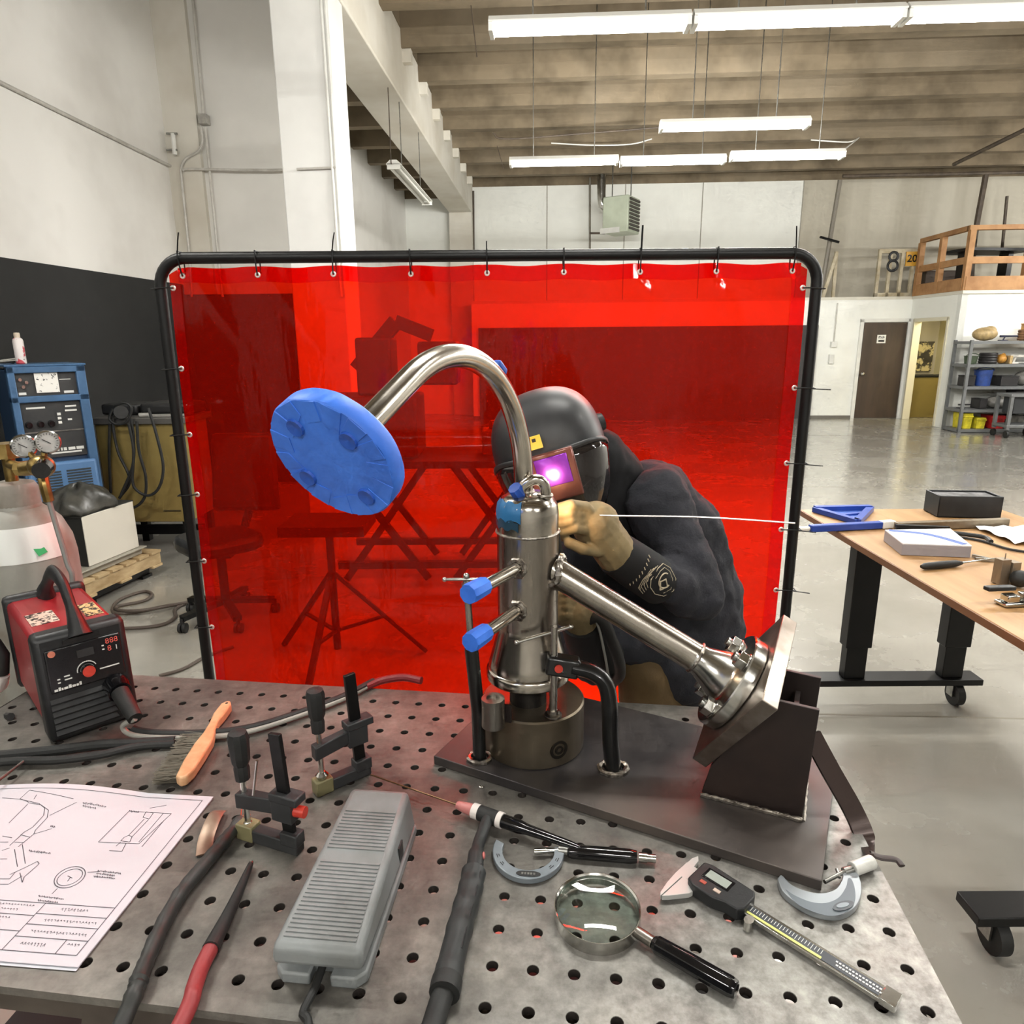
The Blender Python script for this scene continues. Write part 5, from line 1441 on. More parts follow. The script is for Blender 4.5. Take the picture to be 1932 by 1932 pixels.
for k, w_ in enumerate((.006, .004, .003, .007, .005, .006, .004, .004)):               # smeared white brand, unreadable in the photo
    x_ = .022 + sum((.006, .004, .003, .007, .005, .006, .004, .004)[:k]) + k * .0012
    MB(fpM).b2((x_, -.0037, .109), (x_ + w_, -.003, .1135 + .0025 * (k % 3 == 1))).build('brand_mark', white, fp)
mk2 = MB(fpM)
for x, z, w_ in ((.03, .131, .005), (.03, .124, .005), (.042, .134, .01), (.042, .127, .013), (.105, .129, .036), (.115, .176, .004), (.115, .168, .004)): mk2.b2((x, -.0036, z), (x + w_, -.003, z + .0025))
mk2.build('panel_marks', white, fp)
for i in range(6):
    MB(fpM).hexa([(.012, -.006, .018 + i * .0135), (.125, -.006, .018 + i * .0135), (.125, .004, .018 + i * .0135), (.012, .004, .018 + i * .0135),
                  (.012, -.001, .026 + i * .0135), (.122, -.001, .026 + i * .0135), (.122, .004, .026 + i * .0135), (.012, .004, .026 + i * .0135)]).build('vent_louver', blackp, rw)
MB(fpM).b2((.05, -.004, .201), (.115, .004, .209)).build('carry_slot', mat('slot_black', (10, 10, 10), .6), rw)
hp = spline([(WW / 2, .02, WH - .02), (WW / 2, .035, WH + .01), (WW / 2, .07, WH + .05), (WW / 2, .10, WH + .072), (WW / 2, .15, WH + .078), (WW / 2, .20, WH + .07), (WW / 2, .27, WH + .03), (WW / 2, .31, WH - .01)], 5)
n_ = len(hp)
MB(M_).tube(hp, [.042 - .024 * min(1, i / 8) for i in range(n_ - 6)] + [.018, .02, .023, .026, .03, .034], 14, flat=.55).build('carry_handle', blackp, rw)
MB(M_).b2((.02, .12, WH - .0125), (.07, .20, WH - .0112)).build('spec_label', mat('spec_label', (214, 204, 186), .5, c2=(40, 38, 36), ns=120, lo=.5, hi=.54), rw)
MB(M_).b2((.115, .10, WH - .0125), (.148, .19, WH - .0112)).build('warning_label', mat('warn_label', (206, 186, 130), .5, c2=(40, 38, 36), ns=90, lo=.5, hi=.54), rw)
ck = [fpM @ V(p) for p in ((.128, 0, .085), (.128, -.03, .078))]
MB().cyl(ck[0], ck[1], .026, .022, n=24).build('socket', gloss, rw)
c1_ = fpM @ V((.132, -.10, .042))
MB().cyl(ck[1], c1_, .0175, .014, n=18).build('plug', blackr, rw)
# welding lead from the plug along the table
grey_l = mat('lead_grey', (150, 148, 140), .45)
ld_ = spline([c1_, P(232, 1370, z=T + .03), P(248, 1386, z=T + .012), P(300, 1392, z=T + .010), P(390, 1391, z=T + .010), P(470, 1380, z=T + .010), P(560, 1352, z=T + .010), P(640, 1322, z=T + .010), P(700, 1292, z=T + .010)], 8)
wl_ = thing('welding_lead', 'grey and black welding lead crossing the table to the curtain', 'cable', ld_[10])
MB().tube(ld_, .0055, 10).build('grey_lead', grey_l, wl_)
MB().tube([p + V((.004, .012, .002)) for p in ld_[14:]], .0085, 10).build('black_lead', blackr, wl_)
MB().tube(spline([P(690, 1296, z=T + .010), P(720, 1284, z=T + .010), P(760, 1278, z=T + .010), P(795, 1284, z=T + .010)], 6), .009, 10).build('red_end', mat('lead_red', (120, 30, 34), .5), wl_)
for k, (y0, dy) in enumerate(((1423, 0), (1436, 6))):
    c = MB().tube(spline([P(-60, y0 + 8, z=T + .012), P(30, y0, z=T + .012), P(110, y0 - 8 + dy, z=T + .012), P(190, y0 - 18 + dy, z=T + .012), P(262, 1402 + dy, z=T + .010), P(330, 1398 + dy, z=T + .008)], 6), .010 - .002 * k, 10)
    tag(c.build('power_cable', blackr), ['thicker', 'thinner'][k] + ' black cable lying in front of the red welder', 'cable')
wh = thing('white_torch_plug', 'white and black plug at the left edge beside the welder', 'plug', P(0, 1330, z=T))
MB().tube([P(-30, 1300, Y=1.45), P(-8, 1285, Y=1.45), P(2, 1270, Y=1.45)], [.03, .028, .018], 14).build('plug_body', white, wh)
MB().tube([P(2, 1270, Y=1.45), P(5, 1235, Y=1.45), P(-10, 1210, Y=1.45)], [.016, .014, .012], 12).build('plug_grip', blackr, wh)
MB().tube(spline([P(-30, 1300, Y=1.45), P(-5, 1345, Y=1.42), P(20, 1352, z=T + .008)], 4), .008, 8).build('plug_cable', blackr, wh)

# --- wire brush
wbz = T + .014
bA, bB = P(432, 1330, z=wbz), P(342, 1478, z=wbz)
bq = frame(bA, bB - bA, (0, 0, 1)); BLn = (bB - bA).length
br_ = thing('wire_brush', 'wooden handled wire brush lying on the table', 'brush', V((bA.x, bA.y, T)))
up_ = [(0, -.004), (.01, -.013), (.05, -.016), (.09, -.012), (.125, -.012), (.16, -.016), (.22, -.016), (BLn - .01, -.012), (BLn, -.002)]
dn_ = [(BLn - .005, .008), (.25, .014), (.20, .016), (.15, .016), (.11, .008), (.08, .004), (.05, .008), (.015, .010), (0, .004)]
MB(bq).prism(up_ + [(x, y) for x, y in dn_], -.009, .011).build('handle', mat('beech', (214, 170, 128), .45, c2=(198, 150, 108), ns=9, stretch=(3, 3, 3)), br_, bev=.004, seg=3)
MB(bq).cyl((.012, 0, .0105), (.012, 0, .0115), .003, n=10).build('hang_hole', mk, br_)
bs_ = MB(bq)
rng = random.Random(3)
for i in range(700):
    x = .12 + rng.random() * (BLn - .13); z = -.006 + rng.random() * .014
    l_ = .034 + rng.random() * .012
    bs_.tube([(x, -.012, z), (x + rng.gauss(.004, .004), -.012 - l_, z + rng.gauss(-.001, .003))], .0006, 3, cap=False)
bo_ = bs_.build('bristles', mat('bristle_wire', (110, 104, 92), .4, .5), br_)
bo_['kind'] = 'stuff'

# --- F-clamps
padm = mat('clamp_pad', (126, 120, 86), .5)
clm = mat('clamp_grey', (52, 53, 54), .5, .2, c2=(62, 63, 64), ns=10)


def f_clamp(Fx, Ex, ztop, zarm, harm, hlen, label, redcap, tilt):
    Fp, Ep = P(*Fx, z=ZP_), P(*Ex, z=ZP_)
    t = thing('bar_clamp', label, 'clamp', Fp, group='bar clamps on the table')
    q = frame(Fp, Ep - Fp, (0, 0, 1))
    L = (Ep - Fp).length
    lean = V((tilt, 0, 1)).normalized()
    MB(q).bar((0, 0, .006), lean * (ztop - T), .008, .021, (1, 0, 0)).build('rail', black, t, bev=.001)
    MB(q).b2((-.016, -.010, 0), (L - .03, .010, .022)).b2((-.018, -.011, .014), (.014, .011, .036)).build('fixed_jaw', clm, t, bev=.002)
    MB(q).b2((L - .032, -.012, .0), (L, .012, .028)).build('jaw_pad', padm, t, bev=.002)
    zt = zarm - T
    bx0 = lean * zt
    MB(q).hexa([(bx0.x - .018, -.012, zt - .022), (bx0.x + .02, -.012, zt - .022), (bx0.x + .02, .012, zt - .022), (bx0.x - .018, .012, zt - .022),
                (bx0.x - .018, -.012, zt + .022), (bx0.x + .02, -.012, zt + .022), (bx0.x + .02, .012, zt + .022), (bx0.x - .018, .012, zt + .022)]).hexa(
                [(bx0.x + .018, -.008, zt - .014), (L - .004, -.010, zt - .022), (L - .004, .010, zt - .022), (bx0.x + .018, .008, zt - .014),
                 (bx0.x + .018, -.008, zt + .012), (L - .004, -.010, zt + .004), (L - .004, .010, zt + .004), (bx0.x + .018, .008, zt + .012)]).b2((bx0.x - .03, -.013, zt + .012), (bx0.x + .022, .013, zt + .026)).build('sliding_arm', clm, t, bev=.002)
    xs = L - .016
    MB(q).cyl((xs, 0, zt - .05), (xs, 0, zt + .03), .005, n=10).lathe([(.0, -.064), (.009, -.063), (.0115, -.056), (.006, -.050), (.0, -.05)], 14, MX.Translation((xs, 0, zt))).build('spindle', chrome, t)
    h0 = zt + .026
    MB(q).lathe([(.006, 0), (.0115, .003), (.0125, .022), (.011, .028), (.0145, .036), (.0155, hlen * .6), (.0165, hlen * .9), (.014, hlen), (.0, hlen + .002)], 10, MX.Translation((xs, 0, h0))).build('screw_handle', blackr, t, ang=20)
    if redcap:
        MB(q).cyl((bx0.x - .012, 0, zt - .004), (bx0.x - .034, -.003, zt - .004), .009, n=14).build('red_cap', redp, t)
    return t


f_clamp((552, 1604), (456, 1574), 1.124, P(535, 1510, Y=.945).z, 0, .085, 'nearer black bar clamp with a red cap standing on the table', True, .06)
f_clamp((682, 1462), (594, 1500), 1.128, P(668, 1375, Y=1.13).z, 0, .082, 'farther black bar clamp standing beyond the foot pedal', False, .05)
sr = tag(MB().cyl(P(478, 1500, Y=.94), P(485, 1435, Y=.94), .0022, n=6).build('thin_rod', chrome), 'thin bright rod stuck behind the nearer bar clamp', 'rod')

# --- foot pedal
pg = mat('pedal_grey', (132, 136, 136), .5, c2=(120, 124, 124), ns=6, c3=(104, 106, 104), n3=9, bump=.05, bs=200)
fmid = V((-.2445, .690, 0)); bmid = V((-.214, .972, 0))
pq = frame(V((fmid.x, fmid.y, ZP_)), V((bmid.y - fmid.y, -(bmid.x - fmid.x), 0)), (0, 0, 1))     # x right, y away
PLn, PWd = (bmid - fmid).length, .118
fpd = thing('foot_pedal', 'grey ribbed foot pedal lying on the welding table', 'foot pedal', V((fmid.x, fmid.y + .14, ZP_)))
hw = PWd / 2
MB(pq).prism([(-hw, .01), (-hw + .012, 0), (-.012, 0), (-.012, .02), (.014, .02), (.014, 0), (hw - .012, 0), (hw, .012), (hw - .004, PLn), (-hw + .012, PLn)], 0, .017).build('pedal_base', pg, fpd, bev=.003)
MB(pq).b2((-hw + .012, .02, .017), (hw - .012, PLn - .02, .04)).build('pedal_core', mat('pedal_dark', (40, 42, 42), .6), fpd)
zf, zb__ = .058, .088
top = [(-hw, -.004), (hw, -.004), (hw - .006, PLn), (-hw + .012, PLn)]
MB(pq).hexa([(-hw, -.004, .030), (hw, -.004, .030), (hw - .004, PLn, .016), (-hw + .008, PLn, .016), (-hw + .002, -.002, zf), (hw - .002, -.002, zf), (hw - .010, PLn - .012, zb__), (-hw + .014, PLn - .012, zb__)]).build('pedal_plate', pg, fpd, bev=.009, seg=3)
k = 0
for i in range(34):
    y = .012 + i * .0063
    if 19 <= i <= 21 or y > PLn * .81: continue
    z = zf + (zb__ - zf) * (y + .002) / (PLn - .01)
    x0 = -hw + .012 + .012 * y / PLn; x1 = hw - .012 - .008 * y / PLn
    MB(pq).b2((x0, y, z - .002), (x1, y + .0036, z + .0016)).build('tread_rib', pg, fpd)
MB(pq).b2((hw - .010, .18, .03), (hw - .003, .20, .055)).build('side_slot', mat('pedal_dark', (40, 42, 42), .6), fpd)
cpts = spline([pq @ V((0, .03, .02)), pq @ V((.0, -.01, .012)), pq @ V((-.004, -.04, .007)), P(582, 1932, z=T + .006), V((-.235, .59, T - .02)), V((-.23, .57, T - .2)), V((-.23, .57, T - .5))], 6)
MB().tube(cpts, .0052, 10).build('pedal_cable', blackr, fpd)

# --- drawing sheets
pz_ = T + .0032
c_tr, c_br = P(403, 1503, z=pz_), P(147, 1825, z=pz_)
ey = (c_br - c_tr); PH = ey.length; ey.normalize(); ex = V((ey.y, -ey.x, 0))
if ex.x > 0: ex = -ex
PWp = PH * 1.414
dw = thing('drawing_sheets', 'technical drawing of the pipe assembly on white paper sheets', 'paper', V((c_tr.x, c_tr.y, T)))


def pap(u, v, lift=0.0):         # u along the top edge from the right corner, v down the right edge
    cz = .010 * max(0, 1 - v / .12) * max(0, math.sin((u - .12) * 11)) * (u > .12) * (u < .41)
    return c_tr + ex * u + ey * v + V((0, 0, cz + lift))


for k, (nm, off) in enumerate((('drawing_sheet', 0), ('under_sheet', -.0018))):
    b = MB(); v_, f2 = [], []
    nu_, nv_ = 40, 20
    for j in range(nv_ + 1):
        for i in range(nu_ + 1):
            p = pap(PWp * i / nu_, PH * j / nv_ + (.004 if k else 0), off)
            if k: p.z = min(p.z, pz_ - .001)
            v_.append(p)
    for j in range(nv_):
        for i in range(nu_): f2.append((j * (nu_ + 1) + i, (j + 1) * (nu_ + 1) + i, (j + 1) * (nu_ + 1) + i + 1, j * (nu_ + 1) + i + 1))
    shp = b.add(v_, f2).build(nm, mat('paper_white', (194, 195, 202), .6), dw, ang=180)
    if k == 0: sheet = shp
ink = mat('ink_grey', (84, 84, 92), .7)
lnb = MB()


def unp(x, y):                   # photo point -> sheet coordinates
    p = P(x, y, z=pz_) - c_tr
    return p.dot(ex), p.dot(ey)


def stroke(pts, w_=.0006, px=True):
    q = []
    for p in pts:
        u, v = unp(0 + p[0] * .22774, 1400 + p[1] * .22774) if px else p
        q.append((min(max(u, 0), PWp), min(max(v, 0), PH)))
    for (a, b), (c, d) in zip(q[:-1], q[1:]):
        L = math.hypot(c - a, d - b)
        n = max(1, int(L / .02))
        for i in range(n):
            u0, v0, u1, v1 = a + (c - a) * i / n, b + (d - b) * i / n, a + (c - a) * (i + 1) / n, b + (d - b) * (i + 1) / n
            if L < 1e-6: continue
            ox, oy = -(d - b) / L * w_, (c - a) / L * w_
            lnb.add([pap(u0 + ox, v0 + oy, .0004), pap(u0 - ox, v0 - oy, .0004), pap(u1 - ox, v1 - oy, .0004), pap(u1 + ox, v1 + oy, .0004)], [(0, 1, 2, 3)])


def stf(pts, w_=.0006): stroke(pts, w_, False)


stf([(.014, .012), (PWp - .014, .012), (PWp - .014, PH - .016), (.014, PH - .016), (.014, .012)])
for s in ([(165, 495), (250, 425), (615, 500)], [(20, 475), (170, 495), (330, 535), (375, 570), (365, 625), (270, 715)], [(170, 490), (240, 520)], [(235, 525), (345, 545), (405, 585), (395, 640), (295, 735)], [(310, 465), (285, 500)],
          [(235, 535), (75, 680)], [(270, 715), (200, 750), (80, 860)], [(295, 735), (280, 765), (150, 870)], [(170, 770), (250, 790)], [(120, 830), (200, 835)], [(430, 725), (280, 765)], [(120, 890), (145, 1035)], [(185, 850), (210, 1010)],
          [(80, 1100), (200, 1045), (310, 990), (325, 1010), (200, 1120), (185, 1165), (165, 1085)], [(0, 1135), (80, 1135), (130, 1075)], [(0, 1180), (70, 1180), (185, 1110)], [(20, 780), (100, 795)], [(0, 830), (70, 830)], [(15, 900), (80, 880)], [(0, 970), (60, 970)],
          [(640, 525), (415, 625)], [(1070, 575), (1420, 595), (1150, 845), (815, 830), (1070, 575)], [(1355, 590), (1150, 830)], [(1185, 625), (1210, 580), (1270, 590), (1235, 640), (1185, 625)], [(1195, 640), (1065, 775)], [(1230, 645), (1095, 785)], [(1065, 775), (1095, 785), (1075, 830), (1000, 820), (1030, 790), (1065, 775)],
          [(1240, 550), (1380, 525)], [(960, 865), (1000, 830)], [(905, 900), (1010, 908), (1045, 840)], [(1175, 870), (1360, 650)], [(725, 1080), (830, 1075)], [(430, 1260), (475, 1215)], [(585, 1120), (560, 1155)], [(560, 1110), (600, 1130)]):
    stroke(s)
for rx, ry, w_ in ((135, 65, .0007), (112, 48, .0006)):
    stroke([(578 + rx * math.cos(t) * .92 - ry * math.sin(t) * .35 * 0 + ry * .55 * math.sin(t), 1122 + ry * math.sin(t) * 1.05 - rx * .42 * math.cos(t)) for t in [i * math.pi / 20 for i in range(41)]], w_)
rng = random.Random(5)


def scrib(x, y, n, w_=14, slope=.12):   # illegible small lettering
    for i in range(n):
        xx = x + i * w_
        stroke([(xx, y + i * w_ * slope + rng.uniform(-4, 4)), (xx + w_ * .35, y + i * w_ * slope - 9 + rng.uniform(-4, 4)), (xx + w_ * .6, y + i * w_ * slope + 5 + rng.uniform(-4, 4))], .00045)


for a in ((690, 530, 14), (690, 555, 8), (240, 905, 13), (810, 1070, 14), (800, 1092, 11), (775, 1115, 13), (320, 1280, 15), (315, 1315, 12), (1070, 575, 6), (30, 1600, 0), (420, 710, 3)): scrib(*a)
# title block at the lower right of the sheet
b0u, b0v = .014, PH - .016
for v in (.078, .060, .042, .022): stf([(b0u, b0v - v), (b0u + (.42 if v == .078 else .105), b0v - v)])
for v in (.056, .030): stf([(b0u + .105, b0v - v), (b0u + .42, b0v - v)])
stf([(b0u + .105, b0v - .078), (b0u + .105, b0v)]); stf([(b0u + .030, b0v - .022), (b0u + .030, b0v)]); stf([(b0u + .2, b0v - .078), (b0u + .2, b0v)])
rng = random.Random(9)
for u, v, n, h in ((.075, .069, 9, .006), (.085, .050, 17, .004), (.09, .031, 18, .004), (.088, .011, 8, .006), (.024, .015, 4, .004), (.19, .072, 16, .003), (.19, .064, 12, .003), (.19, .05, 12, .003), (.19, .044, 10, .003), (.19, .037, 11, .003), (.19, .022, 14, .003), (.19, .012, 10, .004), (.28, .065, 14, .003), (.28, .04, 14, .003)):
    for i in range(n):
        uu_ = b0u + u - i * .0046
        stf([(uu_, b0v - v + rng.uniform(-h, h) * .4), (uu_ - .0016, b0v - v - h * .5), (uu_ - .003, b0v - v + h * rng.uniform(0, .6))], .0004)
lo__ = lnb.build('ink_lines', ink, sheet, smooth=False)
lo__['kind'] = 'stuff'
pen = thing('silver_pen', 'thin silver pen lying at the top of the drawing', 'pen', P(25, 1450, z=T))
MB().cyl(P(-10, 1478, z=T + .02), P(48, 1434, z=T + .014), .003, n=10).build('barrel', zinc, pen)
MB().cyl(P(-18, 1484, z=T + .02), P(-10, 1478, z=T + .02), .0012, .003, n=8).build('tip', black, pen)

# --- copper scrap strip
sc_ = MB().tube(spline([P(385, 1612, z=T + .003), P(388, 1585, z=T + .006), P(398, 1555, z=T + .011), P(408, 1535, z=T + .011), P(414, 1530, z=T + .006)], 5), .012, 8, flat=.14)
tag(sc_.build('metal_offcut', mat('offcut', (176, 156, 138), .35, .7, c2=(130, 104, 88), ns=10)), 'curled coppery metal offcut lying beside the drawing', 'scrap')
tag(MB().ball(P(908, 1484, z=T + .002), (.005, .003, .002)).build('metal_chip', chrome), 'tiny bright metal chip in front of the base plate', 'scrap')

# --- thick leads at the lower left
bl_ = spline([P(455, 1548, z=T + .016), P(420, 1590, z=T + .014), P(380, 1638, z=T + .014), P(345, 1680, z=T + .014), P(312, 1735, z=T + .014), P(282, 1800, z=T + .014), P(262, 1850, z=T + .014), P(246, 1895, z=T + .008), V((-.468, .585, T - .03)), V((-.47, .575, T - .12)), V((-.475, .57, T - .5))], 6)
bk = thing('black_cable', 'thick black cable draped over the front table edge', 'cable', bl_[20])
MB().tube(bl_, [.0105 + .0028 * (NZ.noise(V((i * .6, 0, 0)))) for i in range(len(bl_))], 14).build('cable_jacket', mat('jacket', (46, 47, 45), .5, bump=.1, bs=80), bk)
cw = MB()
rng = random.Random(2)
for i in range(14):
    e = P(455 + rng.uniform(0, 20), 1535 + rng.uniform(-12, 14), z=T + .012 + rng.random() * .02)
    cw.tube([bl_[0] + V((rng.uniform(-.004, .004), 0, rng.uniform(-.004, .004))), e], .0009, 4)
cwo = cw.build('bare_strands', mat('copper', (196, 140, 110), .35, .8), bk); cwo['kind'] = 'stuff'
rl = spline([P(473, 1630, z=T + .008), P(455, 1672, z=T + .009), P(432, 1722, z=T + .011), P(410, 1765, z=T + .012), P(398, 1790, z=T + .013)], 6)
rc = thing('red_cable', 'red cable with a black tapered end hanging over the table edge', 'cable', rl[12])
MB().tube(rl, [.004 + .0075 * (i / (len(rl) - 1)) ** .8 for i in range(len(rl))], 14).build('black_sleeve', blackr, rc)
MB().cyl(P(474, 1627, z=T + .008), P(472, 1634, z=T + .008), .0036, n=10).build('tip', zinc, rc)
MB().tube(spline([P(398, 1789, z=T + .012), P(380, 1825, z=T + .011), P(366, 1865, z=T + .011), P(356, 1900, z=T + .008), V((-.40, .592, T - .02)), V((-.40, .575, T - .12)), V((-.405, .57, T - .5))], 6), .0102, 14).build('red_jacket', mat('lead_red2', (146, 52, 54), .5), rc)

# --- tungsten torch
hz_ = T + .0185
tg = thing('tig_torch', 'black welding torch with a pink cup lying on the table', 'torch', P(900, 1540, z=T))
h1, h2 = P(870, 1521, z=hz_), P(1060, 1588, z=hz_)
td = (h2 - h1).normalized()
el0 = P(700, 1462, z=hz_ - .003)
MB().cyl(el0, h1, .0014, n=8).build('electrode', mat('tungsten', (120, 98, 70), .35, .8), tg)
MB().lathe([(.0055, -.002), (.007, .0), (.0098, .02), (.0098, .030)], 18, zframe(h1 - td * .006, td)).build('ceramic_cup', mat('cup_pink', (190, 120, 116), .4), tg)
h3 = h1 + td * .026
MB().cyl(h3 - td * .002, h3 + td * .010, .0125, n=22).build('front_gasket', mat('gasket', (222, 214, 208), .5), tg)
MB().cyl(h3 + td * .010, h3 + td * .045, .0125, n=22).build('torch_head', blackr, tg)
MB().cyl(h3 + td * .045, h3 + td * .054, .0128, n=22).build('back_gasket', mat('gasket', (222, 214, 208), .5), tg)
MB().lathe([(.011, .0), (.011, .03), (.0085, .045), (.006, .12), (.004, .135), (.0, .136)], 20, zframe(h3 + td * .054, td)).build('back_cap', gloss, tg)
tn = h3 + td * .028
hb = [tn, P(902, 1595, z=hz_ - .001), P(895, 1640, z=hz_ - .001), P(887, 1680, z=hz_), P(872, 1735, z=hz_), P(855, 1800, z=hz_), P(842, 1858, z=hz_)]
hs = spline(hb, 6)
nh_ = len(hs)
rad = []
for i in range(nh_):
    t = i / (nh_ - 1)
    r = .0095 if t < .22 else (.0125 if t < .34 else .0172)
    if t > .3: r += .0016 * max(0, math.sin(t * 55)) * (t < .8)
    if t > .9: r += .001
    rad.append(r)
MB().tube(hs, rad, 16).build('torch_handle', mat('torch_grip', (44, 46, 46), .5, bump=.08, bs=200), tg)
MB().tube([hs[-2], hs[-1], hs[-1] + (hs[-1] - hs[-2]).normalized() * .012], [.019, .0195, .019], 18).build('cable_collar', blackr, tg)
MB().tube([p + V((.011, -.003, .012)) for p in hs[nh_ // 3:nh_ - 6]], .0016, 6).build('grip_seam', blackp, tg)
for i, t in ((9, .012), (20, .011)):
    MB().ball(hs[i] + V((t, 0, .004)), (.0025, .006, .005)).build('red_button', mat('button_pink', (196, 110, 106), .4), tg)
dirh = (hs[-1] - hs[-4]).normalized()
MB().tube(spline([hs[-1], P(826, 1905, z=T + .0145), V((-.1, .60, T + .012)), V((-.105, .58, T - .03)), V((-.108, .57, T - .15)), V((-.11, .57, T - .5))], 6), .0135, 14).build('torch_cable', blackr, tg)

# --- outside micrometer with a black thimble
mgry = mat('mic_frame', (138, 146, 152), .35, .3, c2=(124, 132, 138), ns=8)
mi = thing('outside_micrometer', 'grey micrometer with a black handle beside the torch', 'micrometer', P(995, 1630, z=T))
mcn = P(997, 1614, z=ZP_)
mo = []
for k in range(25):
    t = math.radians(-198 + k * 212 / 24); mo.append((.0555 * math.cos(t), .0600 * math.sin(t)))
for k in range(25):
    t = math.radians(12 - k * 206 / 24); mo.append((.0405 * math.cos(t) , .0425 * math.sin(t)))
fo = MB(rz(math.radians(-6), mcn)).prism(mo, .001, .011).build('c_frame', mgry, mi, bev=.0012)
MB(rz(math.radians(-6), mcn)).prism([(.0135 * math.cos(t) + .005 * (1 if math.cos(t) > 0 else -1), .0055 * math.sin(t)) for t in [i * math.pi / 10 for i in range(20)]], .0112, .0118, MX.Translation((.004, -.0505, 0))).build('name_plate', mk, fo)
for k in range(5): MB(rz(math.radians(-6), mcn) @ MX.Translation((.004, -.0505, .0118))).b2((-.0105 + k * .0044, -.002, 0), (-.0075 + k * .0044, .002, .0003)).build('plate_mark', zinc, fo)
for t in (-160, -140, -40, -20): MB(rz(math.radians(-6), mcn) @ MX.Translation((.048 * math.cos(math.radians(t)), .051 * math.sin(math.radians(t)), .0112)) @ MX.Rotation(math.radians(t + 90), 4, 'Z')).b2((-.004, -.002, 0), (.004, -.001, .0003)).b2((-.003, .001, 0), (.002, .002, .0003)).build('frame_mark', mk, fo)
m0, m1, m2_, m3_ = P(1008, 1607, z=T + .009), P(1062, 1604, z=T + .009), P(1072, 1606, z=T + .010), P(1205, 1617, z=T + .010)
MB().cyl(m0, m0.lerp(m1, .42), .0046, n=14).cyl(m0.lerp(m1, .4), m1, .003, n=12).build('spindle', chrome, mi)
MB().cyl(m1 - V((.006, 0, 0)), m2_, .0075, n=18).build('sleeve', zinc, mi)
MB().lathe([(.0085, 0), (.0105, .006), (.0108, .05), (.0108, .095), (.009, .105)], 20, zframe(m2_, m3_ - m2_)).build('thimble', gloss, mi)
m4 = P(1237, 1620, z=T + .010)
MB().cyl(m3_, m3_.lerp(m4, .5), .0075, n=16).cyl(m3_.lerp(m4, .5), m4, .0062, n=16).build('ratchet', chrome, mi)

# --- magnifying glass
mg = thing('magnifying_glass', 'round magnifying glass with a black handle', 'magnifying glass', P(1126, 1740, z=T))
gcn = P(1127, 1716, z=T + .016)
gq = MX.Translation(gcn) @ MX.Rotation(math.radians(2), 4, 'X')
MB(gq).ring([(.0585, .006), (.0595, .006), (.0595, -.0145), (.0585, -.0145), (.0565, -.012), (.0565, .004)], 72).build('rim', chrome, mg)


def lens_mat():
    m_ = bpy.data.materials.new('lens_glass'); m_.use_nodes = True
    nt = m_.node_tree; N = nt.nodes; L = nt.links
    for n in list(N): N.remove(n)
    o = N.new('ShaderNodeOutputMaterial'); t = N.new('ShaderNodeBsdfTransparent'); t.inputs[0].default_value = (.90, .95, .93, 1)
    g = N.new('ShaderNodeBsdfGlossy'); g.inputs['Roughness'].default_value = .015
    f = N.new('ShaderNodeLayerWeight'); f.inputs[0].default_value = .5
    pw = N.new('ShaderNodeMath'); pw.operation = 'POWER'; pw.inputs[1].default_value = 3.0; L.new(f.outputs['Facing'], pw.inputs[0])
    mr = N.new('ShaderNodeMapRange'); mr.inputs[3].default_value = .05; mr.inputs[4].default_value = .7; L.new(pw.outputs[0], mr.inputs[0])
    m2 = N.new('ShaderNodeMixShader'); L.new(mr.outputs[0], m2.inputs[0]); L.new(t.outputs[0], m2.inputs[1]); L.new(g.outputs[0], m2.inputs[2]); L.new(m2.outputs[0], o.inputs[0])
    return m_


prf = [(0.0, -.010)] + [(.0565 * math.sin(t) / math.sin(.5), -.002 - .008 * (math.cos(t) - math.cos(.5)) / (1 - math.cos(.5))) for t in (.12, .25, .38, .5)]
prf += [(.0565 * math.sin(t) / math.sin(.5), .002 + .008 * (math.cos(t) - math.cos(.5)) / (1 - math.cos(.5))) for t in (.5, .38, .25, .12)] + [(0.0, .010)]
MB(gq).lathe(prf, 56).build('lens', lens_mat(), mg, ang=60)
k0, k1, k2 = P(1200, 1757, z=T + .013), P(1232, 1778, z=T + .013), P(1390, 1868, z=T + .013)
MB().cyl(k0, k1, .0075, n=18).build('ferrule', steel, mg)
kd = (k2 - k1)
MB().lathe([(.0085, 0), (.0115, .006), (.0125, .05), (.0125, kd.length - .008), (.0105, kd.length), (.0, kd.length + .001)], 8, zframe(k1, kd)).build('handle', gloss, mg, bev=.0015, ang=20)

# --- digital caliper
jaw_m = mat('satin_jaw', (190, 190, 186), .42, .35)
cp = thing('digital_caliper', 'digital caliper with a black display head', 'caliper', P(1480, 1780, z=T))
ca, ce = P(1292, 1652, z=ZP_), P(1690, 1903, z=ZP_)
cq = frame(ca, ce - ca, (0, 0, 1)) @ MX.Diagonal((1, 1.38, 1.25, 1)); CLn = (ce - ca).length
MB(cq).b2((-.004, -.0085, .004), (CLn, .0085, .009)).build('beam', chrome, cp, bev=.0006)
MB(cq).b2((.03, -.0062, .009), (CLn - .018, .0052, .0094)).build('scale_strip', mat('scale_dark', (56, 60, 66), .4), cp)
MB(cq).b2((.10, -.0062, .0094), (.205, -.0034, .0097)).build('scale_yellow', mat('scale_yellow', (206, 206, 120), .4), cp)
tks = MB(cq)
for i in range(24): tks.b2((.105 + i * .0042, -.002 + (.0015 if i % 5 else 0), .0094), (.1056 + i * .0042, .0045, .00965))
for i in range(14): tks.b2((.22 + i * .004, .001, .0094), (.2225 + i * .004, .0026, .00965)); tks.b2((.222 + i * .004, -.003, .0094), (.2248 + i * .004, -.0014, .00965))
tks.build('scale_marks', white, cp)
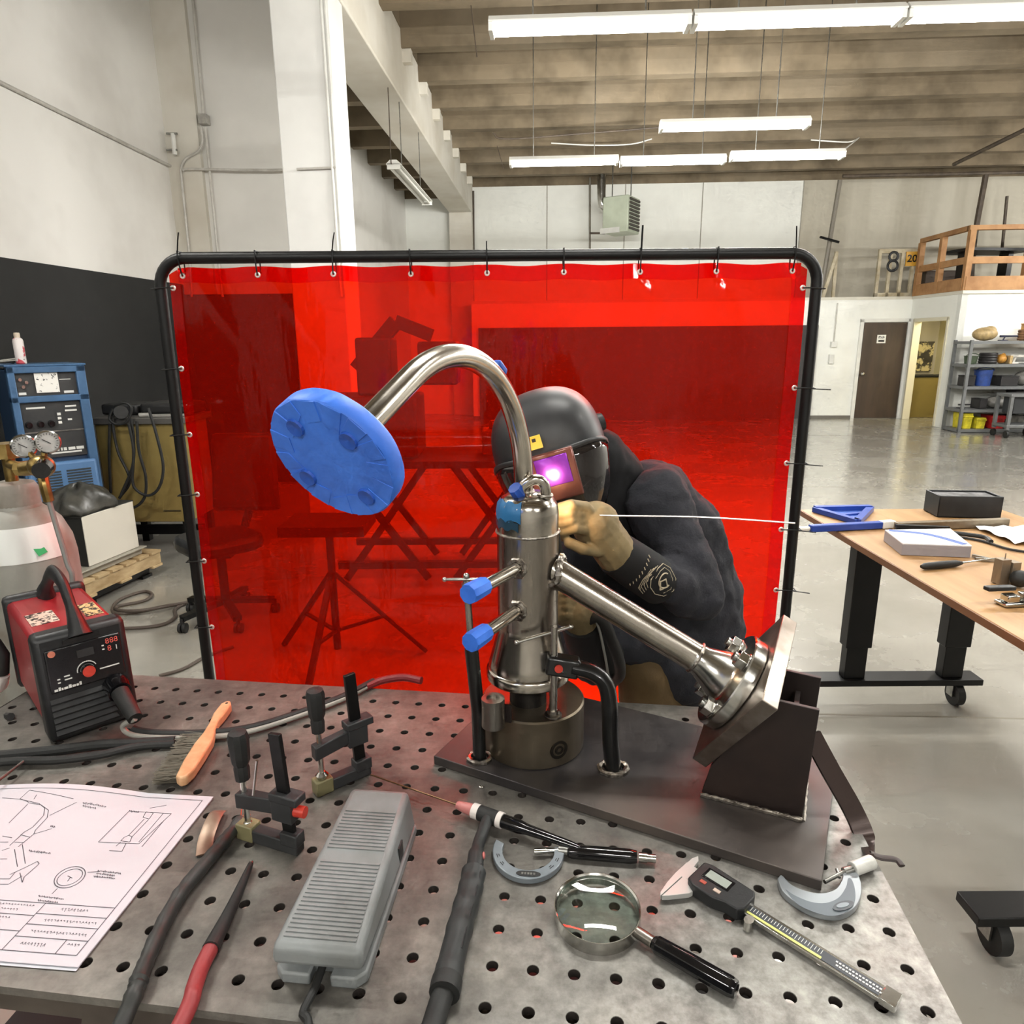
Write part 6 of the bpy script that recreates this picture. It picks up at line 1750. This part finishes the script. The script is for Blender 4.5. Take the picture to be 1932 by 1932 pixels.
MB(cq).prism([(-.006, .010), (-.006, -.012), (-.004, -.030), (.0, -.046), (.004, -.050), (.0045, -.012), (.018, -.010), (.018, .010)], .003, .0095).prism([(-.006, .009), (.006, .009), (.004, .022), (-.002, .028), (-.006, .02)], .003, .0085).build('fixed_jaw', jaw_m, cp, bev=.0005)
MB(cq).prism([(.006, -.011), (.0055, -.049), (.012, -.044), (.030, -.026), (.034, -.011)], .003, .0095).build('sliding_jaw', jaw_m, cp, bev=.0005)
hd_ = MB(cq).prism([(.018, .016), (.018, -.016), (.03, -.021), (.062, -.021), (.078, -.017), (.096, -.017), (.103, -.010), (.103, .010), (.098, .017), (.03, .019)], .002, .018).build('display_head', blackp, cp, bev=.002)
MB(cq).b2((.030, -.004, .018), (.072, .012, .0186)).build('bezel', gloss, hd_)
MB(cq).b2((.034, -.0015, .0186), (.068, .0098, .0189)).build('lcd', mat('lcd', (150, 158, 150), .25), hd_)
MB(cq).b2((.034, -.0125, .018), (.043, -.0085, .019)).build('red_button', mat('btn_red', (170, 80, 66), .4), hd_)
MB(cq).b2((.056, -.013, .018), (.066, -.009, .019)).build('pale_button', mat('btn_pale', (190, 170, 156), .4), hd_)
MB(cq).cyl((.113, -.0145, .001), (.113, -.0145, .012), .0062, n=20).build('thumb_roller', chrome, cp)
MB(cq).b2((CLn - .016, -.009, .003), (CLn + .002, .009, .0105)).build('end_stop', chrome, cp, bev=.0005)

# --- second micrometer near the table edge
m2t = thing('spare_micrometer', 'grey micrometer frame with a white thimble at the table edge', 'micrometer', P(1560, 1700, z=T))
mc2 = P(1540, 1672, z=ZP_)
out = [P(x, y, z=ZP_) for x, y in ((1466, 1668), (1474, 1662), (1492, 1680), (1520, 1692), (1550, 1696), (1575, 1688), (1588, 1668), (1589, 1650), (1600, 1646), (1612, 1650), (1622, 1672), (1623, 1700), (1612, 1722), (1592, 1735), (1565, 1738), (1530, 1730), (1498, 1712), (1474, 1690))]
f2o = MB().prism([(p.x, p.y) for p in spline(out + [out[0]], 4)[:-1]], T + .001, T + .011).build('c_frame', mat('mic_rim', (150, 156, 160), .3, .6), m2t, bev=.0012)
ocx = sum(out, V()) / len(out)
ins = [P(x, y, z=T + .011) for x, y in ((1482, 1678), (1500, 1690), (1530, 1702), (1558, 1704), (1582, 1694), (1596, 1674), (1600, 1658), (1607, 1660), (1613, 1678), (1613, 1700), (1603, 1716), (1586, 1726), (1562, 1728), (1530, 1719), (1502, 1704))]
MB().prism([(p.x, p.y) for p in spline(ins + [ins[0]], 4)[:-1]], T + .011, T + .0114).build('frame_inset', mat('mic_inset', (96, 104, 110), .45, .2), f2o)
ovc = [P(1589 + 21 * math.cos(t) * .95 + 2, 1709 + 9 * math.sin(t) - 4 * math.cos(t), z=T + .0122) for t in [i * math.pi / 9 for i in range(18)]]
MB().prism([(p.x, p.y) for p in ovc], T + .0122, T + .0128).build('grip_oval', mat('oval_dark', (70, 76, 82), .4), f2o)
ovc = [P(1590 + 12 * math.cos(t), 1708 + 4.5 * math.sin(t) - 2 * math.cos(t), z=T + .0128) for t in [i * math.pi / 9 for i in range(18)]]
MB().prism([(p.x, p.y) for p in ovc], T + .0128, T + .0134).build('grip_inset', mgry, f2o)
s0, s1, s2, s3 = P(1556, 1664, z=T + .010), P(1592, 1645, z=T + .010), P(1608, 1640, z=T + .011), P(1645, 1626, z=T + .011)
MB().cyl(s0, s1, .003, n=10).cyl(P(1578, 1640, z=T + .010), P(1584, 1656, z=T + .010), .0022, n=8).build('spindle', zinc, m2t)
MB().cyl(s1, s2, .006, n=16).build('sleeve', zinc, m2t)
MB().cyl(s2, s3, .0105, n=20).build('thimble', mat('thimble_white', (206, 206, 200), .35, c2=(186, 186, 180), ns=40), m2t, bev=.001)

# ================================================================== THE WELDER
shirt_m = mat('shirt_navy', (32, 34, 40), .9, c2=(42, 42, 48), ns=5, bump=.5, bs=220, stretch=(1, 1, 1))
pants_m = mat('pants_tan', (104, 84, 52), .85, c2=(88, 70, 42), ns=8, bump=.3, bs=120)
skin_m = mat('skin', (190, 140, 112), .55)
glove_m = mat('glove_leather', (142, 124, 88), .7, c2=(120, 104, 72), ns=14, bump=.5, bs=60)
cuff_m = mat('cuff_black', (10, 10, 11), .8, c2=(14, 14, 15), ns=20)
hood_m = mat('hood_black', (13, 13, 16), .9)


def rm(mb, name, m_, parent, vox=.012, it=6, disp=0.0, dsz=.12):
    o = mb.build(name, m_, parent, ang=180)
    r = o.modifiers.new('remesh', 'REMESH'); r.mode = 'VOXEL'; r.voxel_size = vox; r.use_smooth_shade = True
    s = o.modifiers.new('smooth', 'SMOOTH'); s.factor = .5; s.iterations = it
    if disp:
        tx = bpy.data.textures.new(name + '_folds', 'CLOUDS'); tx.noise_scale = dsz; tx.noise_depth = 2
        d = o.modifiers.new('folds', 'DISPLACE'); d.texture = tx; d.strength = disp; d.mid_level = .5; d.texture_coords = 'LOCAL'
    return o


per = thing('person', 'welder in dark shirt and black helmet bent over the pipe assembly', 'person', V((.5, 1.80, 0)))
neck, hump = P(1162, 905, Y=1.69), P(1232, 946, Y=1.71)
chest, chest2 = P(1275, 1025, Y=1.74), P(1225, 1040, Y=1.74)
abd, waist = P(1308, 1132, Y=1.76), P(1312, 1232, Y=1.77)
pelv = P(1300, 1320, Y=1.80)
shL, elL, wrL = P(1238, 950, Y=1.60), P(1318, 1122, Y=1.50), P(1218, 1080, Y=1.425)
shR, elR, wrR = P(1128, 985, Y=1.78), P(1122, 1245, Y=1.62), P(1108, 1200, Y=1.43)
head = P(1046, 850, Y=1.585)
hipL, hipR = pelv + V((.06, -.06, -.02)), pelv + V((-.06, .08, -.02))
knL, knR = V((.56, 1.74, .48)), V((.38, 1.93, .48))
anL, anR = V((.58, 1.82, .09)), V((.36, 2.02, .09))
body = MB()
body.cap(head, neck, .085, .055).cap(neck, hump, .05, .08).cap(hump, chest, .09, .11).cap(chest, abd, .11, .11).cap(abd, pelv, .11, .12)
body.cap(shL, elL, .055, .042).cap(elL, wrL, .042, .03).cap(shR, elR, .055, .042).cap(elR, wrR, .042, .03).cap(hump, shL, .08, .06).cap(hump, shR, .08, .06)
body.ball(head + V((-.01, -.085, -.02)), (.013, .02, .02)).ball(head + V((-.005, -.05, -.06)), (.04, .045, .045))
for s in (-1, 1): body.ball(head + V((.078 * s, .0, -.01)), (.015, .025, .035))
for h, k, an in ((hipL, knL, anL), (hipR, knR, anR)): body.cap(h, k, .08, .055).cap(k, an, .055, .035)
rm(body, 'body', skin_m, per, .014, 6)
sh_ = MB()
sh_.cap(neck, hump, .058, .108).ball(hump, (.112, .13, .108)).cap(hump, chest, .108, .132).cap(chest, abd, .132, .134).cap(abd, waist, .134, .135).cap(waist, waist + V((0, 0, -.06)), .135, .128)
sh_.cap(chest2, P(1262, 1180, Y=1.74), .10, .125).cap(P(1200, 960, Y=1.72), chest2, .085, .10).cap(P(1250, 1190, Y=1.74), P(1270, 1235, Y=1.75), .12, .125)
sh_.cap(P(1218, 1195, Y=1.68), P(1275, 1258, Y=1.72), .085, .105).cap(P(1150, 1190, Y=1.62), P(1215, 1215, Y=1.68), .05, .08)
sh_.cap(P(1092, 1050, Y=1.62), P(1100, 1200, Y=1.60), .055, .07).cap(shR, P(1092, 1050, Y=1.62), .07, .055)
sh_.cap(hump, shL, .1, .086).cap(shL, elL, .084, .062).cap(elL, wrL, .06, .049).cap(hump, shR, .1, .08).cap(shR, elR, .078, .062).cap(elR, wrR, .06, .046)
sh = rm(sh_, 'shirt', shirt_m, per, .010, 5)
fold = MB()                       # gathered cloth at the elbow and the shoulder seam
for k in range(7):
    t = k / 6
    c = elL.lerp(wrL, .02 + .4 * t)
    ax_ = (wrL - elL).normalized(); q = zframe(c, ax_ + V((.5, 0, .3 - .1 * k)))
    rr = .061 - .010 * t
    fold.tube([q @ V((rr * math.cos(a), rr * math.sin(a), .006 * math.sin(3 * a + k))) for a in [i * math.pi / 12 for i in range(24)]], .0055, 6, closed=True)
for k in range(4):
    c = shL.lerp(elL, .55 + .13 * k); q = zframe(c, (elL - shL).normalized() + V((.25 * (-1) ** k, 0, .2)))
    rr = .073 - .004 * k
    fold.tube([q @ V((rr * math.cos(a), rr * math.sin(a), .005 * math.sin(2 * a + k))) for a in [i * math.pi / 12 for i in range(24)]], .005, 6, closed=True)
sh_.v += fold.v[:0]
bpy.data.objects.remove(sh)
o0 = len(sh_.v); sh_.v += fold.v; sh_.f += [[i + o0 for i in f] for f in fold.f]
sh = rm(sh_, 'shirt', shirt_m, per, .0085, 4, .03, .07)
hd_m = MB().cap(P(1120, 870, Y=1.63), P(1158, 900, Y=1.68), .085, .078).cap(P(1130, 930, Y=1.62), P(1165, 960, Y=1.66), .065, .08).cap(P(1120, 900, Y=1.60), P(1130, 985, Y=1.60), .05, .05)
rm(hd_m, 'hood', hood_m, per, .010, 5, .012, .05)
pn = MB().cap(waist + V((0, .0, -.05)), pelv, .128, .135).cap(pelv, hipL, .13, .10).cap(pelv, hipR, .13, .10).cap(P(1215, 1268, Y=1.66), P(1230, 1340, Y=1.70), .075, .09)
for h, k, an in ((hipL, knL, anL), (hipR, knR, anR)): pn.cap(h, k, .1, .075).cap(k, an, .075, .062)
rm(pn, 'trousers', pants_m, per, .012, 5, .012, .1)
for an in (anL, anR):
    MB().cap(an + V((0, .02, -.03)), an + V((-.06, -.13, -.05)), .05, .038).build('boot', mat('boot', (44, 36, 30), .6), per)

# gloves
def hand(name, wr, pc, fing, thumb, palm_r):
    g = MB().cap(wr, pc, palm_r * .95, palm_r * .95).ball(pc, (palm_r * 1.05, palm_r * .8, palm_r * 1.05))
    for pts, r in fing:
        for a, b in zip(pts[:-1], pts[1:]): g.cap(a, b, r, r * .96, 10)
        g.cap(pc, pts[0], palm_r * .5, r * 1.05, 10)
    for a, b in zip(thumb[:-1], thumb[1:]): g.cap(a, b, .0125, .0115, 10)
    return rm(g, name, glove_m, per, .003, 2, .002, .02)


pc = P(1124, 990, Y=1.35)
fing = []
for i in range(4):
    dy = 14.5 * i; dx = (0, -4, -2, 6)[i]
    fing.append(([P(1104 + dx, 957 + dy, Y=1.322), P(1078 + dx, 953 + dy, Y=1.298), P(1057 + dx, 959 + dy, Y=1.306), P(1058 + dx, 969 + dy, Y=1.328)], (.0122, .0128, .0124, .0112)[i]))
hand('glove', P(1165, 1046, Y=1.385), pc, fing, [P(1128, 1040, Y=1.335), P(1100, 1036, Y=1.31), P(1074, 1024, Y=1.306)], .047)
cf0, cf1 = P(1246, 1100, Y=1.445), P(1160, 1042, Y=1.383)
cax = (cf1 - cf0).normalized(); cL = (cf1 - cf0).length
cq_ = zframe(cf0, cax, (CAM - cf0))
cuf = MB(cq_).lathe([(.050, 0), (.0515, .004), (.0505, cL * .5), (.047, cL - .004), (.046, cL), (.040, cL), (.044, cL * .5), (.046, 0)], 36).build('cuff', cuff_m, per)
# stitched emblem on the cuff: the local x axis looks at the camera
em = mat('emblem_thread', (190, 176, 150), .7)


def cufp(s, t):                  # s across the cuff, t along it
    a = s / .0505
    return cq_ @ V((.0512 * math.cos(a), .0512 * math.sin(a), t))


eb_ = MB()


def est(pts, r=.0008): eb_.tube([cufp(*p) for p in pts], r, 5)


sx0, tx0 = .002, .046
sc1 = 1.8


def e2(pts, r=.001): est([(sx0 + x * sc1, tx0 + y * sc1) for x, y in pts], r)


e2([(-.004, .018), (.012, .016), (.022, .008), (.023, -.006), (.014, -.018), (.0, -.022), (-.012, -.016), (-.016, -.004), (-.012, .010), (-.004, .018)], .0011)
e2([(.0, .013), (.011, .011), (.018, .005), (.018, -.005), (.011, -.013), (.0, -.017), (-.009, -.012)], .0008)
e2([(.004 + .009 * math.cos(t), -.002 + .009 * math.sin(t)) for t in [i * .35 for i in range(14)]], .0017)
e2([(-.008, -.004), (.0, -.010), (.006, -.002), (.0, .004), (-.008, -.004)], .0022)
for k in range(4): e2([(-.026 + k * .004, .006 + k * .002), (-.022 + k * .004, .020), (-.010 + k * .004, .027 - k * .001), (.006 + k * .003, .026 - k * .003)], .0008)
for k in range(5): e2([(-.022 + k * .007, .016 + .002 * k), (-.019 + k * .007, .022)], .0008)
for k in range(9): e2([(-.026 + k * .0055, .030 + .004 * math.sin(k * .3)), (-.024 + k * .0055, .033 + .004 * math.sin(k * .3))], .0011)
eo = eb_.build('emblem', em, cuf)
pcR = P(1086, 1150, Y=1.335)
fing = []
for i in range(4):
    dy = 13 * i
    fing.append(([P(1082, 1122 + dy, Y=1.315), P(1066, 1118 + dy, Y=1.30), P(1056, 1126 + dy, Y=1.315), P(1062, 1134 + dy, Y=1.33)], .0112))
hand('glove', P(1105, 1185, Y=1.38), pcR, fing, [P(1090, 1120, Y=1.33), P(1076, 1102, Y=1.315), P(1068, 1090, Y=1.31)], .04)
MB().tube([P(1098, 1165, Y=1.36), P(1110, 1200, Y=1.42), P(1130, 1240, Y=1.50)], [.048, .054, .060], 20).build('cuff', cuff_m, per)

# ---- helmet
hq = frame(P(1038, 853, Y=1.57), V((.955, -.05, .28)), (-.28, -.08, .95))
rows = [(.146, .004, .004, .0), (.143, .040, .040, .004), (.130, .076, .080, .008), (.106, .104, .112, .010), (.072, .122, .132, .010), (.03, .129, .140, .006), (-.015, .1285, .142, .0), (-.055, .122, .140, -.004), (-.090, .112, .134, -.010), (-.120, .098, .124, -.018), (-.145, .084, .110, -.024), (-.168, .066, .096, -.032), (-.174, .058, .088, -.034)]
NS = 48
hv2, hf2 = [], []


def hpt(z, w_, d_, off, a, lift=0.0):
    c_, s_ = math.cos(a), math.sin(a)
    e = 2 / 2.4
    x = (w_ + lift) * math.copysign(abs(c_) ** e, c_)
    y = (d_ + lift) * math.copysign(abs(s_) ** e, s_) * (.92 if s_ > 0 else 1.0) + off
    return V((x, y, z))


for z, w_, d_, off in rows:
    for i in range(NS): hv2.append(hpt(z, w_, d_, off, 2 * math.pi * i / NS))
for j in range(len(rows) - 1):
    for i in range(NS): hf2.append((j * NS + (i + 1) % NS, j * NS + i, (j + 1) * NS + i, (j + 1) * NS + (i + 1) % NS))
hf2.append(list(range(NS)))
helm_m = mat('helmet_black', (30, 31, 33), .48, c2=(38, 39, 41), ns=7, rvar=.06)
hl = MB(hq).add(hv2, hf2).build('welding_helmet', helm_m, per, ang=60)
ss_ = hl.modifiers.new('sub', 'SUBSURF'); ss_.levels = 1; ss_.render_levels = 2


def rowat(z):
    for a, b in zip(rows[:-1], rows[1:]):
        if b[0] <= z <= a[0]:
            t = (a[0] - z) / (a[0] - b[0]); return [a[k] + (b[k] - a[k]) * t for k in range(4)]
    return rows[-1]


def vis(a0_, a1_, zf0, zf1, lift, name, m_, na=24, nz_=10, thick=.002):
    v_, f_ = [], []
    for j in range(nz_ + 1):
        for i in range(na + 1):
            a = a0_ + (a1_ - a0_) * i / na
            z0, z1 = zf0(a), zf1(a)
            z = z0 + (z1 - z0) * j / nz_
            r = rowat(z)
            v_.append(hpt(z, r[1], r[2], r[3], a, lift))
    for j in range(nz_):
        for i in range(na):
            k = j * (na + 1) + i
            f_.append((k, k + 1, k + na + 2, k + na + 1))
    o = MB(hq).add(v_, f_).build(name, m_, hl, ang=180)
    s = o.modifiers.new('solid', 'SOLIDIFY'); s.thickness = thick; s.offset = 1
    return o


d2r = math.radians
cen = -math.pi / 2
visor = vis(cen - 1.22, cen + 1.22, lambda a: -.155 + .06 * (abs(a - cen) / 1.22) ** 3, lambda a: .028 - .03 * (abs(a - cen) / 1.22) ** 4, .005, 'visor_cover', mat('visor_gloss', (30, 27, 27), .08, coat=.6))
vis(cen - 1.28, cen + 1.28, lambda a: .026 - .03 * (abs(a - cen) / 1.28) ** 4, lambda a: .036 - .03 * (abs(a - cen) / 1.28) ** 4, .004, 'visor_rim', helm_m, 24, 2, .004)
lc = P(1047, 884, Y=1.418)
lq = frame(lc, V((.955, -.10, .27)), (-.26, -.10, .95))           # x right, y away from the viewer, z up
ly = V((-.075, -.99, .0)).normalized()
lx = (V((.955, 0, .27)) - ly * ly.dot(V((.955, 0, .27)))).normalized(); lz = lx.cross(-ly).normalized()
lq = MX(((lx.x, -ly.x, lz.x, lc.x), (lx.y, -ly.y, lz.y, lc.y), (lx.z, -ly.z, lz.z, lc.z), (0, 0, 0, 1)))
MB(lq).b2((-.056, .004, -.070), (.046, .02, .036)).build('lens_frame', mat('arc_reflection_tint', (112, 66, 58), .2, .3, coat=.4), hl, bev=.004)  # orange arc-lit reflection around the lens painted into the frame colour
MB(lq).b2((-.040, .0, -.036), (.031, .006, .026)).build('filter_lens', mat('filter_violet', (150, 60, 205), .12, .55, coat=.5), hl, bev=.001)
MB(hq).b2((-.035, -.142, .050), (-.005, -.138, .078)).build('yellow_sticker', mat('sticker_yellow', (226, 196, 66), .4), hl)
MB(hq).b2((-.024, -.1435, .066), (-.016, -.1415, .073)).build('sticker_print', mk, hl)
MB(hq).cyl((.118, .02, .03), (.134, .025, .03), .024, .02, n=18).build('pivot_knob', blackp, hl)

# ---- hand-held torch, hose, filler rod and the arc
arc_p = V((VX.x + .045, VX.y + .055, 1.392))
ht_ = thing('hand_torch', 'black hand torch with its hose held behind the vessel', 'torch', P(1075, 1130, Y=1.31))
t0, t1 = P(1082, 1160, Y=1.335), P(1060, 1080, Y=1.315)
MB().cyl(t0, t1, .0115, .0105, n=16).build('torch_grip', blackr, ht_)
MB().cyl(t1, arc_p + V((.006, .02, -.03)), .010, .008, n=16).build('torch_neck', blackr, ht_)
MB().cyl(arc_p + V((.006, .02, -.03)), arc_p + V((.002, .008, -.010)), .007, .006, n=14).build('torch_cup', mat('cup_pink', (190, 120, 116), .4), ht_)
MB().tube(spline([t0, P(1105, 1170, Y=1.33), P(1132, 1165, Y=1.32), P(1155, 1210, Y=1.34), P(1170, 1270, Y=1.40), V((.22, 1.47, .86)), V((.20, 1.47, .4)), V((.1, 1.5, .03))], 8), .0125, 12).build('torch_hose', blackr, ht_)
MB().tube(spline([P(1108, 1140, Y=1.325), P(1128, 1180, Y=1.32), P(1140, 1230, Y=1.34), P(1148, 1275, Y=1.385)], 8), .0028, 8).build('switch_wire', grey_l, ht_)
rd = MB().tube(spline([P(1056, 969, Y=1.325), P(1160, 973, Y=1.315), P(1330, 976, Y=1.28), P(1500, 987, Y=1.25)], 6), .0016, 8)
tag(rd.build('filler_rod', mat('rod_silver', (214, 206, 200), .3, .7)), 'long thin silver filler rod held level by the gloved hand', 'rod')
ac = thing('welding_arc', 'bright welding arc hidden behind the vessel top', 'arc', arc_p)
am = emis('arc_white', (255, 230, 210), 60.0)
am.cycles.emission_sampling = 'NONE'
MB().ball(arc_p, .004, None, 12, 8).build('arc_glow', am, ac)
al_ = bpy.data.lights.new('arc_light', 'POINT'); al_.energy = .9; al_.color = (1, .64, .36); al_.shadow_soft_size = .006
ao = bpy.data.objects.new('arc_light', al_); sc.collection.objects.link(ao); ao.parent = ac
